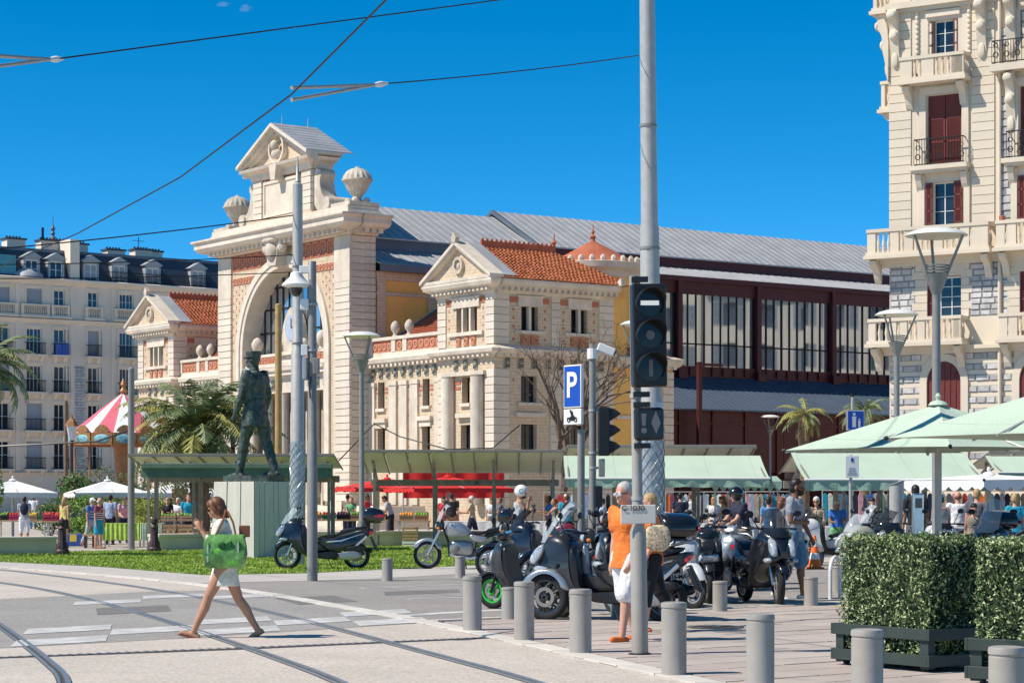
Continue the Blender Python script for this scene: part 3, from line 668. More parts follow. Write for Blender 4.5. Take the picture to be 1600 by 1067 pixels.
mb = MB(SIDE(TX1)); moulding(mb, TY, .85, [(.12, 15.42), (.2, 15.5), (.25, 15.62), (.95, 15.78), (1.1, 15.95), (1.1, 16.2), (1.25, 16.32), (1.25, 16.42), (.2, 16.5)], el=0, er=.25); dentils(mb, TY, .85, 15.5, 15.75, -.75, 0, .52, .26); part('cornice', mb, stone, st)
mb = MB(); mb.box(TX0 - .4, TX1 + .4, TY - .4, .9, 16.3, 16.7); mb.box(TX0 - .3, TX1 + .3, TY - .35, .85, 16.7, 16.95); part('blocking_course', mb, stone, st)
mb = MB(); mb.box(TX0, TX1, -.3, .8, 15.0, 16.4); part('core', mb, stone2, st)
# keystone cartouche
mb = MB(); mb.prism([(CX - .75, 15.9), (CX + .75, 15.9), (CX + .45, 14.35), (CX - .45, 14.35)], TY - .7, TY, 'xz'); mb.ball((CX, TY - .75, 15.2), (.55, .25, .55), 12, 8); mb.ball((CX - .85, TY - .5, 15.4), (.4, .25, .4), 10, 6); mb.ball((CX + .85, TY - .5, 15.4), (.4, .25, .4), 10, 6); mb.ball((CX, TY - .8, 15.75), (.95, .25, .2), 10, 6); part('cartouche', mb, stone2, st, 50)
# attic with plaque, pilasters, scrolls and pediment
AX0, AX1, AY0, AY1 = -22.6, -16.2, TY - .05, .5
mb = MB(); mb.box(AX0, AX1, AY0 + .12, AY1, 16.9, 20.0); mb.box(AX0 - .2, AX1 + .2, AY0 - .1, AY1, 16.9, 17.15); part('attic_wall', mb, [brick_c], st)
for x0, x1 in ((AX0, AX0 + .95), (AX1 - .95, AX1)): blocks('a', T_(0, AY0, 0), x0, x1 + .03, 17.15, 19.35, 0, .06, st, .37)
blocks('a', SIDE(AX1), AY0, AY1, 17.15, 19.35, 0, .04, st, .37)
mb = MB(); mb.box(AX0 + 1.35, AX1 - 1.35, AY0 - .02, AY0 + .1, 17.35, 19.05); part('plaque', mb, stone, st)
mb = MB(); a, b, c, d = AX0 + 1.2, AX1 - 1.2, 17.2, 19.2
for q in ((a, a + .16, c, d), (b - .16, b, c, d), (a + .16, b - .16, c, c + .16), (a + .16, b - .16, d - .16, d)): mb.box(q[0], q[1], AY0 - .08, AY0 + .1, q[2], q[3])
part('plaque_frame', mb, stone, st)
for i in range(12):
    for z in (19.22, 17.02): place('terracotta_band', MB().box(0, .2, -.02, .02, 0, .12).mesh('terracotta_band', terra), st, T_(AX0 + 1.25 + i * .33, AY0 + .08, z))
mb = MB(T_(0, AY0, 0)); moulding(mb, AX0, AX1, [(.05, 19.35), (.12, 19.4), (.16, 19.55), (.22, 19.7), (.55, 19.85), (.62, 20.0), (.1, 20.08)]); part('cornice', mb, stone, st)
mb = MB(SIDE(AX1)); moulding(mb, AY0, AY1, [(.05, 19.35), (.12, 19.4), (.16, 19.55), (.22, 19.7), (.55, 19.85), (.62, 20.0), (.1, 20.08)], el=0, er=.3); part('cornice', mb, stone, st)
pc = (AX0 + AX1) / 2; e = .75; pz, pa = 20.05, 22.0
mb = MB(); mb.prism([(AX0 - e, pz), (pc, pa), (AX1 + e, pz)], AY0 - .1, AY1 + .3, 'xz'); part('pediment', mb, brick_c, st)
mb = MB()
for x1 in (AX0 - e, AX1 + e):
    for o1, o2, y0, y1 in ((.02, .2, AY0 - .75, AY1 + .35), (-.2, .02, AY0 - .55, AY0), (-.42, -.2, AY0 - .3, AY0)): mb.prism([(pc, pa + o1), (x1, pz + o1), (x1, pz + o2), (pc, pa + o2)], y0, y1, 'xz')
part('pediment_moulding', mb, stone, st)
mb = MB()
for x1 in (AX0 - e, AX1 + e):
    N = 9
    for i in range(N):
        f0, f1 = i / N, (i + 1) / N; mb.prism([(lerp(x1, pc, f0), lerp(pz, pa, f0) + .2), (lerp(x1, pc, f1), lerp(pz, pa, f1) + .2), (lerp(x1, pc, f1), lerp(pz, pa, f1) + .23), (lerp(x1, pc, f0), lerp(pz, pa, f0) + .25)], AY0 - .7, AY1 + .95, 'xz')
part('pediment_roof', mb, zinc, st)
mb = MB(); mb.lathe([(.72, AY0 - .4), (.86, AY0 - .4), (.86, AY0 - .1), (.72, AY0 - .1)], 20, (pc, 0, 20.85), 0, 'y'); part('medallion_ring', mb, stone, st, 40)
mb = MB(); mb.ball((pc, AY0 - .35, 20.55), (.42, .25, .3), 10, 8); mb.ball((pc, AY0 - .45, 21.0), (.24, .25, .3), 10, 8); mb.tube([(pc, AY0 - .35, 20.6), (pc, AY0 - .4, 20.95)], .14, 8); part('bust', mb, stone2, st, 60)
mb = MB(); mb.prism([(pc - .4, 19.95), (pc + .4, 19.95), (pc + .25, 19.1), (pc - .25, 19.1)], AY0 - .6, AY0, 'xz'); mb.cyl((pc, AY0, 22.1), (pc, AY0, 22.75), .03, .01, 6); mb.cyl((pc, AY1 + .4, 22.1), (pc, AY1 + .4, 22.7), .03, .01, 6); part('bracket', mb, stone2, st)
for s, x in ((1, AX1), (-1, AX0)):
    prof = [(0, 17.0), (1.75, 17.0), (1.95, 17.3), (1.75, 17.65), (1.4, 17.6), (1.0, 17.75), (.72, 18.3), (.66, 18.75), (.85, 19.0), (.7, 19.3), (0, 19.35)]
    mb = MB(); mb.prism(smoothpoly([(x + s * a, z) for a, z in prof], 2), AY0 + .15, AY1 - .2, 'xz'); mb.lathe([(.05, AY0 + .02), (.34, AY0 + .02), (.36, AY0 + .2), (.36, AY1)], 14, (x + s * 1.55, 0, 17.35), 0, 'y'); part('scroll', mb, stone2, st, 35)
for x in (TX1 - .65, TX0 + .65):
    mb = MB(); mb.box(x - .95, x + .95, TY - .25, .9, 16.9, 17.15)
    for k in range(4): a = R(45 + 90 * k); mb.ball((x + .5 * math.cos(a), .1 + .5 * math.sin(a), 17.3), (.2, .2, .18), 8, 6)
    part('urn_base', mb, stone2, st)
    mb = MB(); nseg = 32; prof = [(.38, 17.15), (.24, 17.28), (.2, 17.45), (.32, 17.62), (.56, 17.95), (.72, 18.3), (.78, 18.36), (.77, 18.46), (.72, 18.62), (.58, 18.84), (.36, 18.98), (.16, 19.03), (.08, 19.12)]
    rs = []
    for r, z in prof: rs.append([(x + r * (1 + (.04 if k % 2 else -.04)) * math.cos(2 * math.pi * k / nseg), .1 + r * (1 + (.04 if k % 2 else -.04)) * math.sin(2 * math.pi * k / nseg), z) for k in range(nseg)])
    mb.rings(rs); mb.lathe([(.74, 18.34), (.83, 18.36), (.83, 18.43), (.74, 18.46)], 24, (x, .1, 0)); part('urn', mb, stone2, st, 25)
# glazing in the arch: iron frame and panes, balcony, doors between columns
gy = .34; rr = RI
panes = MB(); bars = MB(); nxp = 13
xs_ = [CX - rr + 2 * rr * i / nxp for i in range(nxp + 1)]; rows_ = [9.6, 10.9, 12.2, 13.4, 14.4]
top = lambda x: SPZ + math.sqrt(max(0, rr * rr - (x - CX) ** 2))
for i in range(nxp):
    for j in range(4):
        a, b, z0, z1 = xs_[i] + .04, xs_[i + 1] - .04, rows_[j] + .04, rows_[j + 1] - .04
        ta, tb = min(z1, top(a)), min(z1, top(b))
        if max(ta, tb) <= z0 + .1: continue
        tl = rnd.uniform(-.012, .012)
        MB().prism([(a, z0), (b, z0), (b, max(tb, z0 + .02)), (a, max(ta, z0 + .02))], gy + tl, gy + .02 + tl, 'xz').build('pane', glass_h, st)
for x in xs_[1:-1]: bars.box(x - .04, x + .04, gy - .06, gy + .06, 9.6, top(x))
for z in rows_[1:]:
    hw = math.sqrt(max(0, rr * rr - (z - SPZ) ** 2)); bars.box(CX - hw, CX + hw, gy - .05, gy + .05, z - .05, z + .05)
part('arch_glazing_bars', bars, iron, st)
mb = MB(); mb.box(CX - RI, CX + RI, TY + .1, .8, 8.85, 9.05); mb.box(CX - RI, CX + RI, TY + .25, .7, 9.48, 9.62)
moulding(MB(), 0, 1, [(0, 0), (0, 1)])
mb.box(CX - RI, CX + RI, TY + .0, .8, 8.35, 8.6); mb.box(CX - RI, CX + RI, TY - .12, .8, 8.6, 8.8); mb.box(CX - RI, CX + RI, TY + .3, .8, 7.4, 8.35)
for k in range(6):
    x = CX - RI + .25 + k * (2 * RI - .5) / 5; mb.lathe([(.32, 1.2), (.32, 1.6), (.26, 1.7), (.22, 7.0), (.3, 7.2), (.32, 7.4)], 14, (x, TY + .55, 0))
part('balcony', mb, stone, st, 35)
for a, b in ((CX - RI + .1, CX - 1.1), (CX + 1.1, CX + RI - .1)): place('lattice_panel', lattice_mesh(b - a, .43, 9), st, T_(a, TY + .3, 9.05))
for i in range(11):
    if i != 5: place('frieze_tile', tilemesh, st, T_(CX - RI + .5 + i * .82, TY + .26, 7.6))
for k in range(5):
    x = CX - RI + .35 + k * (2 * RI - .5) / 5; win(st, I4, x + .3, x + 1.3, 2.0, 7.2, .3, nx=2, nz=5, frame=iron, fw=.06, name='door')
mb = MB(); mb.box(CX - RI, CX + RI, .42, .5, 0, 7.4); part('wall', mb, [stone2], st)
# clock aedicule above the balcony
mb = MB(); pr = smoothpoly([(CX - 1.1, 9.5), (CX - 1.2, 10.3), (CX - 1.0, 11.3), (CX - .5, 12.0), (CX, 12.2), (CX + .5, 12.0), (CX + 1.0, 11.3), (CX + 1.2, 10.3), (CX + 1.1, 9.5)], 2)
mb.prism(pr, TY + .6, TY + .92, 'xz'); mb.box(CX - 1.3, CX + 1.3, TY + .45, TY + .92, 8.8, 9.7)
for s in (-1, 1): mb.ball((CX + s * 1.3, TY + .6, 9.95), (.3, .3, .4), 10, 8)
part('clock_surround', mb, stone2, st, 40)
mb = MB(); mb.lathe([(.0, -.05), (.72, -.05), (.72, 0), (0, 0)], 24, (CX, TY + .6, 11.0), 0, 'y'); mb.box(CX - .03, CX + .03, TY + .52, TY + .55, 11.0, 11.5, 1); mb.box(CX, CX + .35, TY + .52, TY + .55, 10.97, 11.03, 1); part('clock_face', mb, [mk('clock_glass', (.42, .46, .52), .2), iron], st, 40)
for s in (-1, 1):
    mb = MB(); mb.lathe([(.2, 9.6), (.14, 9.75), (.32, 10.05), (.34, 10.3), (.2, 10.55), (.03, 10.65)], 12, (CX + s * 3.6, TY + .4, 0)); part('urn', mb, stone2, st, 50)
# steps
for i in range(7):
    d = 4.2 - i * .36; mb = MB(); mb.box(TX0 - 7 + i * .05, TX1 + 7 - i * .05, TY - d, TY + .3, i * .165, (i + 1) * .165); part('step', mb, stone, st)
# ---- train hall: first roof, raised glazed hall, ochre wall, turret, rear range
def roof_strip(xa, za, xb, zb, y0, y1, mat, step=.62, th=.08, name='roof'):
    mb = MB(); mb.prism([(xa, za), (xb, zb), (xb, zb - th), (xa, za - th)], y0, y1, 'xz'); o = part(name, mb, mat, st)
    d = V((xb - xa, 0, zb - za)).normalized(); nn = V((-d.z, 0, d.x)); nn = nn if nn.z > 0 else -nn
    mb = MB(); y = y0 + .2
    while y < y1:
        a = V((xa, y, za)); b = V((xb, y, zb)); w = V((0, .014, 0)); h = nn * .035
        mb.add([tuple(a - w), tuple(a + w), tuple(b + w), tuple(b - w), tuple(a - w + h), tuple(a + w + h), tuple(b + w + h), tuple(b - w + h)], [(0, 1, 5, 4), (1, 2, 6, 5), (2, 3, 7, 6), (3, 0, 4, 7), (4, 5, 6, 7)]); y += step
    p = part('standing_seams', mb, mat, o, None); p['kind'] = 'stuff'; return o
RX_ = -19.5; H1, H2, HB = .85, 13.66, 110
roof_strip(-14.75, 15.75, RX_, 18.15, H1, H2, zinc); roof_strip(-24.25, 15.75, RX_, 18.15, H1, H2, zinc)
mb = MB(); mb.box(-24.1, -14.95, H1, H2, 15.0, 15.74); part('clerestory', mb, zinc_d, st)
roof_strip(-11.6, 13.95, -14.95, 15.12, H1, H2, zinc); roof_strip(-27.4, 13.95, -24.1, 15.12, H1, H2, zinc)
mb = MB(); mb.box(-11.75, -11.5, H1, H2, 13.55, 13.93); mb.box(-27.5, -27.2, H1, H2, 13.55, 13.93); part('gutter', mb, zinc_d, st)
mb = MB(); mb.box(-26.9, -12.12, .9, H2 - .1, 0, 13.6); part('wall', mb, [ochre], st)
mb = MB(SIDE(-12.1)); mb.box(.85, H2, -.06, 0, 13.1, 13.55); mb.box(.85, H2, -.05, 0, 12.3, 12.5)
for y in (.9, 4.1, 7.3, 10.5, 13.2): mb.box(y, y + .5, -.08, 0, 9, 13.1)
mb2 = mb; part('wall_band', mb, brick_c, st)
mb = MB(); mb.prism([(RX_ - 4.7, 15.7), (RX_, 18.15), (RX_ + 4.7, 15.7)], H1, H1 + .1, 'xz'); part('gable', mb, stone2, st)
# second, longer hall
roof_strip(-14.9, 16.05, RX_, 18.5, H2, HB, zinc); roof_strip(-24.1, 16.05, RX_, 18.5, H2, HB, zinc)
mb = MB(); mb.box(-23.9, -15.1, H2 + .05, HB, 15.3, 16.0); part('clerestory', mb, oxblood, st)
for xa, xb in ((-14.9, RX_), (-24.1, RX_)):
    mb = MB(); mb.prism([(xa, 16.12), (xb, 18.58), (xb, 18.35), (xa, 15.85)], H2 - .22, H2, 'xz'); part('verge', mb, zinc_d, st)
mb = MB(); mb.prism([(-24, 15.4), (-24, 16), (RX_, 18.4), (-15, 16), (-15, 15.4)], H2, H2 + .1, 'xz'); part('gable', mb, zinc_d, st)
roof_strip(-10.0, 14.3, -15.1, 15.42, H2, HB, zinc); roof_strip(-29, 14.3, -23.9, 15.42, H2, HB, zinc)
mb = MB(); mb.box(-10.15, -9.9, H2, HB, 14.0, 14.28); mb.box(-10.4, -10.1, H2, HB, 13.3, 14.0); mb.box(-10.5, -10.05, H2, HB, 8.55, 9.15); part('steel_beam', mb, oxblood, st)
mb = MB(SIDE(-10.0))
y = 13.9; yy = []
while y < 80: yy.append(y); y += 6.05
for y in yy: mb.box(y - .16, y + .16, -.12, .3, 8.5, 14.1); mb.box(y - .3, y + .3, -.35, .3, 8.4, 8.9)
for k in range(160): mb.box(14 + k * .42, 14.05 + k * .42, -.06, .1, 8.62, 9.08) if k % 2 == 0 else None
part('steel_column', mb, oxblood, st)
GT = SIDE(-10.25)
for y0 in yy[:-2]:
    n = 9; w = 5.6 / n
    for i in range(n):
        for z0, z1 in ((9.15, 13.3),):
            o = place('pane', MB().box(0, w - .06, 0, .02, 0, z1 - z0).mesh('pane', glass_h), st, GT @ T_(y0 + .22 + i * w, rnd.uniform(-.01, .01), z0) @ RZ(R(rnd.uniform(-.25, .25))) @ RX(R(rnd.uniform(-.2, .2))))
    mb = MB(GT)
    for i in range(n + 1): mb.box(y0 + .19 + i * w - .018, y0 + .19 + i * w + .018, -.08, .06, 9.15, 13.3)
    mb.box(y0 + .2, y0 + 5.85, -.05, .05, 10.4, 10.48); part('mullion', mb, iron, st)
mb = MB(); mb.box(-28, -10.6, H2 + .2, HB, 0, 9.0); part('hall_wall', mb, oxblood, st)
mb = MB(); mb.box(-18.5, -18, H2 + .5, 80, 9, 13.6); part('interior_wall', mb, plaster2, st)
roof_strip(-5.4, 6.45, -10.2, 8.6, 11.4, HB, bluesheet, .45)
mb = MB(SIDE(-5.9)); mb.box(11.4, HB, -.04, .2, 3.0, 6.4)
for y in [11.6 + 2.4 * k for k in range(26)]: mb.box(y, y + .12, -.14, 0, 0, 6.4)
mb.box(11.4, HB, -.1, 0, 5.6, 5.75); mb.box(11.4, HB, -.04, .2, 0, 1.0); part('lower_wall', mb, oxblood, st)
for k in range(10): win(st, SIDE(-5.9), 24.2 + 2.4 * k, 26.3 + 2.4 * k, 2.6, 5.4, -.06, nx=2, nz=1, frame=oxblood, fw=.08)
mb = MB(SIDE(-5.4))
for y in (17.2, 36): mb.box(y, y + .25, -.35, -.15, 0, 9.0); mb.box(y, y + 1.8, -.3, -.2, 8.8, 8.95)
part('drain_pipe', mb, oxblood, st)
# turret with conical tile roof
TC = (-4.4, 9.4)
mb = MB(); mb.lathe([(2.35, 8), (2.35, 13.35)], 28, (*TC, 0)); part('turret', mb, ochre, st, 40)
mb = MB(); mb.lathe([(2.38, 12.9), (2.45, 12.95), (2.5, 13.2), (2.78, 13.4), (2.8, 13.7), (2.6, 13.75)], 32, (*TC, 0))
for k in range(28): a = 2 * math.pi * k / 28; mb.ball((TC[0] + 2.55 * math.cos(a), TC[1] + 2.55 * math.sin(a), 13.85), (.16, .16, .2), 6, 5)
part('turret_cornice', mb, stone, st, 40)
mb = MB(); prof = []
for j in range(11):
    f = j / 11; prof += [(lerp(2.35, .12, f) + .05, 13.75 + f * 1.2), (lerp(2.35, .12, (j + 1) / 11) + .05, 13.78 + f * 1.2 + .1)]
mb.lathe(prof, 28, (*TC, 0)); o = part('turret_roof', mb, tiles_d, st); 
mb = MB(); mb.lathe([(.16, 14.95), (.1, 15.1), (.17, 15.22), (.05, 15.36), (.1, 15.48), (.03, 15.62), (.02, 15.9)], 8, (*TC, 0)); part('finial', mb, tiles_d, st, 40)
# rear ochre range along the side street
mb = MB(); mb.box(-7, -.05, 7.35, 11.2, 0, 8.6); part('wall', mb, [ochre], st)
mb = MB(); mb.box(-4.8, -.05, 7.3, 8.2, 8.5, 11.6); part('wall', mb, [ochre], st)
blocks('q', SIDE(0), 10.5, 11.2, 1.0, 8.0, 0, .05, st, .38)
mb = MB(SIDE(0)); moulding(mb, 7.35, 11.2, [(.06, 8.1), (.3, 8.3), (.42, 8.5), (.42, 8.62), (.05, 8.75)], el=0); mb.box(7.5, 10.4, -.06, 0, 5.5, 5.7); dentils(mb, 7.35, 11.2, 8.1, 8.3, -.3, 0, .42, .2); part('cornice', mb, stone, st)
mb = MB(); mb.prism([(-.2, 8.75), (-6.5, 10.6), (-6.5, 8.75)], 7.4, 11.3, 'xz'); part('roof', mb, tiles_d, st)
# ------------------------------------------------------------------ cream apartment house on the right
rb = thing('apartment_house', 'cream ornate apartment house with oxblood shutters and stone balconies at right', 'building', P(1390, 778, 88) * 1 - V((0, 0, CAMH)), math.atan2(-.54, .84))
BW, BD, BH = 13, 12, 26
def baluster_mesh(h, r=.075): return MB().lathe([(r * .8, 0), (r * .8, h * .08), (r * .5, h * .15), (r, h * .35), (r * .95, h * .45), (r * .4, h * .75), (r * .75, h * .9), (r * .75, h)], 8).mesh('baluster', plaster, 40)
BALM = {}
def balcony(root, F, x0, x1, z0, z1, pr, solid=(), n=None, mat=plaster, left=True, right=True, post=.35, brackets=True):
    """stone balcony: slab, plinth, rail, posts and single balusters"""
    mb = MB(F); mb.box(x0 - .12, x1 + .12, -pr - .14, 0, z0, z0 + .14); mb.box(x0 - .06, x1 + .06, -pr - .06, 0, z0 + .14, z0 + .26)
    b = place('balcony', mb.mesh('balcony', mat), root)
    mb = MB(F); mb.box(x0 - .03, x1 + .03, -pr - .04, -pr + .18, z1 - .13, z1)
    mb.box(x0 - .03, x0 + .17, -pr + .18, 0, z1 - .13, z1); mb.box(x1 - .17, x1 + .03, -pr + .18, 0, z1 - .13, z1); place('handrail', mb.mesh('handrail', mat), b)
    zz = z0 + .26; h = z1 - .13 - zz
    key = round(h, 3)
    if key not in BALM: BALM[key] = baluster_mesh(h)
    xs = sorted({x0, x1 - post, *[s for s in solid]})
    for s in xs: place('balcony_post', MB(F).box(s, s + post, -pr, -pr + .15, zz, z1 - .13).mesh('balcony_post', mat), b)
    for a, c in zip(xs, xs[1:]):
        g0, g1 = a + post, c; m = max(1, int((g1 - g0) / .2))
        if (a, c) in balcony.closed: place('parapet', MB(F).box(g0, g1, -pr + .03, -pr + .12, zz, z1 - .13).mesh('parapet', mat), b); continue
        for i in range(m): place('baluster', BALM[key], b, F @ T_(g0 + (i + .5) * (g1 - g0) / m, -pr + .08, zz))
    for on, x in ((left, x0 + .08), (right, x1 - .08)):
        if on:
            for i in range(2): place('baluster', BALM[key], b, F @ T_(x, -pr + .3 + i * .2, zz))
    if brackets:
        for x in (x0 + .05, x1 - .35):
            pr_ = smoothpoly([(0, z0), (-pr * .95, z0), (-pr * .85, z0 - .25), (-pr * .4, z0 - .4), (-.12, z0 - .85), (0, z0 - .95)], 1); place('bracket', MB(F).prism(pr_, x, x + .28, 'yz').mesh('bracket', mat), b)
    return b
balcony.closed = set()
def railing(root, F, x0, x1, z0, z1, pr, name='railing'):
    mb = MB(F)
    for a, b in (((x0, 0, z0), (x0, -pr, z0)),): pass
    for z in (z0 + .05, z1): mb.box(x0, x1, -pr, -pr + .03, z - .02, z + .02); mb.box(x0, x0 + .03, -pr, 0, z - .02, z + .02); mb.box(x1 - .03, x1, -pr, 0, z - .02, z + .02)
    n = int((x1 - x0) / .11)
    for i in range(n + 1):
        x = x0 + (x1 - x0) * i / n; mb.tube([(x, -pr + .015, z0 + .05), (x, -pr + .015, z1)], .012, 4)
        if i % 4 == 1: mb.lathe([(.09, -.01), (.125, -.01), (.125, .012), (.09, .012)], 8, (x + .05, -pr + .015, z0 + .35), 0, 'y'); mb.lathe([(.07, -.01), (.1, -.01), (.1, .012), (.07, .012)], 8, (x + .05, -pr + .015, z0 + .72), 0, 'y')
    return mb.build(name, iron, root)
def shutter(root, F, x, z0, w, h, mat, y=-.02, rz=0):
    key = ('sh', round(w, 2), round(h, 2), mat.name)
    if key not in WCACHE:
        mb = MB(); mb.box(0, w, 0, .04, 0, h)
        for z in (0, h * .32, h * .66, h - .09): mb.box(0, w, -.02, 0, z, z + .09)
        for x_ in (0, w - .07): mb.box(x_, x_ + .07, -.02, 0, .09, h - .09)
        k = .14
        while k < h - .15: mb.add([(.07, -.003, k), (w - .07, -.003, k), (w - .07, -.018, k + .03), (.07, -.018, k + .03)], [(0, 1, 2, 3)]); k += .05
        WCACHE[key] = mb.mesh('shutter', mat)
    return place('shutter', WCACHE[key], root, F @ T_(x, y, z0) @ RZ(rz))
RF = I4
cols = [(1.62, 3.05), (5.45, 6.9), (9.2, 10.6)]
holes = []
for a, b in cols: holes += [(a + .2, b - .3, 19.1, 20.6), (a, b, 14.8, 17.62), (a + .2, b - .3, 12.42, 14.15), (a, b, 8.75, 10.4), (a, b, 2.0, 6.2)]
mb = MB(); mb.wall(0, BW, 0, BH, holes, .35); part('wall', mb, [plaster], rb)
mb = MB(); mb.quad((0, 0, 0), (0, BD, 0), (0, BD, BH), (0, 0, BH)); mb.quad((BW, 0, 0), (BW, BD, 0), (BW, BD, BH), (BW, 0, BH)); mb.quad((0, BD, 0), (BW, BD, 0), (BW, BD, BH), (0, BD, BH)); mb.quad((0, 0, BH), (BW, 0, BH), (BW, BD, BH), (0, BD, BH)); part('wall', mb, [plaster], rb)
def courses(x0, x1, z0, z1, step=.36):
    n = int((z1 - z0) / step); key = (round(x1 - x0, 2), step)
    if key not in courses.c: courses.c[key] = MB().box(.0, x1 - x0, -.05, .02, .014, step - .014).mesh('stone_course', plaster)
    for i in range(n): place('stone_course', courses.c[key], rb, T_(x0, 0, z0 + i * step))
courses.c = {}
courses(.0, .93, 12.42, 23.2); courses(3.5, 4.42, 12.42, 23.2); courses(7.4, 8.3, 12.42, 23.2)
def stonework(x0, x1, z0, z1, ch=.24):
    place('stone_backing', MB().box(x0, x1, -.012, .0, z0, z1).mesh('stone_backing', mortar), rb)
    n = int(round((z1 - z0) / ch)); ch = (z1 - z0) / n
    for j in range(n):
        x = x0 - (rnd.random() * .3 if j % 2 else 0)
        while x < x1 - .05:
            w = rnd.uniform(.36, .6); a, b = max(x, x0) + .02, min(x + w, x1) - .02; x += w
            if b - a < .08: continue
            t = rnd.uniform(.03, .06); d = .02
            mb = MB().rings([[(a, -.0, z0 + j * ch + .02), (b, 0, z0 + j * ch + .02), (b, 0, z0 + (j + 1) * ch - .02), (a, 0, z0 + (j + 1) * ch - .02)], [(a + d, -t, z0 + j * ch + .02 + d), (b - d, -t + rnd.uniform(-.01, .01), z0 + j * ch + .02 + d), (b - d, -t, z0 + (j + 1) * ch - .02 - d), (a + d, -t, z0 + (j + 1) * ch - .02 - d)]])
            place('stone_block', mb.mesh('stone_block', greystone), rb)
stonework(.04, 1.12, 8.75, 11.02); stonework(3.42, 4.6, 8.75, 11.04); stonework(4.75, 5.05, 8.75, 11.04)
stonework(4.62, 5.15, 12.5, 17.3, .3); stonework(4.62, 5.1, 19.3, 20.0, .3)
for z in [7.05 - .44 * k for k in range(10)]:
    stonework(.06, 1.36, z, z + .26, .26); stonework(3.2, 4.6, z, z + .26, .26); stonework(4.75, 5.2, z, z + .26, .26)
for i, (a, b) in enumerate(cols):
    # attic window with stone balcony
    win(rb, RF, a + .25, b - .35, 19.1, 20.6, .2, nx=2, nz=3); shutter(rb, RF, a + .02, 19.1, .22, 1.5, redwood, .02); shutter(rb, RF, b - .34, 19.1, .2, 1.5, redwood, .02)
    if i == 0: balcony(rb, RF, a - .92, b + .32, 18.05, 19.15, .62, solid=(a + .0 - .0, b - .22), post=.5)
    else: railing(rb, RF, a - .95, b + .9, 18.5, 19.4, .55); place('slab', MB().box(a - 1.0, b + 1, -.65, 0, 18.2, 18.48).mesh('slab', plaster), rb)
    mb = MB(); mb.box(a - .05, b - .05, -.1, 0, 20.75, 21.0); mb.box(a - .5, a - .35, -.06, 0, 19.2, 22.5); mb.box(b + .25, b + .4, -.06, 0, 19.2, 22.5)
    for k in range(14): mb.ball((a - .42, -.07, 19.4 + k * .2), (.08, .06, .09), 6, 4); mb.ball((b + .33, -.07, 19.4 + k * .2), (.08, .06, .09), 6, 4)
    o = part('carved_strip', mb, plaster, rb); o['kind'] = 'stuff'
    # tall closed shutters behind iron rail
    for k in (0, 1): shutter(rb, RF, a + .02 + k * (b - a) / 2, 14.85, (b - a) / 2 - .03, 2.75, redwood, .12)
    railing(rb, RF, a - .42, b + .2, 14.8, 15.85, .4)
    mb = MB(); mb.box(a - .6, b + .4, -.5, 0, 14.62, 14.8); mb.box(a - .5, b + .3, -.4, 0, 14.5, 14.62); part('slab', mb, plaster, rb)
    for x in (a - .42, b + .05): place('bracket', MB().prism(smoothpoly([(0, 14.5), (-.32, 14.5), (-.28, 14.3), (-.12, 13.9), (0, 13.8)], 1), x, x + .24, 'yz').mesh('bracket', plaster), rb)
    mb = MB(); mb.box(a - .32, a - .04, -.09, 0, 14.8, 17.7); mb.box(b + .04, b + .32, -.09, 0, 14.8, 17.7); mb.box(a - .3, b + .3, -.1, 0, 17.65, 17.95); part('window_surround', mb, plaster, rb)
    # window with open oxblood shutters
    win(rb, RF, a + .2, b - .3, 12.42, 14.15, .2, nx=2, nz=3); shutter(rb, RF, a - .05, 12.42, .27, 1.72, redwood, -.04); shutter(rb, RF, b - .3, 12.42, .35, 1.72, redwood, -.04)
    mb = MB(); mb.box(a - .35, a - .1, -.08, 0, 12.42, 14.45); mb.box(b + .12, b + .36, -.08, 0, 12.42, 14.45); part('window_surround', mb, plaster, rb)
    # first floor: window with one red shutter
    win(rb, RF, a + .02, b - .02, 8.77, 10.38, .22, nx=3, nz=4, fw=.07); shutter(rb, RF, a - .02, 8.77, .32, 1.6, redwood, .06)
    mb = MB(); n = 7
    for k in range(n): mb.box(a - .5 - (.14 if k % 2 else 0), a, -.05, 0, 8.75 + k * .31, 9.04 + k * .31); mb.box(b, b + .32 + (.14 if k % 2 else 0), -.05, 0, 8.75 + k * .31, 9.04 + k * .31)
    mb.prism([(a - .2, 10.4)] + [(lerp(a, b, t), 10.4 + .12 * math.sin(math.pi * t)) for t in (.0, .25, .5, .75, 1)] + [(b + .2, 10.4), (b + .2, 10.95), (a - .2, 10.95)], -.06, 0, 'xz'); part('window_surround', mb, plaster, rb)
    # arched door
    cx, r = (a + b) / 2, (b - a) / 2; arcp = [(cx + r * math.cos(math.pi * t / 12), 6.2 + .8 * math.sin(math.pi * t / 12)) for t in range(13)]
    mb = MB(); mb.prism([(a, 2.0), (b, 2.0)] + arcp, -.012, .03, 'xz'); o = part('door', mb, redwood, rb); mb = MB()
    for k in range(1, 6): mb.box(lerp(a, b, k / 6) - .02, lerp(a, b, k / 6) + .02, -.04, -.01, 2.0, 6.3 + .6 * math.sin(math.pi * k / 6))
    part('door_batten', mb, redwood, o)
    ring = [[(cx + (r + d) * math.cos(math.pi * t / 12), y, 6.2 + (.8 + d) * math.sin(math.pi * t / 12)) for d, y in ((.0, -.1), (.3, -.1), (.3, 0), (0, 0))] for t in range(13)]
    mb = MB().rings(ring); mb.box(a - .3, a, -.1, 0, 2, 6.2); mb.box(b, b + .3, -.1, 0, 2, 6.2); part('door_surround', mb, plaster, rb)
balcony.closed = {(2.9 + .0, 3.9)}
balcony(rb, RF, -.65, 4.42, 11.15, 12.35, .75, solid=(.35, .95, 2.2, 3.3, 3.75), post=.35)
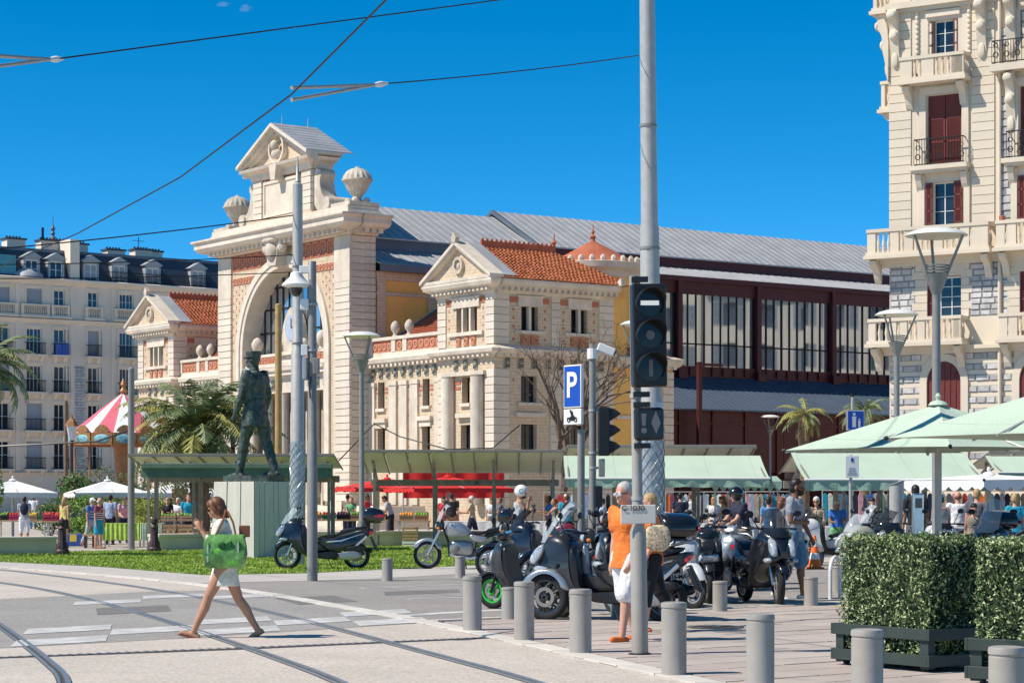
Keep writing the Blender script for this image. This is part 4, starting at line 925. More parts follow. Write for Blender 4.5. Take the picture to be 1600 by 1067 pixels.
balcony(rb, RF, 4.75, 9.3, 11.15, 12.35, .75, solid=(5.2, 6.6, 8.0))
balcony(rb, RF, -.6, 3.3, 7.6, 8.75, .75, solid=(.3, .75, 1.5, 2.95), post=.3); balcony(rb, RF, 4.8, 9.3, 7.6, 8.75, .6, solid=(5.2, 6.6, 8.0))
LS = T_(0, 0, 0) @ RZ(R(-90))     # left end wall, facing local -x
balcony(rb, LS, -4.5, -.9, 17.3, 18.6, .75, solid=(-3, -2)); balcony(rb, LS, -4.5, -.2, 21.2, 22.5, .8, solid=(-3, -2))
for z0, z1, x0, x1 in ((11.0, 11.15, -.3, BW), (7.45, 7.6, -.2, BW), (21.2, 21.45, -.1, BW)):
    mb = MB(); mb.box(x0, x1, -.3, 0, z0, z1); mb.box(x0, x1, -.15, 0, z0 - .15, z0); part('string_course', mb, plaster, rb)
mb = MB(); mb.tube([(4.66, -.12, 1), (4.66, -.12, 23)], .07, 8); part('drain_pipe', mb, plaster, rb)
def corbel(x, z, F=I4, s=1.0):
    mb = MB(F); mb.prism(smoothpoly([(0, z + .3), (-.5 * s, z + .3), (-.52 * s, z), (-.25 * s, z - .4), (-.3 * s, z - .8), (-.12, z - 1.5), (-.05, z - 2.2), (0, z - 2.3)], 2), x, x + .36, 'yz'); mb.ball((x + .18, -.5 * s, z + .05), (.22, .14, .2), 8, 6); mb.ball((x + .18, -.28 * s, z - .75), (.2, .14, .22), 8, 6); mb.ball((x + .18, -.1, z - 1.7), (.16, .1, .35), 8, 6)
    return part('carved_corbel', mb, plaster, rb, 40)
for x in (.1, 3.75, 4.95): corbel(x, 20.9)
corbel(4.95, 17.9); corbel(-.2, 20.6, LS)
mb = MB(); mb.lathe([(.02, 0), (.11, 0), (.14, .2), (.12, .22)], 10, (4.85, -.35, 12.35)); part('flower_pot', mb, terra, rb)
# ------------------------------------------------------------------ long pale apartment block on the left
lb = thing('apartment_block', 'long pale apartment block with slate mansard roof and chimneys behind the carousel', 'building', P(122, 778, 190) - V((0, 0, CAMH)), math.atan2(.58, .815))
LCOL = [(-12.4, 1.4), (-9.2, 1.0), (-6.9, 1.2), (-4.05, 1.4), (-1.73, 1.0), (1.42, .95), (4.63, 1.35), (7.95, 1.35), (11.2, 1.35), (14.6, 1.3), (18, 1.3)]
LROW = [(18.15, 19.6), (13.95, 16.2), (10.7, 13.0), (7.38, 9.72), (4.05, 6.45)]
holes = [(c - w / 2, c + w / 2, z0, z1) for c, w in LCOL for z0, z1 in LROW]
mb = MB(); mb.wall(-14, 24, 0, 20.3, holes, .35); part('wall', mb, [plaster2], lb)
mb = MB(); mb.box(-14, 24, .5, 12, 0, 20.2); part('core', mb, slate, lb)
mb = MB(); moulding(mb, -14, 24, [(.05, 20.0), (.15, 20.1), (.5, 20.3), (.55, 20.5), (.05, 20.6)]); part('cornice', mb, plaster2, lb)
mb = MB(); moulding(mb, -14, 24, [(.05, 16.7), (.3, 16.85), (.35, 17.0), (.05, 17.1)]); part('string_course', mb, plaster2, lb)
mb = MB(); moulding(mb, -14, 24, [(.1, 3.6), (.3, 3.75), (.05, 3.9)]); part('string_course', mb, plaster2, lb)
for x in (-5.6, -.55, 3.3, 6.2): 
    for z0, z1 in ((3.9, 16.7), (17.1, 20)): mb = MB(); mb.box(x - .18, x + .18, -.12, 0, z0, z1); part('pilaster', mb, plaster2, lb)
mb = MB(); mb.box(.05 - .65, .05 + .45, -.06, 0, 3.9, 13.0); part('stone_backing', mb, mortar, lb)
smesh = MB().box(0, .34, -.1, 0, 0, .2).mesh('stone_block', greystone)
for j in range(36):
    for i in range(3):
        x = -.58 + i * .37 + (.12 if j % 2 else 0); place('stone_block', smesh, lb, T_(x, 0, 3.95 + j * .25))
for ci, (c, w) in enumerate(LCOL):
    if not -9.5 < c < 12: continue
    for ri, (z0, z1) in enumerate(LROW):
        a, b = c - w / 2, c + w / 2
        if (ci + ri * 3) % 7 == 1 or (ri == 0 and ci in (3, 2)) or (ri == 3 and ci == 3): win(lb, I4, a, b, z0, z1, .12, nx=1, nz=10, frame=greyshut, glass=greyshut, pane='blind')
        else: win(lb, I4, a, b, z0, z1, .2, nx=4 if w > 1.2 else 2, nz=2, fw=.09)
        mb = MB(); mb.box(a - .22, b + .22, -.1, 0, z1 + .1, z1 + .28); mb.box(a - .2, a - .05, -.06, 0, z0, z1 + .1); mb.box(b + .05, b + .2, -.06, 0, z0, z1 + .1); part('window_surround', mb, plaster2, lb)
        if w < 1.1 and ri: shutter(lb, I4, b + .0, z0, .35, z1 - z0, greyshut, .02)
        if ri == 0:
            wd = .35 if w < 1.1 else .6
            balcony(lb, I4, a - wd, b + wd, 17.1, 18.25, .3, post=.25, mat=plaster2, left=False, right=False, brackets=False)
        else:
            key = ('lr', w, ri == 9)
            if key not in WCACHE:
                mb = MB(); x0, x1 = -w / 2 - .2, w / 2 + .2
                for z in (.05, .98): mb.box(x0, x1, -.42, -.38, z - .03, z + .03); mb.box(x0, x0 + .04, -.4, 0, z - .03, z + .03); mb.box(x1 - .04, x1, -.4, 0, z - .03, z + .03)
                k = x0
                while k < x1: mb.box(k, k + .035, -.41, -.39, .05, .98); k += .115
                WCACHE[key] = mb.mesh('railing', iron); WCACHE[key + (1,)] = MB().box(x0 - .1, x1 + .1, -.5, 0, -.2, 0).prism([(0, -.2), (-.4, -.2), (-.1, -.6), (0, -.7)], x0 + .1, x0 + .4, 'yz').prism([(0, -.2), (-.4, -.2), (-.1, -.6), (0, -.7)], x1 - .4, x1 - .1, 'yz').mesh('balcony', plaster2)
            o = place('balcony', WCACHE[key + (1,)], lb, T_(c, 0, z0)); place('railing', WCACHE[key], o)
mb = MB(); m_blue = cloth('blue_laundry', (.05, .12, .45))
for k in range(4): mb.box(-2.3 + k * .32, -2.05 + k * .32, -.47, -.44, 13.75 + (k % 2) * .15, 14.9)
part('laundry', mb, m_blue, lb)
# mansard, dormers, chimneys
mb = MB(); mb.prism([(.2, 20.55), (1.3, 23.0), (12, 23.4), (12, 20.55)], -14, 24, 'yz'); part('mansard_roof', mb, slate, lb)
mb = MB(); mb.box(-14, 24, 1.2, 1.5, 22.95, 23.2); part('ridge_flashing', mb, zinc_d, lb)
for c in (-4.2, -1.95, 1.3, 4.05, 7.3, 11.8):
    mb = MB(); mb.box(c - .75, c - .6, .2, 1.4, 20.6, 22.2); mb.box(c + .6, c + .75, .2, 1.4, 20.6, 22.2); mb.box(c - .75, c + .75, .2, 1.4, 22.1, 22.3); mb.prism([(c - .95, 22.3), (c, 22.85), (c + .95, 22.3)], .05, 1.6, 'xz'); part('dormer', mb, greyshut, lb)
    win(lb, I4, c - .6, c + .6, 20.6, 22.1, .3, nx=2, nz=2, frame=white_p, glass=greyshut if c > 0 else glass_d, fw=.1)
for x0, x1, z0, z1, y in ((-5.3, -3.6, 22.5, 24.1, 3), (-2.4, .05, 22.5, 24.1, 2.4), (.7, 2.3, 22.5, 24.05, 3), (4.2, 5.9, 22.5, 23.75, 3), (6.9, 8.6, 22.5, 23.95, 3), (8.7, 9.9, 22.5, 23.95, 3.6)):
    mb = MB(); mb.box(x0, x1, y, y + 1.2, z0, z1); o = part('chimney', mb, plaster2, lb); mb = MB(); mb.box(x0 - .12, x1 + .12, y - .12, y + 1.3, z1, z1 + .14)
    for k in range(int((x1 - x0) / .3)): mb.cyl((x0 + .2 + k * .3, y + .6, z1 + .1), (x0 + .2 + k * .3, y + .6, z1 + .35), .1, .1, 6)
    part('chimney_cap', mb, slate, o)
mb = MB(); mb.box(-.75, .12, -.05, 2.6, 20.4, 24.1); part('firewall', mb, plaster2, lb)
mb = MB(); mb.lathe([(.5, 23.3), (.8, 23.6), (.7, 24.2), (.3, 24.6), (.12, 24.8), (.2, 25.0), (.1, 25.2), (.22, 25.4), (.05, 25.7), (.02, 26.6)], 10, (-.6, 4, 0)); part('spire', mb, zinc_d, lb, 40)
mb = MB(); mb.lathe([(1.5, 20.6), (1.4, 20.9), (.9, 21.25), (.1, 21.4)], 20, (-4.4, .9, 0)); part('bay_dome', mb, zinc, lb, 40)
mb = MB(); mb.cyl((-2, 3, 24), (-2, 3, 25.3), .12, .12, 8); mb.box(7.4, 7.45, 3.4, 3.45, 24, 25.2); mb.box(6.8, 8.0, 3.4, 3.43, 24.8, 24.84); part('aerial', mb, iron, lb)
mb = MB(); mb.box(-9, -5.6, .3, 2, 20.7, 22.4); part('roof_awning', mb, mk('turquoise_blind', (.08, .3, .36), .7), lb)
railing(lb, I4, 2.6, 13, 20.65, 21.5, -.05, 'roof_railing')
# ------------------------------------------------------------------ houses of the side street (they show in the hall glass)
for i, (ox, oy) in enumerate(((66, 135), (58.6, 114), (51.3, 93.2))):
    h = thing('street_house', ['pale street house mirrored in the glass hall, farthest from the square', 'pale street house mirrored in the middle of the glass hall', 'pale street house mirrored in the glass hall, nearest the square'][i], 'building', (ox, oy, 0), math.atan2(-.945, -.33), 'houses of the side street')
    hh = (18, 23, 24)[i]; cs = [(k * 3 + 1.4, 1.2) for k in range(7)]; hl = [(c, c + w, z, z + 1.9) for c, w in cs for z in (2, 5.3, 8.6, 11.9, 15.2, 18.5, 21.8) if z + 2.5 < hh]
    mb = MB(); mb.wall(0, 22, 0, hh, hl, .3); mb.box(0, 22, .3, 10, 0, hh - .1, 1); part('wall', mb, [plaster2, slate], h)
    for a, b, c, d in hl: shutter(h, I4, a - .6, c, .58, d - c, greyshut); shutter(h, I4, b + .02, c, .58, d - c, greyshut)
    mb = MB(); mb.prism([(-.6, hh), (5, hh + 2.2), (10.4, hh)], 0, 22, 'yz'); part('roof', mb, zinc_d, h)
# ------------------------------------------------------------------ lamps, poles, wires, signals, signs, bollards
def text(s, size, mat, parent, mtx, name='lettering', bold=0):
    c = bpy.data.curves.new(name, 'FONT'); c.body = s; c.size = size; c.align_x = 'CENTER'; c.align_y = 'CENTER'; c.extrude = .002; c.offset = bold; c.resolution_u = 3
    t = bpy.data.objects.new(name, c); COL.objects.link(t); dg = bpy.context.evaluated_depsgraph_get(); me = bpy.data.meshes.new_from_object(t.evaluated_get(dg))
    bpy.data.objects.remove(t); bpy.data.curves.remove(c); me.materials.clear(); me.materials.append(mat); me.name = name
    return place(name, me, parent, mtx @ RX(R(90)))
def at(px, Y): return V(((px - 800) * Y / FPX, Y, 0))
m_disc = mk('lamp_disc_white', (.72, .71, .66), .4, var=.05, stain=.15); m_discu = mk('lamp_disc_cream', (.70, .64, .50), .5, var=.05)
def lamp(px, Y, label, h=6.05, s=1.0):
    t = thing('street_lamp', label, 'street lamp', at(px, Y), rnd.uniform(0, 6), 'disc-topped street lamps')
    mb = MB(); mb.tube([(0, 0, 0), (0, 0, .9), (0, 0, .95), (0, 0, h - 1.05)], [.105 * s, .10 * s, .075 * s, .07 * s], 14); part('pole', mb, steel_p, t, 40)
    mb = MB(); mb.lathe([(.07, h - 1.05), (.2 * s, h - .72), (.21 * s, h - .7), (.05, h - .68)], 16); 
    for k in range(3): mb.lathe([(.19 * s, h - .66 + k * .05), (.22 * s, h - .66 + k * .05), (.22 * s, h - .645 + k * .05), (.19 * s, h - .645 + k * .05)], 16)
    part('collar', mb, steel_p, t, 40)
    for k in range(3):
        a = 2 * math.pi * k / 3; ca, sa = math.cos(a), math.sin(a); part('arm', MB().tube([(.15 * ca, .15 * sa, h - .8), (.47 * s * ca, .47 * s * sa, h - .06)], .025, 6), steel_p, t)
    mb = MB(); mb.lathe([(.02, h + .09), (.25 * s, h + .075), (.42 * s, h + .03), (.52 * s, h - .03), (.53 * s, h - .045)], 28, mi=0); mb.lathe([(.53 * s, h - .046), (.4 * s, h - .075), (.02, h - .09)], 28, mi=1); part('shade', mb, [m_disc, m_discu], t, 50)
    return t
lamp(565, 60, 'grey street lamp with white disc beside the station arch'); lamp(1463, 37, 'tall grey street lamp with white disc, largest and nearest, before the cream house')
lamp(1401, 53, 'grey street lamp with white disc at the left corner of the cream house'); lamp(1203, 116, 'small distant street lamp before the dark red hall wall', 5.9); lamp(1001, 56, 'street lamp mostly hidden behind the tram signal')
m_wrap = mk('diamond_mesh_wrap', (.46, .46, .45), .4, .6, var=.1)
def mast(px, Y, label, zr, h, wrap, lean=0):
    t = thing('catenary_mast', label, 'mast', at(px, Y), 0, 'overhead line masts'); t.rotation_euler.y = lean
    zs = [z for z, _ in zr]; mb = MB(); mb.tube([(0, 0, z) for z in zs], [r for _, r in zr], 16); part('pole', mb, steel, t, 50)
    mb = MB()
    for z in (h - .0, h * .78, h * .58): mb.lathe([(.0, z - .02), (float(np.interp(z, zs, [r for _, r in zr])) + .012, z - .02), (float(np.interp(z, zs, [r for _, r in zr])) + .012, z + .02), (0, z + .02)], 16)
    part('collar', mb, steel_p, t, 40)
    r = float(np.interp(wrap[0], zs, [q for _, q in zr])) + .006; mb = MB(); n = 9
    mb.lathe([(r, wrap[0]), (r, wrap[1])], 18)
    dz = .11; k = 0
    for d in (1, -1):
        for i in range(n):
            pts = []; z = wrap[0]; a = 2 * math.pi * i / n
            while z < wrap[1]: pts.append(((r + .008) * math.cos(a), (r + .008) * math.sin(a), z)); z += .1; a += d * .4
            mb.tube(pts, .006, 3)
    o = part('mesh_wrap', mb, m_wrap, t)
    return t
mast(465, 50, 'slim steel tram mast with spike top before the station arch', [(0, .165), (4.9, .15), (4.95, .12), (8.75, .115), (8.8, .05), (9.4, .012)], 8.8, (.6, 2.85))
mast(1021, 32, 'tall thick steel tram mast behind the tram signal', [(0, .175), (3.0, .168), (3.05, .15), (5.5, .14), (5.6, .125), (10.5, .105)], 9.0, (1.35, 2.95), R(-.6))
def wire(pts, r, label, name='overhead_wire', mat=iron, sag=0, cat='wire', grp='overhead tram wires'):
    P_ = [V(p) for p in pts]
    if sag and len(P_) == 2: P_ = [P_[0].lerp(P_[1], i / 12) - V((0, 0, sag * 4 * (i / 12) * (1 - i / 12))) for i in range(13)]
    o = MB().tube(P_, r, 5).build(name, mat, smooth=60); return tag(o, label, cat, grp)
J = V((-2.43, 24, 6.0))
wire([(1.6, 8, 6), (-.2, 15, 6), (-1.11, 19.4, 6), J, (-4.6, 30.2, 6), (-7.3, 36.6, 6), (-11, 44.5, 6.05), (-20, 60, 6.1)], .011, 'dark contact wire running diagonally down the sky to the left')
A = P(998, 87, 32)
wire([J + (A - J) * .22, A], .008, 'thin wire from the thick mast to the contact wire', sag=.03)
def pulloff(p, d, label, ln):
    t = thing('pull_off_bracket', label, 'bracket', p); d = d.normalized(); e = d * ln; up = V((0, 0, .07))
    part('rod', MB().tube([up, e], .022, 6), steel, t); part('rod', MB().tube([-up * .9, e], .022, 6), steel, t); part('insulator', MB().tube([e, e + d * .1, e + d * .16, e + d * .3], [.02, .035, .035, .015], 8), white_p, t)
pulloff(J, A - J, 'grey pull-off rods on the contact wire above the station pediment', (A - J).length * .19)
B0 = P(-25, 97, 22.2); B1 = P(85, 93, 23.6); B2 = P(1300, -75, 40)
pulloff(B0, B1 - B0, 'grey pull-off rods at the upper left edge of the sky', (B1 - B0).length * .93)
wire([B1, P(790, -1, 31), B2], .009, 'long thin wire rising across the upper left sky')
Lm = at(465, 50)
for (y0, y1, lab) in ((394, 336, 'uppermost wire from the slim mast towards the slate roof'), (414, 398, 'middle wire from the slim mast towards the left'), (435, 425, 'lowest wire from the slim mast towards the left')):
    wire([P(-60, y0, 44), P(463, y1, 50)], .014 if y0 < 400 else .011, lab, sag=.05)
wire([P(0, 697, 75), P(150, 690, 74), P(204, 672, 72)], .03, 'black cable sagging past the carousel to a pole', 'cable', black_pl, cat='cable', grp=None)
wire([P(527, 722, 100), P(585, 662, 104), P(625, 682, 102), P(700, 702, 101), P(770, 700, 100), P(812, 664, 100)], .03, 'black cable slung along the station wall above the stalls', 'cable', black_pl, cat='cable', grp=None)
# camera mast
t = thing('camera_mast', 'grey post with white dome camera standing before the black scooter', 'post', at(488, 40.5))
part('pole', MB().tube([(0, 0, 0), (0, 0, 2.6), (0, 0, 2.62), (0, 0, 5.95)], [.10, .095, .085, .075], 14), steel_p, t, 40)
mb = MB(); mb.box(-.24, -.05, -.05, .05, 5.73, 5.87); mb.box(-.05, .0, -.07, .07, 5.6, 5.95); part('camera_arm', mb, white_p, t, bevel=.01)
mb = MB(); mb.lathe([(.05, 5.76), (.1, 5.74), (.12, 5.66), (.27, 5.52), (.26, 5.49), (.15, 5.46)], 20, (-.3, 0, 0), 0); mb.lathe([(.13, 5.47), (.12, 5.38), (.07, 5.31), (.01, 5.29)], 14, (-.3, 0, 0), 1); part('dome_camera', mb, [white_p, black_gl], t, 50)
for z, x, w in ((5.15, -.22, .16), (4.3, -.2, .12)): part('bracket', MB().box(x, x + w, -.09, .05, z - .1, z + .1), white_p, t, bevel=.01); part('clamp', MB().lathe([(.085, z - .02), (.105, z - .02), (.105, z + .02), (.085, z + .02)], 12), steel, t)
mb = MB(); mb.box(-.17, -.09, -.14, .1, 3.75, 4.17); part('equipment_box', mb, greyshut, t, bevel=.015); part('equipment_box', MB().box(.02, .14, -.16, .0, 3.85, 4.15), steel_p, t, bevel=.015); part('cable', MB().tube([(-.02, -.1, 3.8), (-.04, -.11, 3.6), (-.03, -.1, 3.4)], .015, 5), black_pl, t)
# tram signal in the foreground
TS = at(1000, 21.3)
t = thing('tram_signal', 'black tram signal head on slim grey post in the foreground', 'traffic light', TS); t.rotation_euler.y = R(-.9)
part('post', MB().tube([(0, 0, 0), (0, 0, 1.22), (0, 0, 1.30), (0, 0, 3.72)], [.083, .08, .052, .048], 18), bollard_m, t, 40)
part('base_plate', MB().lathe([(.12, 0), (.12, .03), (.09, .04)], 18), iron, t)
mb = MB(); mb.box(-.168, .168, -.08, .08, 2.63, 3.63); hd = part('signal_head', mb, black_pl, t, bevel=.02); hd.matrix_local = T_(.125, -.10, 0) @ RZ(R(8))
m_sig = mk('lit_white_signal', (.8, .8, .78), .4); m_sig.node_tree.nodes['Principled BSDF'].inputs['Emission Color'].default_value = (1, 1, .95, 1); m_sig.node_tree.nodes['Principled BSDF'].inputs['Emission Strength'].default_value = .25
m_dim = mk('unlit_signal', (.16, .16, .165), .5)
m_lensd = mk('dark_signal_lens', (.012, .012, .014), .15)
for k, z in enumerate((3.44, 3.13, 2.81)):
    rs = []
    for j in range(25):       # hood: half-open sleeve
        a = math.pi * (-.22 + 1.44 * j / 24); l = .06 + .2 * (max(0, math.sin(a)) ** .6 if math.sin(a) > 0 else 0)
        rs.append([(.135 * math.cos(a), -.08, z + .135 * math.sin(a)), (.138 * math.cos(a), -.08 - l, z + .138 * math.sin(a)), (.144 * math.cos(a), -.08 - l, z + .144 * math.sin(a)), (.144 * math.cos(a), -.08, z + .144 * math.sin(a))])
    part('hood', MB().rings(rs), black_pl, hd, 40)
    part('lens', MB().lathe([(.0, -.086), (.128, -.084), (.13, -.078)], 20, (0, 0, z), 0, 'y'), m_lensd, hd, 40)
    mb = MB()
    if k == 0: mb.box(-.09, .09, -.1, -.088, z - .022, z + .022)
    elif k == 1: mb.lathe([(0, -.1), (.045, -.1), (.045, -.088), (0, -.088)], 16, (0, 0, z), 0, 'y')
    else: mb.box(-.02, .02, -.1, -.088, z - .08, z + .08)
    part('signal_bar', mb, m_sig if k == 0 else m_dim, hd)
mb = MB(); mb.box(-.145, .145, -.05, .06, 2.11, 2.43); h2 = part('signal_box', mb, black_pl, t, bevel=.035); h2.matrix_local = T_(.115, -.10, 0) @ RZ(R(8))
part('signal_face', MB().box(-.12, .12, -.058, -.05, 2.135, 2.405), m_lensd, h2, bevel=.01)
mb = MB(); mb.prism([(-.085, 2.37), (-.035, 2.37), (-.045, 2.25), (-.075, 2.25)], -.066, -.058, 'xz'); mb.lathe([(0, -.066), (.028, -.066), (.028, -.058), (0, -.058)], 14, (-.06, 0, 2.205), 0, 'y'); part('exclamation_mark', mb, m_dim, h2)
part('diamond_mark', MB().prism([(.06, 2.39), (.105, 2.28), (.06, 2.17), (.015, 2.28)], -.066, -.058, 'xz'), m_dim, h2)
for z in (3.68, 2.56, 2.46, 2.06): part('bracket', MB().box(-.03, .13, -.12, -.02, z - .025, z + .025), black_pl, t)
for z in (2.55, 1.55): part('clamp', MB().lathe([(.05, z - .02), (.06, z - .02), (.06, z + .02), (.05, z + .02)], 14), steel, t)
m_plate = mk('weathered_white_plate', (.58, .56, .50), .55, var=.08, scale=6, stain=.4, stcol=(.4, .37, .3))
sp = part('number_plate', MB().prism(smoothpoly([(-.172, 1.3), (.172, 1.3), (.172, 1.485), (-.172, 1.485)], 0), -.1, -.085, 'xz'), m_plate, t, bevel=.012)
text('C 1030', .075, iron, sp, T_(-.05, -.107, 1.452))
# parking sign
t = thing('parking_sign', 'blue parking sign with white P and motorcycle plate on grey post', 'sign', at(908, 38))
part('post', MB().tube([(0, 0, 0), (0, 0, 2.75)], .065, 12), steel_p, t, 40)
blue = mk('sign_blue', (.008, .07, .42), .35, var=.03); FS = T_(-.06, -.03, 0) @ RZ(R(-54)) @ T_(0, -.09, 0)
s1 = part('sign_panel', MB().box(-.25, .25, -.03, .03, 3.12, 3.87), white_p, t, bevel=.01); s1.matrix_local = FS
part('sign_field', MB().box(-.225, .225, -.036, -.03, 3.145, 3.845), blue, s1); text('P', .62, white_p, s1, T_(-.01, -.042, 3.5), bold=.012)
s2 = part('plate', MB().box(-.25, .25, -.03, .03, 2.83, 3.1), white_p, t, bevel=.01); s2.matrix_local = FS
mb = MB()
for x in (-.1, .1): mb.lathe([(.028, -.042), (.045, -.042), (.045, -.036), (.028, -.036)], 12, (x, 0, 2.915), 0, 'y')
mb.prism([(-.1, 2.92), (-.03, 2.98), (.06, 2.985), (.1, 2.93), (.03, 2.9), (-.04, 2.9)], -.042, -.036, 'xz'); mb.prism([(-.02, 2.98), (.04, 2.98), (.02, 3.06), (-.05, 3.04)], -.042, -.036, 'xz'); mb.lathe([(0, -.042), (.025, -.042), (.025, -.036), (0, -.036)], 10, (-.04, 0, 3.065), 0, 'y'); part('motorcycle_pictogram', mb, iron, s2)
# camera post with side-on traffic light
t = thing('signal_post', 'slim grey post with white bullet camera and dark traffic light seen side-on', 'traffic light', at(926, 36))
part('post', MB().tube([(0, 0, 0), (0, 0, 4.1)], .058, 12), steel_p, t, 40)
part('camera_bracket', MB().lathe([(.06, 3.85), (.09, 3.85), (.09, 4.02), (.06, 4.02)], 12), white_p, t)
cm = part('camera', MB().box(-.02, .28, -.06, .06, -.07, .07), white_p, t, bevel=.02); cm.matrix_local = T_(.1, -.02, 4.05) @ RY(R(22))
part('camera_lens', MB().lathe([(0, .28), (.045, .28), (.045, .3), (0, .3)], 12, (0, 0, 0), 0, 'x'), black_gl, cm)
hd = part('signal_head', MB().box(.09, .28, -.14, .14, 2.25, 3.05), black_pl, t, bevel=.02)
for z in (2.92, 2.65, 2.38): part('hood', MB().prism([(.28, z - .1), (.28, z + .12), (.36, z + .1), (.46, z + .03), (.44, z)], -.11, .11, 'xz'), black_pl, hd)
part('box', MB().box(.1, .2, -.07, .07, 1.9, 2.2), steel_p, t, bevel=.01); part('repeater_signal', MB().box(.04, .16, -.08, .08, 1.4, 1.75), black_pl, t, bevel=.01)
for z in (3.0, 2.3, 2.05): part('clamp', MB().lathe([(.06, z - .02), (.07, z - .02), (.07, z + .02), (.06, z + .02)], 12).box(.05, .1, -.02, .02, z - .02, z + .02), steel, t)
# pedestrian sign, info sign
t = thing('pedestrian_sign', 'square blue pedestrian zone sign with adult and child figures', 'sign', at(1332, 60))
part('post', MB().tube([(0, 0, 0), (0, 0, 4.35)], .04, 10), steel, t, 40); part('post_cap', MB().cyl((0, 0, 4.35), (0, 0, 4.42), .06), iron, t)
s1 = part('sign_panel', MB().box(-.27, .27, -.06, 0, 3.4, 3.98), steel_p, t, bevel=.015); s1.matrix_local = T_(.06, -.06, 0) @ RZ(R(12)); part('sign_field', MB().box(-.25, .25, -.066, -.06, 3.42, 3.96), white_p, s1); part('sign_field', MB().box(-.23, .23, -.07, -.066, 3.44, 3.94), blue, s1)
for x, s, z in ((-.05, 1, 3.5), (.1, .6, 3.5)):
    mb = MB(); mb.lathe([(0, -.077), (.04 * s, -.077), (.04 * s, -.071), (0, -.071)], 10, (x, 0, z + .36 * s), 0, 'y'); mb.prism([(x - .06 * s, z + .3 * s), (x + .06 * s, z + .3 * s), (x + .05 * s, z + .16 * s), (x + .05 * s, z), (x - .05 * s, z), (x - .05 * s, z + .16 * s)], -.077, -.071, 'xz'); part('figure', mb, white_p, s1)
t = thing('notice_sign', 'small white notice plate on a thin post before the green awning', 'sign', at(1329, 45))
part('post', MB().tube([(0, 0, 0), (0, 0, 2.45)], .035, 10), steel, t, 40); s1 = part('plate', MB().box(-.12, .16, -.06, -.04, 1.97, 2.43), white_p, t, bevel=.01)
part('emblem', MB().box(0, .05, -.068, -.06, 2.3, 2.38), blue, s1)
for k in range(5): part('text_line', MB().box(-.08 + .01 * k, .12 - .01 * k, -.066, -.06, 2.03 + k * .035, 2.042 + k * .035), greyshut, s1)
t = thing('ticket_pillar', 'round grey pillar with slanted top among the parked motorcycles', 'pillar', at(1401, 47)); mb = MB(); mb.rings([[(.16 * math.cos(2 * math.pi * k / 20), .16 * math.sin(2 * math.pi * k / 20), 0) for k in range(20)], [(.16 * math.cos(2 * math.pi * k / 20), .16 * math.sin(2 * math.pi * k / 20), 1.86 + .05 * math.cos(2 * math.pi * k / 20)) for k in range(20)]]); part('body', mb, steel, t, 40); mb = MB(); mb.rings([[(.175 * math.cos(2 * math.pi * k / 20), .175 * math.sin(2 * math.pi * k / 20), z + .05 * math.cos(2 * math.pi * k / 20)) for k in range(20)] for z in (1.87, 1.89)]); part('lid', mb, steel_p, t)
t = thing('parking_meter', 'slim silver parking meter beside the man in the black T-shirt', 'parking meter', at(1434, 44)); part('body', MB().box(-.11, .11, -.1, .1, 0, 1.65), chrome, t, bevel=.03); part('screen', MB().box(-.07, .07, -.106, -.1, 1.35, 1.55), black_gl, t)
# ------------------------------------------------------------------ bollards
def bollard(px, base_y, h, r, label, grp):
    t = thing('bollard', label, 'bollard', G(px, base_y), rnd.uniform(0, 6), grp); key = (h, r)
    if key not in WCACHE:
        WCACHE[key] = (MB().lathe([(r * 1.0, 0), (r * 1.0, .02), (r * .97, .03), (r * .97, h * .9), (r * .93, h * .905)], 28).mesh('shaft', bollard_m, 30), MB().lathe([(r * .93, h * .905), (r * .93, h * .925), (r * 1.0, h * .93), (r * 1.0, h - .02), (r * .96, h - .005), (r * .8, h), (.001, h + .004)], 28).mesh('cap', bollard_m, 30))
    place('shaft', WCACHE[key][0], t); place('cap', WCACHE[key][1], t)
g1 = 'tall grey bollards along the tram bed'; g2 = 'short grey bollards by the parked motorcycles'
for px, by, lab in ((738, 987, 'tall grey bollard farthest left in the near row, beside the green-wheeled scooter'), (819, 1002, 'tall grey bollard second from the left, before the green-wheeled scooter'), (907, 1022, 'tall grey bollard before the front wheel of the grey scooter'), (1053, 1057, 'tall grey bollard just right of the tram signal post'), (1188, 1088, 'tall grey bollard between the signal post and the hedge'), (1355, 1129.5, 'tall grey bollard before the left hedge planter'), (1573, 1176, 'tall grey bollard at the bottom right corner before the second hedge')): bollard(px, by, .65, .113, lab, g1)
for px, by, lab in ((605, 908, 'short grey bollard between the black scooter and the silver motorcycle'), (719, 903, 'short grey bollard before the silver touring motorcycle'), (796, 970, 'short grey bollard behind the near row by the green wheel'), (966, 966, 'short grey bollard behind the legs of the man in orange'), (1125, 957, 'short grey bollard before the sporty black scooter'), (1267, 948, 'short grey bollard right of the big black scooter'), (1308, 925, 'short grey bollard behind the white hoop')): bollard(px, by, .43, .103, lab, g2)
t = thing('cycle_hoop', 'white tubular cycle hoop at the left end of the hedge', 'bike rack', G(1305, 936), R(62)); part('hoop', MB().tube([(-.22, 0, 0), (-.22, 0, .45)] + [(.22 * -math.cos(math.pi * k / 8), 0, .45 + .2 * math.sin(math.pi * k / 8)) for k in range(9)] + [(.22, 0, .45), (.22, 0, 0)], .03, 10), white_p, t, 60)
t = thing('traffic_cone', 'orange and white traffic cone beside the man in the grey T-shirt', 'cone', G(1273, 889)); m_or = mk('cone_orange', (.80, .16, .025), .5, var=.08, stain=.15)
part('base', MB().box(-.19, .19, -.19, .19, 0, .05), m_or, t, bevel=.02)
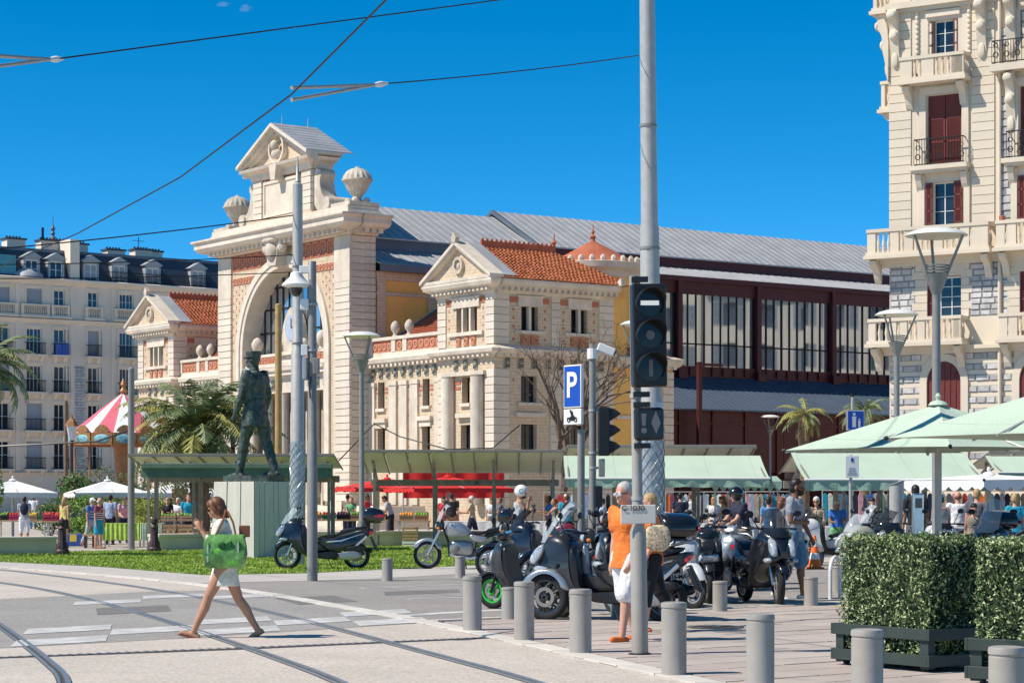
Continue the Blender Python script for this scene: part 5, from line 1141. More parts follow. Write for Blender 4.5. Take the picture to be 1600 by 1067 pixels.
for i, (z0, z1) in enumerate(((.05, .22), (.22, .36), (.36, .5), (.5, .62), (.62, .74))): part('band' if i % 2 else 'cone', MB().lathe([(lerp(.15, .025, (z0 - .05) / .69), z0), (lerp(.15, .025, (z1 - .05) / .69), z1)], 18), white_p if i % 2 else m_or, t, 30)
m_castiron = mk('brown_cast_iron', (.07, .04, .04), .5, .2, var=.2)
for px, by, lab in ((97, 867, 'ornate brown cast-iron bollard at the end of the left concrete bench'), (241, 863, 'ornate brown cast-iron bollard left of the middle concrete bench')):
    t = thing('cast_iron_bollard', lab, 'bollard', G(px, by), 0, 'ornate cast-iron bollards'); part('shaft', MB().lathe([(.2, 0), (.2, .12), (.17, .16), (.16, .3), (.12, .36), (.105, .7), (.13, .73), (.1, .77)], 10), m_castiron, t, 30); part('finial', MB().lathe([(.08, .77), (.06, .8), (.11, .87), (.1, .95), (.03, 1.0), (.02, 1.03)], 10), m_castiron, t, 40)
# concrete benches
def bench(px0, y0, px1, y1, label):
    a, b = G(px0, y0), G(px1, y1); d = b - a; t = thing('concrete_bench', label, 'bench', a, math.atan2(d.y, d.x), 'low concrete benches'); L = d.length; n = max(1, round(L / 2.4))
    for i in range(n): part('segment', MB().box(i * L / n + .01, (i + 1) * L / n - .01, .04, .52, 0, .40), bench_c, t, bevel=.02); part('seat_slab', MB().box(i * L / n + .006, (i + 1) * L / n - .006, -.01, .57, .40, .50), bench_c, t, bevel=.02)
bench(-160, 869, 90, 866, 'long low concrete bench at the left edge of the lawn'); bench(248, 861, 340, 859, 'low concrete bench left of the statue plinth'); bench(440, 855.5, 800, 851.5, 'low concrete bench behind the black scooter')
# ------------------------------------------------------------------ hedges in planters
m_leaf = mk('variegated_leaf', (.075, .15, .03), .55, var=.3, scale=11, hue=(.52, .56, .30)); 
for n in m_leaf.node_tree.nodes:
    if n.type == 'VALTORGB': n.color_ramp.elements[0].position = .47; n.color_ramp.elements[1].position = .63
    if n.type == 'TEX_NOISE': n.inputs['Scale'].default_value = 22; n.inputs['Detail'].default_value = 3
m_plant = mk('dark_green_planter_paint', (.035, .05, .042), .55, var=.15)
m_core = mk('hedge_dark_core', (.02, .032, .014), .9)
def leafmesh(pts, nrm, size, rg, mat, name='leaves', fold=.3):
    vv = []; ff = []
    for p, n in zip(pts, nrm):
        s = size * rg.uniform(.6, 1.3); d = V((rg.gauss(0, 1), rg.gauss(0, 1), rg.gauss(0, 1))) * .75 + n; d.normalize(); a = d.orthogonal().normalized(); a.rotate(M.Rotation(rg.random() * 6.28, 3, d)); b = d.cross(a)
        i = len(vv); vv += [tuple(p - a * s), tuple(p + b * s * .45 + d * s * fold), tuple(p + a * s), tuple(p - b * s * .45 + d * s * fold)]; ff.append((i, i + 1, i + 2, i + 3))
    me = bpy.data.meshes.new(name); me.from_pydata(vv, [], ff); me.materials.append(mat); return me
def hedge(p0, d, L, D, label, seed, n=15000, H=1.17):
    rg = random.Random(seed); t = thing('hedge_planter', label, 'hedge', p0, math.atan2(d[1], d[0]), 'clipped hedges in green planters')
    part('dark_core', MB().box(.05, L - .05, .05, D - .05, .15, H - .07), m_core, t)  # solid dark box added inside so the leaves are not see-through
    pts, nr = [], []
    faces = [((0, 1), (0, 0), L * H, V((0, -1, 0))), ((0, 1), (1, 1), L * H * .4, V((0, 1, 0))), ((0, 0), (0, 1), D * H, V((-1, 0, 0))), ((1, 1), (0, 1), D * H, V((1, 0, 0))), (None, None, L * D * 1.6, V((0, 0, 1)))]
    tot = sum(f[2] for f in faces)
    for fx, fy, ar, nv in faces:
        for _ in range(int(n * ar / tot)):
            u, v, w = rg.random(), rg.random(), abs(rg.gauss(0, .03))
            bump_ = .028 * math.sin(u * 17 + seed) * math.sin(v * 13) + rg.uniform(-.012, .02) + (rg.uniform(.02, .06) if rg.random() < .03 else 0)
            if nv.z: p = V((u * L, v * D, H - w + bump_))
            elif nv.y: p = V((u * L, (w - bump_) if nv.y < 0 else D - w, .12 + v * (H - .12)))
            else: p = V(((w - bump_) if nv.x < 0 else L - w + bump_, u * D, .12 + v * (H - .12)))
            pts.append(p); nr.append(nv)
    o = place('leaves', leafmesh(pts, nr, .0185, rg, m_leaf), t); o['kind'] = 'stuff'
    for z in (.05, .28):
        for (a, b, c, e) in ((-.04, L + .04, -.06, -.03), (-.04, L + .04, D + .03, D + .06), (-.07, -.04, -.06, D + .06), (L + .04, L + .07, -.06, D + .06)): part('rail', MB().box(a, b, c, e, z, z + .1), m_plant, t, bevel=.004)
    for x in (-.03, L / 2 - .05, L - .07):
        for y in (-.03, D - .05): part('post', MB().box(x, x + .1, y, y + .08, .03, .37), m_plant, t)
    part('floor_board', MB().box(0, L, 0, D, .06, .1), m_plant, t)
    for x in (.06, L - .06):
        for y in (.02, D - .04): part('castor', MB().cyl((x - .015, y, .035), (x + .015, y, .035), .035, n=10).box(x - .02, x + .02, y - .02, y + .02, .03, .07), black_pl, t)
hedge((3.02, 20.0, .026), (.55, -.84), 1.14, .8, 'square clipped variegated hedge in dark green planter, left of two', 5)
hedge((3.80, 17.85, .026), (.80, -.60), 1.3, .8, 'square clipped variegated hedge in dark green planter at the right edge', 9)
# ------------------------------------------------------------------ parasols
def scallop(mb, a, b, drop, n, mi=0, thick=0):
    a, b = V(a), V(b); vs = []; fs = []; m = n * 6
    for i in range(m + 1):
        p = a.lerp(b, i / m); w = abs(math.sin(math.pi * i / 6)); q = p - V((0, 0, drop * (.6 + .4 * w))); vs += [tuple(p), tuple(q)]
    for i in range(m): fs.append((2 * i, 2 * i + 1, 2 * i + 3, 2 * i + 2))
    mb.add(vs, fs, mi)
def parasol(c, half, z0, z1, rz, label, mat, val=0, scal=8, group=None, pole=True, name='parasol', polemat=None, sag=.06):
    t = thing(name, label, 'parasol', c, rz, group); cn = [V((half, half, z0)), V((-half, half, z0)), V((-half, -half, z0)), V((half, -half, z0))]; ap = V((0, 0, z1)); mb = MB(); N = 8
    for i in range(4):
        a, b = cn[i], cn[(i + 1) % 4]; grid = []
        for j in range(N + 1):
            f = j / N; row = []
            for k in range(N + 1):
                p = a.lerp(b, k / N).lerp(ap, f); e = 4 * (k / N) * (1 - k / N); p.z -= sag * e * (1 - f) * (.3 + f) * 2; 
                if j == 0: p.z += .05 * e
                row.append(tuple(p))
            grid.append(row)
        vs = [v for r in grid for v in r]; fs = [(j * (N + 1) + k, j * (N + 1) + k + 1, (j + 1) * (N + 1) + k + 1, (j + 1) * (N + 1) + k) for j in range(N) for k in range(N)]; mb.add(vs, fs)
    part('canopy', mb, mat, t, 30)
    if val:
        for i in range(4): mb = MB(); scallop(mb, cn[i], cn[(i + 1) % 4], val, scal); part('valance', mb, mat, t)
    for p in cn: part('rib', MB().tube([tuple(ap - V((0, 0, .12))), tuple(p - V((0, 0, .03)))], .02, 5), steel, t); part('rib_cap', MB().tube([tuple(p * 1.0 + V((0, 0, .01))), tuple(V((p.x * 1.02, p.y * 1.02, p.z - .01)))], .03, 6), black_pl, t)
    for i in range(4): m = (cn[i] + cn[(i + 1) % 4]) / 2; part('rib', MB().tube([tuple(ap - V((0, 0, .15))), tuple(m + V((0, 0, .0)))], .016, 5), steel, t)
    if pole: part('pole', MB().tube([(0, 0, 0), (0, 0, z1 + .02)], .055 if half > 1.4 else .025, 10), polemat or steel, t, 40); part('finial', MB().lathe([(.16, z1 - .02), (.12, z1 + .03), (.03, z1 + .06), (.05, z1 + .12), (.02, z1 + .17)], 10), mat, t, 40)
    return t
parasol(at(1466, 34), 1.68, 2.30, 3.02, R(38), 'large pale green cafe parasol in front of the tall street lamp', awn_g, group='pale green cafe parasols')
parasol(at(1690, 27), 1.68, 2.30, 3.02, R(40), 'large pale green cafe parasol cut by the right edge', awn_g, group='pale green cafe parasols')
gw = 'white market parasols'
for px, Y, h, lab in ((20, 84, 1.5, 'white market parasol at the far left edge'), (168, 86, 1.5, 'white market parasol left of the green-roofed stall'), (285, 90, 1.6, 'white market parasol seen beneath the stall roof')): parasol(at(px, Y), h, 1.75, 2.25, R(20), lab, canvas_w, .2, 8, gw)
gr = 'red market parasols'
for px, Y, h, lab in ((605, 88, 1.85, 'red market parasol left of the open steel stall'), (700, 80, 1.9, 'faded orange-red market parasol under the open steel stall')): parasol(at(px, Y), h, 1.95 if px < 650 else 1.9, 2.35, R(20), lab, canvas_r, .16, 9, gr)
parasol(at(1545, 50), 1.55, 1.95, 2.1, R(30), 'flat white scalloped parasol at the right above the customers', canvas_w, .24, 8, gw)
# ------------------------------------------------------------------ market stalls
def stall(px0, px1, Y, zf, label, depth=3.4, drop=.5, green=None, post_px=(), rz=0, num=None, posts=4, val=.45):
    """steel market stall: canopy rising to the front, ribs, beam, posts, roll-out green awning"""
    a, b = at(px0, Y), at(px1, Y); W_ = (b - a).length; t = thing('market_stall', label, 'market stall', a, rz, 'steel market stalls')
    part('roof_edge', MB().box(0, W_, -.05, .06, zf - .05, zf + .04), stall_m, t, bevel=.01)
    n = max(3, int(W_ / .62))
    for i in range(n): x0, x1 = W_ * i / n + .03, W_ * (i + 1) / n - .03; part('roof_panel', MB().add([(x0, .06, zf), (x1, .06, zf), (x1, depth, zf - drop), (x0, depth, zf - drop), (x0, .06, zf + .02), (x1, .06, zf + .02), (x1, depth, zf - drop + .02), (x0, depth, zf - drop + .02)], [(3, 2, 1, 0), (4, 5, 6, 7), (0, 1, 5, 4), (1, 2, 6, 5), (2, 3, 7, 6), (3, 0, 4, 7)]), roofglass, t)
    for i in range(n + 1): x = W_ * i / n; part('rafter', MB().tube([(x, .05, zf - .03), (x, depth, zf - drop - .03)], .03, 4), stall_m, t)
    part('beam', MB().box(.1, W_ - .1, depth - .1, depth + .1, zf - drop - .42, zf - drop - .22), stall_m, t)
    for i in range(posts):
        x = .3 + (W_ - .6) * i / (posts - 1); part('post', MB().box(x - .06, x + .06, depth - .06, depth + .06, 0, zf - drop - .42), stall_m, t)
        part('brace', MB().tube([(x, depth, zf - drop - .32), (x, depth * .35, zf - drop * .35 - .08)], .045, 4), stall_m, t)
        part('front_post', MB().box(x - .04, x + .04, depth * .55 - .04, depth * .55 + .04, 0, zf - drop * .6), stall_m, t)
    if num: text(num, .16, iron, t, T_(W_ * .56, depth - .12, zf - drop - .32))
    if green:
        out, zt, zl = green; mb = MB(); N = 14; vs = []
        for k in range(N + 1):
            x = lerp(-.1, W_ + .1, k / N)
            for j in range(6): f = j / 5; vs.append((x - (.0), lerp(.0, -out, f), lerp(zt, zl, f) - .05 * math.sin(math.pi * f) * (1 + .3 * math.sin(k * 2.1))))
        mb.add(vs, [(k * 6 + j, (k + 1) * 6 + j, (k + 1) * 6 + j + 1, k * 6 + j + 1) for k in range(N) for j in range(5)]); part('awning', mb, awn_g, t, 40)
        mb = MB(); vs = []
        for k in range(41):
            x = lerp(-.1, W_ + .1, k / 40); vs += [(x, -out, zl), (x, -out + .03 * math.sin(k * 1.7), zl - val * .5), (x, -out + .05 * math.sin(k * 1.3), zl - val * (1 + .05 * math.sin(k)))]
        mb.add(vs, [(3 * k + j, 3 * k + 3 + j, 3 * k + 4 + j, 3 * k + j + 1) for k in range(40) for j in range(2)]); part('valance', mb, awn_d, t, 50)
        part('awning_bar', MB().tube([(-.12, -out, zl), (W_ + .12, -out, zl)], .03, 6), white_p, t)
        for x in (0, W_): part('awning_arm', MB().tube([(x, .05, zt - .1), (x, -out, zl)], .025, 5), stall_m, t)
    return t
stall(200, 522, 63, 2.80, 'steel market stall with green valance behind the statue plinth', 3.2, .35, posts=5)
a, b = at(222, 63.2), at(518, 63.2)
stall(563, 882, 66, 2.98, 'open steel market stall with translucent roof behind the silver motorcycle', 3.6, .62, num='38', posts=4)
stall(886, 1182, 60, 2.98, 'steel market stall with long pale green awning behind the man in orange', 3.2, .5, (2.2, 2.72, 2.08), posts=5, val=.24)
stall(1242, 1500, 53, 2.72, 'steel market stall with pale green awning behind the man in grey', 3.0, .5, (2.6, 2.66, 1.98), posts=4, val=.25)
stall(1545, 1760, 57, 2.75, 'steel market stall with green awning at the right edge', 3.0, .4, (1.6, 2.66, 2.2), posts=3, val=.2)
dkgreen = cloth('dark_green_canvas', (.115, .17, .125), scale=2)
# green valance box of the left stall
t = thing('valance_board', 'dark green valance board hung on the stall behind the statue', 'valance', at(221, 62.6)); w = (at(520, 62.6) - at(221, 62.6)).length
part('board', MB().box(0, w, -.04, 0, 2.14, 2.42), dkgreen, t); part('top_fold', MB().box(0, w, -.12, -.04, 2.40, 2.55), dkgreen, t, bevel=.02)
t = thing('red_tarpaulin', 'bright red tarpaulin wall beneath the open steel stall', 'tarpaulin', at(630, 84), R(4)); w = 3.9
mb = MB(); vs = []
for k in range(31): x = k * w / 30; vs += [(x, .04 * math.sin(k * 1.1), 1.55), (x, .06 * math.sin(k * .8), 2.9)]
mb.add(vs, [(2 * k, 2 * k + 2, 2 * k + 3, 2 * k + 1) for k in range(30)]); part('sheet', mb, canvas_r, t, 60)
for x in (0, w): part('pole', MB().tube([(x, .1, 0), (x, .1, 2.95)], .03, 6), steel, t)
t = thing('small_awning', 'small green scalloped awning between the two big green awnings', 'awning', at(1112, 58)); w = (at(1222, 58) - at(1112, 58)).length
mb = MB(); mb.add([(0, 0, 2.0), (w, 0, 2.0), (w, 1.2, 2.15), (0, 1.2, 2.15)], [(0, 1, 2, 3)]); part('canopy', mb, awn_d, t); mb = MB(); scallop(mb, (0, 0, 2.0), (w, 0, 2.0), .26, 9); part('valance', mb, awn_d, t)
for x in (.1, w - .1): part('pole', MB().tube([(x, .1, 0), (x, .1, 2.0)], .025, 6), steel, t)
# ------------------------------------------------------------------ statue on its plinth
pc_ = V((-6.62, 56.0, 0)); al = R(39); S_ = 1.5; cen = pc_ + V((-math.cos(al), math.sin(al), 0)) * S_ / 2 + V((math.sin(al), math.cos(al), 0)) * S_ / 2
t = thing('statue_plinth', 'tall board-marked concrete plinth beneath the bronze statue', 'plinth', cen, -al)
mb = MB(); rs = []
for z, g in ((0, .06), (1.98, 0)):
    h = S_ / 2 + g; ring = []
    for (x0, y0), (x1, y1) in (((-h, -h), (h, -h)), ((h, -h), (h, h)), ((h, h), (-h, h)), ((-h, h), (-h, -h))):
        d = V((x1 - x0, y1 - y0)).normalized(); nn = V((d.y, -d.x)); nb = 9
        for k in range(nb):
            for f, o_ in ((k / nb, .012 * ((k * 7) % 3)), ((k + .94) / nb, .012 * ((k * 7) % 3)), ((k + .95) / nb, -.012), ((k + .995) / nb, -.012)): ring.append((x0 + (x1 - x0) * f + nn.x * o_, y0 + (y1 - y0) * f + nn.y * o_, z))
    rs.append(ring)
mb.rings(rs); part('block', mb, concrete, t)
t = thing('bronze_statue', 'green bronze statue of a striding officer in a kepi seen from behind', 'statue', cen + V((0, 0, 1.98)), math.pi - .55)
# ------------------------------------------------------------------ scooters and motorcycles
PAINT = {}
def paint(c, rough=.3, metal=.0, coat=.7):
    k = (c, rough, metal)
    if k not in PAINT: PAINT[k] = mk('vehicle_paint', c, rough, metal, var=.08, scale=5, coat=coat, rvar=.05)
    return PAINT[k]
m_green = mk('bright_green_paint', (.03, .48, .05), .35, var=.08)
m_pl_txt = mk('plate_ink', (.01, .01, .012), .6)
def wheel(t, x, y, r, w=.06, rim=alu, style='cast', disc=True, wire_=False, steer=0, nm='wheel'):
    prof = [(r - .085, -w * .55), (r - .05, -w * .85), (r - .015, -w * .7), (r, -w * .25), (r, w * .25), (r - .015, w * .7), (r - .05, w * .85), (r - .085, w * .55)]
    o = MB().lathe(prof, 28, (0, 0, 0), 0, 'y').build(nm, rubber, t, 50, T_(x, y, r) @ RZ(steer))
    ri = r - .075; mb = MB(); mb.lathe([(ri - .03, -w * .55), (ri + .012, -w * .6), (ri + .012, w * .6), (ri - .03, w * .55)], 28, (0, 0, 0), 0, 'y'); mb.lathe([(.03, -w * .9), (.05, -w * .8), (.05, w * .8), (.03, w * .9)], 14, (0, 0, 0), 0, 'y')
    n = 5 if style == 'cast' else 22
    for k in range(n):
        a = 2 * math.pi * k / n
        if style == 'cast':
            for da in (-.16, .16): mb.tube([(.04 * math.cos(a), 0, .04 * math.sin(a)), ((ri - .02) * math.cos(a + da), 0, (ri - .02) * math.sin(a + da))], .013, 5)
        else: mb.tube([(.04 * math.cos(a), (.02 if k % 2 else -.02), .04 * math.sin(a)), ((ri - .01) * math.cos(a + .3), 0, (ri - .01) * math.sin(a + .3))], .003, 3)
    mb.build('rim', rim, o, 40)
    if disc:
        for s in (-1, 1): MB().lathe([(r * .27, s * (w * .75)), (r * .42, s * (w * .75)), (r * .42, s * (w * .75 + .005)), (r * .27, s * (w * .75 + .005))], 24, (0, 0, 0), 0, 'y').build('brake_disc', steel_p, o, 40)
    return o
def arcband(cx, cz, r0, r1, a0, a1, n=10):
    o = [(cx + r1 * math.cos(R(lerp(a0, a1, i / n))), cz + r1 * math.sin(R(lerp(a0, a1, i / n)))) for i in range(n + 1)]
    return o + [(cx + r0 * math.cos(R(lerp(a1, a0, i / n))), cz + r0 * math.sin(R(lerp(a1, a0, i / n)))) for i in range(n + 1)]
def pil(nm, t, prof, w, mat, y0=0, sm=1, st=None):
    mb = MB(); mb.pillow(prof, w, y0=y0, sm=sm, **({'st': st} if st else {})); return mb.build(nm, mat, t, 45)
def wscreen(t, x0, z0, x1, z1, w0, w1, mat, bow=.16, n=8, nm='windscreen'):
    rs = []; pts = []
    for j in range(7):
        f = j / 6; row = []
        for k in range(n + 1):
            s = -1 + 2 * k / n; w = lerp(w0, w1, f) * (1 - .12 * f * f * abs(s)); row.append((lerp(x0, x1, f) + .03 * math.sin(math.pi * f) - bow * s * s, w * s, lerp(z0, z1, f) - (.05 * s * s if j == 6 else 0)))
        pts.append(row)
    vs = [v for r in pts for v in r]; mb = MB().add(vs, [(j * (n + 1) + k, j * (n + 1) + k + 1, (j + 1) * (n + 1) + k + 1, (j + 1) * (n + 1) + k) for j in range(6) for k in range(n)])
    return mb.build(nm, mat, t, 60)
def bars(t, x, z, w=.36, rise=.0, mirror=True, mz=.2, mat=black_pl, mx=0, levers=True):
    h = MB().tube([(x + .06, 0, z - .04), (x + .04, .1, z + rise), (x - .02, w * .75, z + rise), (x - .05, w, z + rise - .01)], .014, 7).tube([(x + .06, 0, z - .04), (x + .04, -.1, z + rise), (x - .02, -w * .75, z + rise), (x - .05, -w, z + rise - .01)], .014, 7).build('handlebar', mat, t, 50)
    for s in (-1, 1):
        MB().tube([(x - .022, s * w * .72, z + rise), (x - .055, s * (w + .02), z + rise - .01)], .019, 8).build('grip', rubber, h, 50)
        if levers: MB().tube([(x + .03, s * w * .6, z + rise), (x + .04, s * w * .95, z + rise - .02)], .007, 5).build('brake_lever', chrome, h)
        if mirror:
            m = MB().tube([(x + .02, s * w * .6, z + rise), (x + .05 + mx, s * w * .85, z + rise + mz * .6), (x + .03 + mx, s * (w * .95), z + rise + mz)], .008, 6).build('mirror', mat, h); MB().ball((x + .03 + mx, s * w * 1.02, z + rise + mz + .02), (.025, .07, .045), 12, 8).build('mirror_head', mat, m, 60)
def plate(t, x, z, txt, back=True, rake=0):
    p = MB().box(-.006, .006, -.10, .10, -.075, .075).build('number_plate', white_p, t, None, T_(x, 0, z) @ RY(rake), bevel=.004); MB().box(-.008, -.006, .082, .1, -.075, .075).build('plate_band', blue, p)
    rows = txt.split('|')
    for i, s in enumerate(rows): text(s, .075 if len(rows) > 1 else .06, m_pl_txt, p, T_(-.008, -.01, (.032 - .066 * i) if len(rows) > 1 else 0) @ RZ(R(-90)), 'plate_lettering', .002)
def topbox(t, x, z, mat=black_gl, s=1.0, red=True, y=0):
    b = pil('top_box', t, [(x, z), (x - .46 * s, z), (x - .5 * s, z + .13), (x - .44 * s, z + .27 * s), (x - .2 * s, z + .33 * s), (x - .03, z + .3 * s), (x + .03, z + .14)], .24 * s, mat, y)
    pil('box_seam', b, [(x + .02, z + .15), (x - .5 * s, z + .15), (x - .5 * s, z + .165), (x + .02, z + .165)], .243 * s, black_pl, sm=0)
    if red:
        for sgn in (-1, 1): pil('reflector', b, [(x - .2 * s, z + .11), (x - .49 * s, z + .09), (x - .5 * s, z + .15), (x - .36 * s, z + .18)], .02, red_l, y + sgn * .225 * s)
    MB().tube([(x - .05, .1, z), (x + .02, .1, z - .1)], .012, 6).tube([(x - .05, -.1, z), (x + .02, -.1, z - .1)], .012, 6).box(x - .4, x - .02, -.1, .1, z - .02, z + .005).build('box_carrier', black_pl, t)
    return b
def maxi(label, loc, hd, col=black_gl, dark=black_pl, scr=screen, sh=.36, box=True, plt=None, rim=alu, lens2='split', mp3=False, seat=seat_m, scr_bow=.16, group='parked scooters', accent=None, sx=1.0, lean=0, steer=0):
    t = thing('scooter', label, 'scooter', loc, hd, group); t.rotation_euler.x = lean
    rf, rr, xf, xr = .30, .29, .78, -.72
    if mp3:
        for s in (-1, 1): wheel(t, xf, s * .21, rf, .055, rim, steer=steer)
    else: wheel(t, xf, 0, rf, .06, rim, steer=steer)
    wheel(t, xr, 0, rr, .07, rim)
    for s in ((-.21, .21) if mp3 else (0,)): pil('front_fender', t, arcband(xf, rf, .315, .36, 30, 165), .085, accent or col, s, 0)
    for s in (-1, 1): MB().tube([(.62, s * (.1 if not mp3 else .21), .72), (.775, s * (.085 if not mp3 else .14), .3)], .024, 8).build('fork_leg', chrome if not mp3 else dark, t, 50)
    pil('front_fairing', t, [(.98, .66), (1.04, .78), (.92, .95), (.72, 1.10), (.52, 1.08), (.40, .94), (.40, .7), (.36, .46), (.28, .32), (.42, .29), (.56, .40), (.66, .55), (.82, .62)], [(.2, .24), (.5, .285), (.7, .26), (.88, .18), (1.05, .05)], col)
    pil('leg_shield', t, [(.46, .98), (.38, .95), (.33, .7), (.30, .4), (.22, .3), (.3, .27), (.42, .5), (.46, .75)], .295, dark)
    if mp3: pil('key_panel', t, [(.345, .98), (.30, .94), (.28, .62), (.24, .42), (.3, .42), (.36, .7)], .075, silver_l)
    pil('dashboard', t, [(.72, 1.08), (.55, 1.13), (.42, 1.02), (.5, .98)], .16, dark)
    pil('floorboard', t, [(.42, .38), (.3, .25), (-.3, .2), (-.42, .3), (-.3, .42), (.05, .36)], .235, dark)
    pil('centre_tunnel', t, [(.42, .62), (.3, .36), (-.25, .38), (-.2, .62), (.1, .56)], .12, col)
    pil('tail_body', t, [(.2, .62), (-.3, .70), (-.75, .82), (-1.08, .9), (-1.1, .83), (-.95, .68), (-.7, .52), (-.45, .42), (-.3, .32), (-.1, .4), (.1, .5)], [(-1.1, .07), (-.75, .18), (-.2, .225), (.2, .15)], col)
    pil('side_trim', t, [(.0, .6), (-.4, .63), (-.92, .80), (-.9, .77), (-.4, .59), (-.02, .56)], [(-1, .15), (-.75, .192), (-.2, .232), (.2, .2)], chrome if accent is None else accent, sm=0)
    s_ = pil('seat', t, [(.2, .66), (.12, .72), (-.2, .74), (-.34, .78), (-.40, .87), (-.62, .9), (-.98, .95), (-.98, .88), (-.6, .8), (-.2, .68), (.1, .62)], [(-1, .1), (-.6, .16), (-.2, .18), (.2, .1)], seat)
    pil('tail_light', t, [(-1.0, .82), (-1.11, .86), (-1.09, .78), (-.99, .73)], .11, red_l)
    pil('rear_fender', t, [(-1.0, .7), (-1.12, .42), (-1.22, .36), (-1.2, .42), (-1.05, .72)], .08, dark, sm=0)
    pil('engine_case', t, [(-.22, .34), (-.5, .40), (-.78, .40), (-.86, .29), (-.74, .2), (-.4, .2), (-.25, .24)], .06, alu, .15); pil('air_box', t, [(-.35, .42), (-.62, .52), (-.92, .52), (-.95, .4), (-.6, .36)], .07, dark, .13)
    ex = MB().tube([(-.2, -.1, .22), (-.45, -.15, .24), (-.62, -.17, .3), (-1.0, -.18, .4), (-1.05, -.18, .41)], [.025, .03, .06, .065, .045], 10).build('exhaust', dark, t, 50); MB().box(-.95, -.6, -.25, -.235, .29, .41).build('heat_shield', chrome, ex)
    MB().tube([(-.55, .16, .36), (-.95, .17, .72)], .03, 8).build('shock_absorber', m_green if rim is m_green else chrome, t)
    if lens2 == 'split':
        for s in (-1, 1): pil('headlight', t, [(1.0, .70), (1.03, .78), (.92, .93), (.80, .98), (.84, .84), (.93, .73)], [(.78, .05), (.9, .055), (1.05, .03)], lens, s * .135); pil('indicator', t, [(.96, .64), (.9, .7), (.72, .66), (.84, .61)], .04, lens, s * .2)
    elif lens2 == 'v':
        pil('headlight', t, [(.98, .60), (1.03, .7), (.96, .74), (.92, .64)], [(.9, .16), (1.05, .12)], lens)
        pil('grille', t, [(1.05, .80), (.98, .92), (.9, .9), (.98, .78)], .11, black_pl); 
        for s in (-1, 1): pil('nose_blade', t, [(1.06, .72), (1.03, .86), (.86, 1.0), (.9, .86)], .03, col, s * .13)
    else: pil('headlight', t, [(1.0, .72), (1.05, .80), (.98, .9), (.9, .86), (.92, .74)], [(.88, .14), (1.06, .09)], lens)
    wscreen(t, .92, .98, .92 - sh * .75, .98 + sh, .2, .17, scr, scr_bow)
    bars(t, .5, 1.10, .36)
    MB().tube([(-.1, .2, .25), (-.22, .3, .02)], .012, 6).build('side_stand', dark, t)
    if box: topbox(t, -.86, 1.02)
    else: MB().tube([(-.72, .15, .93), (-1.0, .14, 1.0), (-1.08, 0, 1.01), (-1.0, -.14, 1.0), (-.72, -.15, .93)], .014, 6).build('grab_rail', alu, t, 50)
    if plt: plate(t, -1.14, .58, plt, rake=R(12))
    return t
def mini(label, loc, hd, col, rimc, dark=black_pl, plt=None, group='parked scooters', spoked=False, fend=None, lean=0, steer=0, box=False):
    t = thing('scooter', label, 'scooter', loc, hd, group); t.rotation_euler.x = lean
    r = .25 if not spoked else .30; xf, xr = .66, -.6
    wheel(t, xf, 0, r, .055 if not spoked else .036, rimc, 'cast' if not spoked else 'wire', True, steer=steer); wheel(t, xr, 0, r, .055 if not spoked else .04, rimc, 'cast' if not spoked else 'wire')
    pil('front_fender', t, arcband(xf, r, r + .015, r + .05, 20, 150), .07, fend or dark, 0, 0)
    for s in (-1, 1): MB().tube([(.5, s * .075, .72), (.655, s * .07, r)], .02, 8).build('fork_leg', chrome if spoked else dark, t, 50)
    pil('front_shield', t, [(.66, .55), (.68, .66), (.58, .88), (.46, .98), (.38, .96), (.40, .76), (.34, .46), (.24, .30), (.32, .26), (.46, .36), (.54, .46)], [(.2, .2), (.42, .235), (.6, .15), (.7, .05)], col)
    pil('inner_shield', t, [(.42, .92), (.35, .9), (.36, .7), (.30, .44), (.2, .3), (.26, .25), (.38, .44), (.44, .72)], .215, dark)
    pil('headset', t, [(.56, .98), (.5, 1.08), (.4, 1.1), (.36, 1.0), (.44, .94)], .11, col); pil('headlight', t, [(.66, .66), (.69, .74), (.6, .86), (.57, .76)], [(.55, .11), (.7, .05)], lens)
    pil('dial', t, [(.44, 1.09), (.36, 1.08), (.37, 1.05), (.44, 1.05)], .08, paint((.1, .35, .6)))
    pil('floorboard', t, [(.34, .32), (.26, .22), (-.18, .2), (-.26, .3), (-.1, .33)], .19, dark)
    pil('tail_body', t, [(.0, .58), (-.25, .66), (-.62, .74), (-.92, .86), (-.96, .80), (-.8, .62), (-.5, .46), (-.3, .34), (-.12, .34), (-.04, .46)], [(-.96, .05), (-.6, .13), (-.15, .18), (.05, .12)], col)
    pil('seat', t, [(.05, .66), (-.1, .74), (-.42, .76), (-.6, .82), (-.86, .88), (-.86, .82), (-.5, .70), (-.1, .62), (.02, .6)], [(-.9, .08), (-.5, .14), (-.1, .15), (.1, .08)], seat_m)
    pil('tail_light', t, [(-.9, .76), (-1.0, .82), (-.97, .74), (-.88, .70)], .08, red_l); pil('rear_fender', t, [(-.86, .66), (-1.0, .4), (-1.06, .38), (-.94, .68)], .07, dark, sm=0)
    pil('engine_case', t, [(-.2, .28), (-.4, .34), (-.7, .32), (-.72, .22), (-.4, .17), (-.22, .2)], .06, alu, .12); MB().tube([(-.1, -.1, .2), (-.4, -.14, .22), (-.6, -.15, .28), (-.92, -.16, .36)], [.02, .03, .05, .055], 10).build('exhaust', chrome, t, 50)
    MB().tube([(-.5, .13, .34), (-.78, .13, .66)], .028, 8).build('shock_absorber', m_green if rimc is m_green else chrome, t)
    bars(t, .42, 1.06, .33, mirror=True, mz=.18)
    if plt: plate(t, -1.03, .55, plt, rake=R(10))
    if box: topbox(t, -.7, .94)
    return t
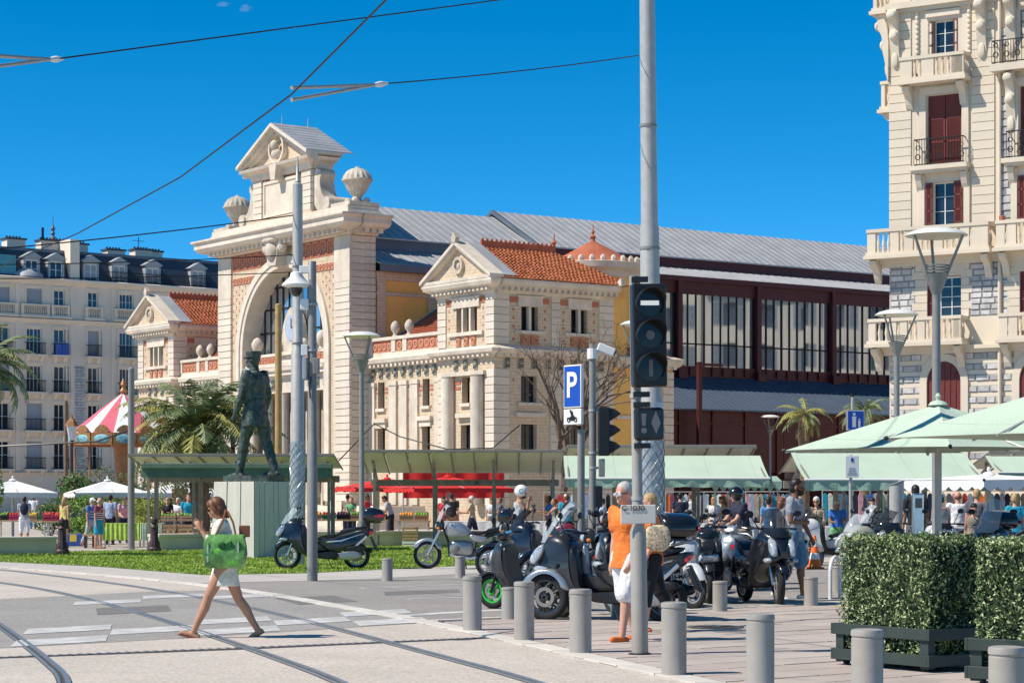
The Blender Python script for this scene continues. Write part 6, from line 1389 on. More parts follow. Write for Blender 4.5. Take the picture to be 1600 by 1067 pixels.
def moto(label, loc, hd, col, screenm=None, box=True, seat=seat_m, strip=None, group='parked motorcycles', boxer=True, lean=0, plt=None, frame=black_pl, fair=True):
    t = thing('motorcycle', label, 'motorcycle', loc, hd, group); t.rotation_euler.x = lean
    wheel(t, .76, 0, .31, .055, alu); wheel(t, -.74, 0, .31, .075, alu)
    pil('front_fender', t, arcband(.76, .31, .325, .37, 25, 160), .075, col, 0, 0)
    for s in (-1, 1): MB().tube([(.42, s * .1, .98), (.755, s * .09, .31)], .026, 8).build('fork_leg', chrome, t, 50)
    pil('fuel_tank', t, [(.38, .84), (.34, .98), (.2, 1.04), (-.02, 1.0), (-.2, .84), (-.22, .74), (.1, .7), (.34, .72)], [(-.25, .12), (.0, .2), (.25, .2), (.4, .12)], col)
    pil('side_panel', t, [(-.12, .78), (-.4, .74), (-.62, .7), (-.5, .58), (-.2, .6)], .15, col if boxer else frame)
    pil('seat', t, [(-.1, .82), (-.3, .80), (-.5, .82), (-.6, .9), (-.95, .92), (-.95, .86), (-.6, .78), (-.2, .72)], [(-1, .1), (-.6, .15), (-.1, .13)], seat)
    if strip: pil('seat_strip', t, [(-.55, .91), (-.95, .94), (-.97, .90), (-.58, .87)], [(-1, .12), (-.5, .165)], strip)
    pil('tail_body', t, [(-.4, .74), (-.95, .86), (-1.1, .9), (-1.08, .82), (-.7, .7)], [(-1.1, .07), (-.6, .13), (-.4, .12)], frame)
    pil('tail_light', t, [(-1.02, .84), (-1.12, .88), (-1.1, .8), (-1.02, .78)], .09, red_l)
    pil('engine_block', t, [(.3, .62), (.34, .4), (.2, .26), (-.25, .26), (-.3, .5), (-.15, .64)], .14, alu)
    if boxer:
        for s in (-1, 1): c = MB().cyl((.14, s * .12, .44), (.14, s * .36, .46), .085, .075, 14).build('cylinder', alu, t, 40); MB().lathe([(.09, s * .36), (.085, s * .385), (.04, s * .4)], 14, (.14, 0, .46), 0, 'y').build('cylinder_cover', steel_p, c, 40)
    else:
        for k in range(6): MB().box(.0, .26, -.13, .13, .5 + k * .03, .512 + k * .03).build('cooling_fin', alu, t)
    fr = MB()
    for s in (-1, 1): fr.tube([(.42, s * .04, .92), (.3, s * .13, .6), (.28, s * .13, .3), (-.25, s * .13, .28), (-.32, s * .12, .6), (-.95, s * .1, .84)], .018, 6)
    fr.build('frame', frame, t, 50)
    MB().tube([(.25, -.16, .32), (-.2, -.18, .24), (-.5, -.2, .3), (-1.0, -.22, .44), (-1.05, -.22, .455)], [.03, .035, .06, .065, .045], 10).build('exhaust', chrome, t, 50); MB().tube([(.25, .16, .32), (-.2, .18, .24), (-.5, .2, .3), (-1.0, .22, .44)], [.03, .035, .055, .06], 10).build('exhaust', chrome, t, 50)
    MB().tube([(-.3, .1, .36), (-.74, .1, .31)], .05, 8).build('swing_arm', frame, t, 40)
    pil('headlight', t, [(.56, .86), (.6, .94), (.54, 1.02), (.44, 1.0), (.44, .88)], [(.4, .1), (.6, .085)], lens)
    if fair: pil('cockpit_fairing', t, [(.52, .84), (.58, .88), (.54, 1.06), (.44, 1.1), (.38, 1.0), (.4, .86)], [(.38, .18), (.6, .1)], frame)
    if screenm: wscreen(t, .56, 1.04, .34, 1.42, .17, .16, screenm, .1)
    bars(t, .32, 1.12, .38, .02, mz=.16)
    MB().tube([(-.05, .14, .3), (-.12, .3, .02)], .013, 6).build('side_stand', frame, t)
    for s in (-1, 1): MB().ball((.5, s * .2, .9), (.04, .03, .03), 8, 6).build('indicator', orange_l, t, 60); MB().tube([(-.35, s * .12, .4), (-.35, s * .24, .36)], .015, 6).build('foot_peg', rubber, t)
    pil('rear_fender', t, [(-.98, .78), (-1.12, .5), (-1.16, .5), (-1.04, .8)], .08, frame, sm=0)
    if box: topbox(t, -.8, 1.0)
    if plt: plate(t, -1.15, .58, plt, rake=R(12))
    return t
silver_l = paint((.42, .43, .44), .35, .4)
def front_at(px, Y, hd, xf): p = at(px, Y); return (p.x - xf * math.cos(hd), p.y - xf * math.sin(hd), .008)
navy = paint((.012, .018, .035)); silver = paint((.36, .38, .40), .32, .6); gunm = paint((.03, .032, .035), .35, .3); white_v = paint((.62, .62, .61), .25)
cgrey = paint((.24, .25, .26), .3, .5)
h_ = math.pi + .03
maxi('black maxi scooter with clear screen and top box parked on the lawn edge', front_at(449, 47.3, h_, .78), h_, navy, box=True)
h_ = math.pi - .06
moto('silver touring motorcycle with clear screen and top box by the lawn', front_at(668, 47.5, h_, .76), h_, silver, screen, True, lean=R(-3))
h_ = math.atan2(.42, -.9)
mini('dark small scooter with bright green wheels behind the tall bollards', front_at(771, 30.4, h_, .66), h_, gunm, m_green, plt='DA|713', lean=R(-4), steer=R(-8))
h_ = math.atan2(.36, -.93)
maxi('grey three-wheeled scooter with tall clear screen left of the man in orange', front_at(862, 27.6, h_, .78), h_, gunm, black_pl, screen, .52, False, rim=gunm, mp3=True, accent=silver, scr_bow=.12)
h_ = math.pi + .1
moto('black motorcycle with green trim and pink seat cover behind the green-wheeled scooter', (*at(905, 36.5).xy, .008), h_, black_gl, None, False, seat=paint((.75, .22, .42), .6), strip=m_green, boxer=False, frame=black_pl)
h_ = math.pi - .25
maxi('dark blue scooter with domed top box behind the black-and-green motorcycle', (*at(872, 39.5).xy, .008), h_, navy, box=True, scr=screen_d)
h_ = math.atan2(-.93, .36)
mini('white moped with spoked wheels facing the camera behind the man in orange', front_at(1085, 30.2, h_, .66), h_, white_v, chrome, spoked=True, fend=white_v, lean=R(4), steer=R(10))
h_ = math.atan2(.93, -.36)
maxi('dark scooter seen from behind with top box and French plate beside the signal post', (at(1034, 27.4).x + .72 * math.cos(h_), 27.4 + .72 * math.sin(h_), .026), h_, gunm, box=True, plt='BM|816-MA', scr=screen_d)
h_ = math.atan2(-.99, .08)
maxi('sporty black scooter with V-shaped nose facing the camera', front_at(1108, 31.9, h_, .78), h_, gunm, scr=screen_d, sh=.12, box=False, lens2='v', lean=R(3))
h_ = math.atan2(-.975, .22)
maxi('big glossy black maxi scooter with twin headlights facing the camera', front_at(1217, 31.2, h_, .78), h_, black_gl, scr=screen_d, sh=.42, box=False, lens2='split', steer=R(-10))
RIDE = math.pi + .35
rm = moto('chrome and black motorcycle carrying the seated rider', (*at(1146, 39).xy, .008), RIDE, white_v, None, False, boxer=False)
h_ = math.pi + .15
maxi('white scooter with black seat behind the traffic cone', (*at(1306, 50).xy, .008), h_, white_v, scr=screen_d, box=False)
h_ = math.pi + .3
moto('black motorcycle with bright green seat edge behind the left hedge', (*at(1400, 41).xy, .008), h_, black_gl, None, False, strip=m_green, boxer=False, lean=R(4))
maxi('scooter half under a grey-olive cover behind the left hedge', (*at(1392, 37).xy, .008), math.pi + .4, paint((.30, .30, .25), .6), scr=screen, sh=.3, box=False, seat=seat_m)
h_ = math.atan2(.9, -.4)
maxi('white scooter with black and red top box seen from behind above the hedges', (*at(1502, 37).xy, .008), h_, white_v, box=True, scr=screen)
h_ = math.atan2(-.8, -.6)
maxi('dark scooter with large clear screen at the right edge', (*at(1572, 36).xy, .008), h_, gunm, scr=screen, sh=.55, box=False)
moto('black motorcycle behind the white tank-top man', (*at(828, 42).xy, .008), math.pi - .1, black_gl, None, False, boxer=False)
moto('silver naked motorcycle behind the left end of the left hedge', (*at(1385, 44).xy, .008), math.pi + .2, silver, screen, False)

moto('dark naked motorcycle behind the three-wheeled scooter', (*at(965, 33.5).xy, .008), math.pi + .2, black_gl, None, False, boxer=False)
maxi('dark grey scooter with clear screen behind the white moped', (*at(1052, 34.5).xy, .008), math.atan2(-.9, -.3), gunm, scr=screen, box=False)
mini('silver small scooter between the sporty black scooter and the rider', (*at(1160, 36.5).xy, .008), math.atan2(-.85, -.5), silver, alu)
maxi('dark red scooter with top box left of the parking sign post', (*at(930, 41.5).xy, .008), math.pi + .3, paint((.2, .02, .03), .3), scr=screen, box=True)
mini('black moped with spoked wheels right of the pink-seated motorcycle', (*at(985, 37.5).xy, .008), math.pi + .5, black_gl, chrome, spoked=True)
maxi('black scooter with smoked screen behind the green-edged motorcycle', (*at(1432, 38.5).xy, .008), math.pi + .5, black_gl, scr=screen_d, box=False)
# ------------------------------------------------------------------ people
fold_tex = bpy.data.textures.new('cloth_folds', 'CLOUDS'); fold_tex.noise_scale = .09; fold_tex.noise_depth = 2
fold_tex2 = bpy.data.textures.new('bronze_modelling', 'CLOUDS'); fold_tex2.noise_scale = .13; fold_tex2.noise_depth = 3
def skinmesh(mb, name, mat, parent, vox, smooth=4, folds=0, tex=None):
    o = mb.build(name, mat, parent, recalc=True)
    r = o.modifiers.new('remesh', 'REMESH'); r.mode = 'VOXEL'; r.voxel_size = vox; r.use_smooth_shade = True
    if smooth: s = o.modifiers.new('smooth', 'SMOOTH'); s.factor = .5; s.iterations = smooth
    if folds: d = o.modifiers.new('folds', 'DISPLACE'); d.texture = tex or fold_tex; d.strength = folds; d.mid_level = .5; d.texture_coords = 'LOCAL'
    return o
def limb(mb, pts, rad, n=10):
    for p, r in zip(pts, rad): mb.ball(p, r * .99, n, 6)
    for a, b, r0, r1 in zip(pts, pts[1:], rad, rad[1:]): mb.cyl(a, b, r0, r1, n)
def ell(mb, c, r, rot=None):
    q = MB(); q.ball((0, 0, 0), r, 12, 8); mt = T_(*c) @ (rot if rot is not None else I4); mb.add([tuple(mt @ V(v)) for v in q.v], q.f)
def rotdir(pitch, out=0, s=1, yaw=0):
    """pitch: 0 hanging down, 90 straight ahead; out: degrees away from the body; yaw: inward turn"""
    v = V((math.sin(R(pitch)), 0, -math.cos(R(pitch)))); v = M.Rotation(R(-out * -s), 3, 'X') @ v if out else v
    return (M.Rotation(R(-yaw * s), 3, 'Z') @ v) if yaw else v
class Fig: pass
def figure(H, female, lean, headp, heady, legs, arms, sit=0):
    """joint positions; legs/arms given left then right: (hip flex, knee flex, splay) and (shoulder flex, out, elbow flex, inward yaw)"""
    f = Fig(); hw = .095 * H / 1.75 if not female else .09; sw = (.185 if not female else .16) * H / 1.75; f.H = H; f.female = female
    L1 = L2 = .243 * H; lo = 9; f.leg = []
    for (a, k, sp), s in zip(legs, (1, -1)):
        h = V((0, s * hw, 0)); kn = h + rotdir(a, sp, s) * L1; an = kn + rotdir(a - k, sp * .5, s) * L2; f.leg.append([h, kn, an, a - k]); lo = min(lo, an.z - .07 * H / 1.75)
    dz = -lo + sit; f.pel = V((0, 0, dz)); f.leg = [[p + f.pel for p in l[:3]] + [l[3]] for l in f.leg]
    RL = M.Rotation(R(lean), 3, 'Y'); up = lambda p: f.pel + RL @ V(p); f.up = up; f.RL = RL
    f.neck = up((0, 0, .30 * H)); f.sh = [up((-.005, s * sw, .285 * H)) for s in (1, -1)]; f.arm = []
    for (a, o_, e, y), s, p in zip(arms, (1, -1), f.sh):
        d1 = RL @ rotdir(a, o_, s); el_ = p + d1 * .172 * H; d2 = RL @ rotdir(a + e, o_ * .5, s, y); wr = el_ + d2 * .15 * H; f.arm.append([p, el_, wr, d2, s])
    f.RH = RL @ M.Rotation(R(heady), 3, 'Z') @ M.Rotation(R(headp), 3, 'Y'); f.head = f.neck + RL @ V((.015, 0, .035 * H)) + f.RH @ V((.012, 0, .062 * H)); return f
def hand(mb, wr, d, s, palm, k, curl=35, fingers=True):
    side = d.cross(palm).normalized(); palm = side.cross(d).normalized()
    ell(mb, wr + d * .05 * k, (.028 * k,) * 3); 
    limb(mb, [wr, wr + d * .045 * k, wr + d * .085 * k], [.026 * k, .03 * k, .026 * k])
    for i in (-1, 1): limb(mb, [wr + d * .03 * k + side * .012 * i * k, wr + d * .088 * k + side * .022 * i * k], [.02 * k, .014 * k])
    if not fingers: limb(mb, [wr + d * .08 * k, wr + d * .13 * k + palm * .03 * k, wr + d * .15 * k + palm * .06 * k], [.026 * k, .022 * k, .016 * k]); return
    for i, ln in enumerate((.072, .08, .075, .06)):
        p = wr + d * .085 * k + side * (.027 - .018 * i) * k; c = R(curl + i * 4)
        q = p + (d * math.cos(c * .5) + palm * math.sin(c * .5)) * ln * .5 * k; e = q + (d * math.cos(c * 1.5) + palm * math.sin(c * 1.5)) * ln * .55 * k
        limb(mb, [p, q, e], [.0105 * k, .0095 * k, .008 * k], 7)
    p = wr + d * .03 * k + side * .024 * k; q = p + (d * .6 + side * .7 + palm * .35).normalized() * .042 * k; limb(mb, [p, q, q + (d * .85 + side * .2 + palm * .45).normalized() * .036 * k], [.014 * k, .011 * k, .009 * k], 7)
def torso(mb, f, grow=0, z0=.0, z1=.31, fem=None):
    H = f.H; k = H / 1.75; fem = f.female
    sec = [(-.06, .085, .12), (-.02, .105, .158), (.04, .108, .162), (.10, .098, .145), (.15, .10, .148), (.2, .115, .165), (.25, .112, .178), (.28, .09, .168), (.3, .06, .10), (.32, .05, .055)] if not fem else [(-.06, .085, .12), (-.02, .108, .162), (.04, .105, .158), (.10, .085, .125), (.14, .083, .122), (.19, .105, .14), (.22, .11, .145), (.26, .09, .148), (.285, .07, .14), (.3, .05, .075), (.32, .045, .048)]
    rs = []
    for z, rx, ry in sec:
        if z < z0 - 1e-6 or z > z1 + 1e-6: continue
        rs.append([tuple(f.up(((rx * k + grow) * math.cos(2 * math.pi * j / 18) + (.008 if .15 < z < .27 else -.005), (ry * k + grow) * math.sin(2 * math.pi * j / 18), z * H))) for j in range(18)])
    mb.rings(rs)
hair_br = mk('auburn_hair', (.16, .065, .03), .5, var=.3, scale=30); hair_gr = mk('grey_hair', (.46, .45, .43), .6, var=.25, scale=40); hair_bk = mk('dark_hair', (.018, .014, .012), .5, var=.3, scale=30); hair_bl = mk('blond_hair', (.42, .27, .12), .55, var=.25, scale=30); hair_wh = mk('white_hair', (.66, .65, .62), .6, var=.15, scale=40)
CL = {}
def cl(name, c):
    if name not in CL: CL[name] = cloth(name, c)
    return CL[name]
def person(label, loc, hd, H=1.72, female=False, skin=skin_a, hair=None, hairs='short', top=None, sleeve=.5, toplen=-.03, bottom=None, blen=.9, loose=.02, shoes=None, lean=2, headp=0, heady=0, legs=((3, 4, 2), (-3, 4, 2)), arms=((4, 6, 10, 0), (-4, 6, 10, 0)), near=False, sit=0, glasses=None, beard=None, cap=None, helmet=None, skirt=False, group=None, pack=None, palms=None, band=None):
    t = thing('person', label, 'person', loc, hd, group); f = figure(H, female, lean, headp, heady, legs, arms, sit); k = H / 1.75; vox = .0095 if near else .017; t.name = 'person'
    mb = MB(); torso(mb, f)
    mb.ball(f.pel + V((0, 0, -.01)), (.10 * k, .15 * k, .11 * k), 14, 8)
    c = f.head; RH = f.RH.to_4x4()
    ell(mb, c + f.RH @ V((-.008, 0, .018 * k)), (.098 * k, .078 * k, .102 * k), RH); ell(mb, c + f.RH @ V((.03 * k, 0, -.055 * k)), (.06 * k, .056 * k, .068 * k), RH)
    ell(mb, c + f.RH @ V((.075 * k, 0, -.085 * k)), (.025 * k, .03 * k, .022 * k), RH); ell(mb, c + f.RH @ V((.082 * k, 0, .012 * k)), (.014 * k, .05 * k, .014 * k), RH)
    limb(mb, [c + f.RH @ V((.088 * k, 0, .0)), c + f.RH @ V((.105 * k, 0, -.035 * k))], [.009 * k, .014 * k], 7); ell(mb, c + f.RH @ V((.085 * k, 0, -.062 * k)), (.014 * k, .026 * k, .009 * k), RH)
    for s in (1, -1): ell(mb, c + f.RH @ V((-.005, s * .08 * k, -.01 * k)), (.02 * k, .012 * k, .034 * k), RH)
    limb(mb, [f.neck - V((0, 0, .02)), f.neck + f.RL @ V((.0, 0, .03 * H)), c + f.RH @ V((-.012, 0, -.06 * k))], [.058 * k, .054 * k, .052 * k] if not female else [.05 * k, .045 * k, .045 * k])
    th = (.088, .07, .056, .047) if not female else (.094, .062, .05, .042)
    for h, kn, an, fa in f.leg:
        m = kn.lerp(an, .3); back = V((-.012, 0, 0))
        limb(mb, [h, h.lerp(kn, .5), kn, m + back, kn.lerp(an, .75), an], [th[0] * k, .078 * k, .058 * k, .06 * k, .042 * k, .038 * k])
        fd = V((math.cos(R(min(0, fa) * .8)), 0, math.sin(R(min(0, fa) * 1.0)))) if fa < -8 else V((math.cos(R(fa * .5)), 0, math.sin(R(max(0, fa) * .6))))
        base = an - V((0, 0, .05 * k)); limb(mb, [base - fd * .05 * k, base + fd * .06 * k, base + fd * .15 * k], [.035 * k, .036 * k, .026 * k])
    for (p, e, w, d, s), pl in zip(f.arm, palms or (None, None)):
        limb(mb, [p, p.lerp(e, .5), e, e.lerp(w, .3), w], [.055 * k, .047 * k, .038 * k, .04 * k, .026 * k] if not female else [.045 * k, .039 * k, .032 * k, .033 * k, .022 * k])
        palm = V(pl) if pl else (V((0, -s, 0)) * .8 + V((-.3, 0, 0)) if d.z < -.5 else V((0, -s, 0)))
        hand(mb, w, d, s, palm, k, 40, near)
    b = skinmesh(mb, 'body', skin, t, vox, 3)
    # garments
    if top:
        mb = MB(); torso(mb, f, .016, toplen, .305)
        if toplen < -.07: pass
        for p, e, w, d, s in f.arm:
            q = p.lerp(e, min(1, sleeve)); limb(mb, [p + V((0, -s * .03, .0)), p, q], [.06 * k, .068 * k if not female else .056 * k, (.064 if not female else .054) * k])
            if sleeve > 1: limb(mb, [q, e.lerp(w, sleeve - 1)], [.06 * k, .045 * k])
        if sleeve <= .05:
            mb = MB(); torso(mb, f, .016, toplen, .285)
        if toplen < -.05 or near:
            rs = [[tuple(f.pel + V((((.118 + g) * k) * math.cos(2 * math.pi * j / 18), ((.172 + g) * k) * math.sin(2 * math.pi * j / 18), z))) for j in range(18)] for z, g in ((.12, -.012), (.04, .01), (toplen * H, .03 if toplen < -.05 else .012))]; mb.rings(rs)
        g = skinmesh(mb, 'shirt', top, t, vox, 2, .026 if near else .026)
        if band:
            for z in band[1]:
                rs = [[tuple(f.up(((rx * k + .024) * math.cos(2 * math.pi * j / 18), (ry * k + .024) * math.sin(2 * math.pi * j / 18), (z + dz) * H))) for j in range(18)] for dz, rx, ry in ((0, .112, .16), (.016, .112, .16))]; MB().rings(rs, cap=False).build('stripe', band[0], t)
    if bottom:
        mb = MB(); rs = [[tuple(f.pel + V(((rx * k + .012) * math.cos(2 * math.pi * j / 18), (ry * k + .012) * math.sin(2 * math.pi * j / 18), z))) for j in range(18)] for z, rx, ry in ((.10, .10, .145), (.04, .112, .165), (-.04, .11, .166), (-.10, .10, .15))]; mb.rings(rs)
        if skirt:
            L = blen * .243 * H; k0, k1 = f.leg[0][1], f.leg[1][1]; h0 = f.pel; xs = [h0.lerp(kn, blen).x for kn in (k0, k1)]; x0, x1 = min(xs) - .09, max(xs) + .09
            rs = []
            for j in range(7):
                fr = j / 6; rx = lerp(.115 * k, (x1 - x0) / 2, fr); cx = lerp(0, (x0 + x1) / 2, fr); rs.append([(h0.x + cx + rx * math.cos(2 * math.pi * i / 20), (.172 * k + .012 * fr) * math.sin(2 * math.pi * i / 20), h0.z + .1 - fr * (.1 + L)) for i in range(20)])
            mb.rings(rs)
        else:
            for h, kn, an, fa in f.leg:
                if blen <= 1: limb(mb, [h, h.lerp(kn, blen * .5), h.lerp(kn, blen)], [(.09 + loose) * k, (.084 + loose) * k, (.082 + loose * 1.1) * k])
                else: limb(mb, [h, kn, kn.lerp(an, blen - 1)], [(.09 + loose) * k, (.064 + loose) * k, (.05 + loose) * k])
        skinmesh(mb, 'skirt' if skirt else 'trousers', bottom, t, vox, 2, .014 if near else .02)
    if shoes:
        for h, kn, an, fa in f.leg:
            mb = MB(); fd = V((math.cos(R(min(0, fa) * .8)), 0, math.sin(R(min(0, fa) * 1.0)))) if fa < -8 else V((math.cos(R(fa * .5)), 0, math.sin(R(max(0, fa) * .6))))
            base = an - V((0, 0, .053 * k)); limb(mb, [base - fd * .055 * k, base + fd * .06 * k, base + fd * .155 * k], [.042 * k, .042 * k, .032 * k]); skinmesh(mb, 'shoe', shoes, t, vox, 2)
    # head gear
    if hair:
        mb = MB()
        if hairs != 'bald': ell(mb, c + f.RH @ V((-.022, 0, .035 * k)), (.098 * k, .086 * k, .1 * k), RH); ell(mb, c + f.RH @ V((-.05 * k, 0, -.015 * k)), (.066 * k, .08 * k, .075 * k), RH)
        if hairs in ('long', 'bun', 'tail'):
            ell(mb, c + f.RH @ V((-.04 * k, 0, -.03 * k)), (.085 * k, .092 * k, .095 * k), RH); ell(mb, c + f.RH @ V((.02 * k, 0, .06 * k)), (.085 * k, .084 * k, .06 * k), RH)
            if near:
                for s in (1, -1): limb(mb, [c + f.RH @ V((.03, s * .078 * k, .05 * k)), c + f.RH @ V((.01, s * .09 * k, -.02 * k)), c + f.RH @ V((-.03, s * .08 * k, -.09 * k))], [.03 * k, .032 * k, .03 * k])
        if hairs == 'bun': ell(mb, c + f.RH @ V((-.10 * k, 0, -.11 * k)), (.042 * k,) * 3, RH); ell(mb, c + f.RH @ V((-.06 * k, 0, -.09 * k)), (.06 * k, .07 * k, .05 * k), RH)
        if hairs == 'tail': limb(mb, [c + f.RH @ V((-.09 * k, 0, .02)), c + f.RH @ V((-.13 * k, 0, -.1)), c + f.RH @ V((-.12 * k, 0, -.32))], [.035 * k, .04 * k, .02 * k])
        if hairs == 'long': limb(mb, [c + f.RH @ V((-.07 * k, 0, -.03)), c + f.RH @ V((-.08 * k, 0, -.2))], [.08 * k, .06 * k])
        if hairs == 'bald': ell(mb, c + f.RH @ V((-.045, 0, -.02 * k)), (.07 * k, .084 * k, .05 * k), RH)
        skinmesh(mb, 'hair', hair, t, vox, 1, .012)
    if beard: mb = MB(); ell(mb, c + f.RH @ V((.045 * k, 0, -.075 * k)), (.062 * k, .062 * k, .05 * k), RH); limb(mb, [c + f.RH @ V((.01, .072 * k, -.02 * k)), c + f.RH @ V((.06, .045 * k, -.07 * k)), c + f.RH @ V((.09, 0, -.085 * k)), c + f.RH @ V((.06, -.045 * k, -.07 * k)), c + f.RH @ V((.01, -.072 * k, -.02 * k))], [.012, .022, .024, .022, .012]); skinmesh(mb, 'beard', beard, t, vox, 1)
    if glasses or near:
        for s in (1, -1):
            mb = MB(); ell(mb, c + f.RH @ V((.096 * k, s * .034 * k, -.004 * k)), (.008, .029 * k, .021 * k) if glasses else (.006, .016 * k, .009 * k), RH); mb.build('lens' if glasses else 'eye', glasses or black_gl, t, 60)
        if glasses: mb = MB(); mb.tube([c + f.RH @ V((.0, .083 * k, .002)), c + f.RH @ V((.09 * k, .06 * k, .004)), c + f.RH @ V((.1 * k, 0, .004)), c + f.RH @ V((.09 * k, -.06 * k, .004)), c + f.RH @ V((.0, -.083 * k, .002))], .004, 4); mb.build('spectacle_frame', black_pl, t)
    if cap: mb = MB(); ell(mb, c + f.RH @ V((-.01, 0, .05 * k)), (.108 * k, .095 * k, .075 * k), RH); ell(mb, c + f.RH @ V((.07 * k, 0, .035 * k)), (.085 * k, .075 * k, .012), RH); skinmesh(mb, 'cap', cap, t, vox, 1)
    if helmet:
        mb = MB(); rs = []
        q = MB(); q.ball((0, 0, 0), (.145 * k, .128 * k, .135 * k), 20, 14); mt = T_(*(c + f.RH @ V((-.012, 0, .03 * k)))) @ RH
        keep = [fc for fc in q.f if not all((q.v[i][0] > .07 * k and q.v[i][2] < .045 * k) or q.v[i][2] < -.118 * k for i in fc)]; mb.add([tuple(mt @ V(v)) for v in q.v], keep)
        o = mb.build('helmet', helmet[0], t, 60); sd_ = o.modifiers.new('shell', 'SOLIDIFY'); sd_.thickness = .018
        if len(helmet) > 1:
            for s in (1, -1): MB(mt).lathe([(.03, s * .125 * k), (.05, s * .128 * k), (.05, s * .118 * k), (.03, s * .118 * k)], 16, (0, 0, .0), 0, 'y').build('ear_vent', helmet[1], o, 40)
    if pack: mb = MB(); ell(mb, f.up((-.18 * k, 0, .2 * H)), (.09, .15, .22), f.RL.to_4x4()); skinmesh(mb, 'backpack', pack, t, vox, 2, .02)
    t['_f'] = 0; del t['_f']; person.f = f; return t
W_ = {k: cl(k + '_cloth', v) for k, v in dict(cream=(.74, .70, .58), white=(.76, .76, .75), orange=(.80, .20, .035), grey=(.33, .34, .37), dgrey=(.12, .12, .13), black=(.016, .016, .018), navy=(.02, .025, .05), blue=(.04, .17, .52), denim=(.10, .21, .32), green=(.16, .40, .17), yellow=(.60, .50, .16), pink=(.70, .36, .40), turq=(.02, .32, .46), red=(.5, .04, .05), maroon=(.28, .06, .09), beige=(.48, .38, .26), khaki=(.28, .24, .18), lgrey=(.44, .45, .48), lblue=(.34, .40, .55), stripe=(.10, .16, .45), brown=(.22, .10, .05), floral=(.2, .2, .21)).items()}
loafer = cl('orange_suede', (.72, .16, .03)); sandal = cl('tan_leather', (.22, .09, .045))
shade = mk('dark_sunglass_lens', (.01, .01, .012), .1)
# walking woman
wl = (at(352, 24.2).x, 24.2, .012)
person('woman in cream top and short skirt striding left across the rails', wl, math.pi, 1.64, True, skin_a, hair_br, 'bun', W_['cream'], .55, -.02, W_['cream'], .56, .02, None, 5, 10, 0, ((27, 4, 1), (-20, 12, 1)), ((22, 8, 128, 18), (30, 6, 120, 20)), True, glasses=shade, skirt=True, group=None)
wf = person.f
wo = [o for o in COL.objects if o.get('label', '').startswith('woman in cream')][0]
for h, kn, an, fa in wf.leg:
    mb = MB(); fd = V((math.cos(R(fa * .8 if fa < -8 else fa * .5)), 0, math.sin(R(fa if fa < -8 else max(0, fa) * .6)))); base = an - V((0, 0, .083)); n_ = V((-fd.z, 0, fd.x))
    out = smoothpoly([(-.09, .025), (-.09, -.025), (.05, -.04), (.17, -.03), (.19, 0), (.16, .035), (.04, .035)], 1)
    mb.rings([[tuple(base + fd * x + V((0, y, 0)) + n_ * z) for x, y in out] for z in (0, .014)]); mb.build('sandal', sandal, wo)
    MB().tube([base + fd * .12 + n_ * .045, base + fd * .08 + V((0, .03, 0)) + n_ * .035, base + fd * .03 + V((0, .04, 0)) + n_ * .012], .007, 5).tube([base + fd * .12 + n_ * .045, base + fd * .08 + V((0, -.03, 0)) + n_ * .035, base + fd * .03 + V((0, -.04, 0)) + n_ * .012], .007, 5).build('sandal_strap', sandal, wo)
# green tote bag on her near shoulder
m_tote = mk('glossy_green_bag', (.03, .16, .018), .4, var=.5, scale=6, hue=(.15, .34, .09), bump=.5, bscale=9, coat=.15)
tb = thing('tote_bag', 'glossy green shopping bag hanging from the walking woman\'s shoulder', 'bag', (at(352, 24.0).x, 23.98, .78)); 
mb = MB(); rs = []
for z, w, d in ((0, .17, .05), (.012, .2, .075), (.05, .215, .095), (.15, .225, .105), (.26, .225, .085), (.34, .215, .055), (.372, .21, .04)):
    rs.append([(w * (1 if abs(math.cos(a)) > .7 else abs(math.cos(a)) / .7) * math.copysign(1, math.cos(a)) + .012 * math.sin(z * 40 + a * 3), d * math.copysign(min(1, abs(math.sin(a)) / .6), math.sin(a)) + .006 * math.sin(a * 5 + z * 30), z) for a in [2 * math.pi * (i + .5) / 28 for i in range(28)]])
mb.rings(rs); part('bag_body', mb, m_tote, tb, 50)
m_prn = mk('bag_print_white', (.42, .5, .4), .35, var=.3, scale=9); m_prd = mk('bag_print_dark', (.02, .13, .015), .35, var=.3)
for (x0, x1, z0, z1, mm) in ((.145, .165, .1, .3, m_prn), (-.06, .0, .24, .29, m_prd), (.02, .08, .22, .3, m_prd), (-.185, -.17, .06, .28, m_prn)): part('print', MB().prism([(x0, z0), (x1, z0 + .02), (x1, z1), (x0, z1 - .03)], -.103, -.06, 'xz'), mm, tb)
for cx, cz, r in ((-.07, .13, .10), (.09, .12, .10)): part('printed_fruit', MB().ball((cx, -.09, cz), (r, .01, r * .95), 16, 8), mk('fruit_print', (.07, .26, .025), .35, var=.6, scale=9, hue=(.13, .4, .05)), tb, 60)
part('strap', MB().tube([(-.1, -.03, .36), (-.02, .0, .53), (.0, .06, .64), (.03, .02, .62), (.09, -.01, .5), (.12, -.02, .36)], .012, 6), sandal, tb, 50)
part('wallet_flap', MB().box(.15, .27, .02, .05, .34, .47), mk('brown_leather', (.2, .065, .03), .5), tb, bevel=.01)
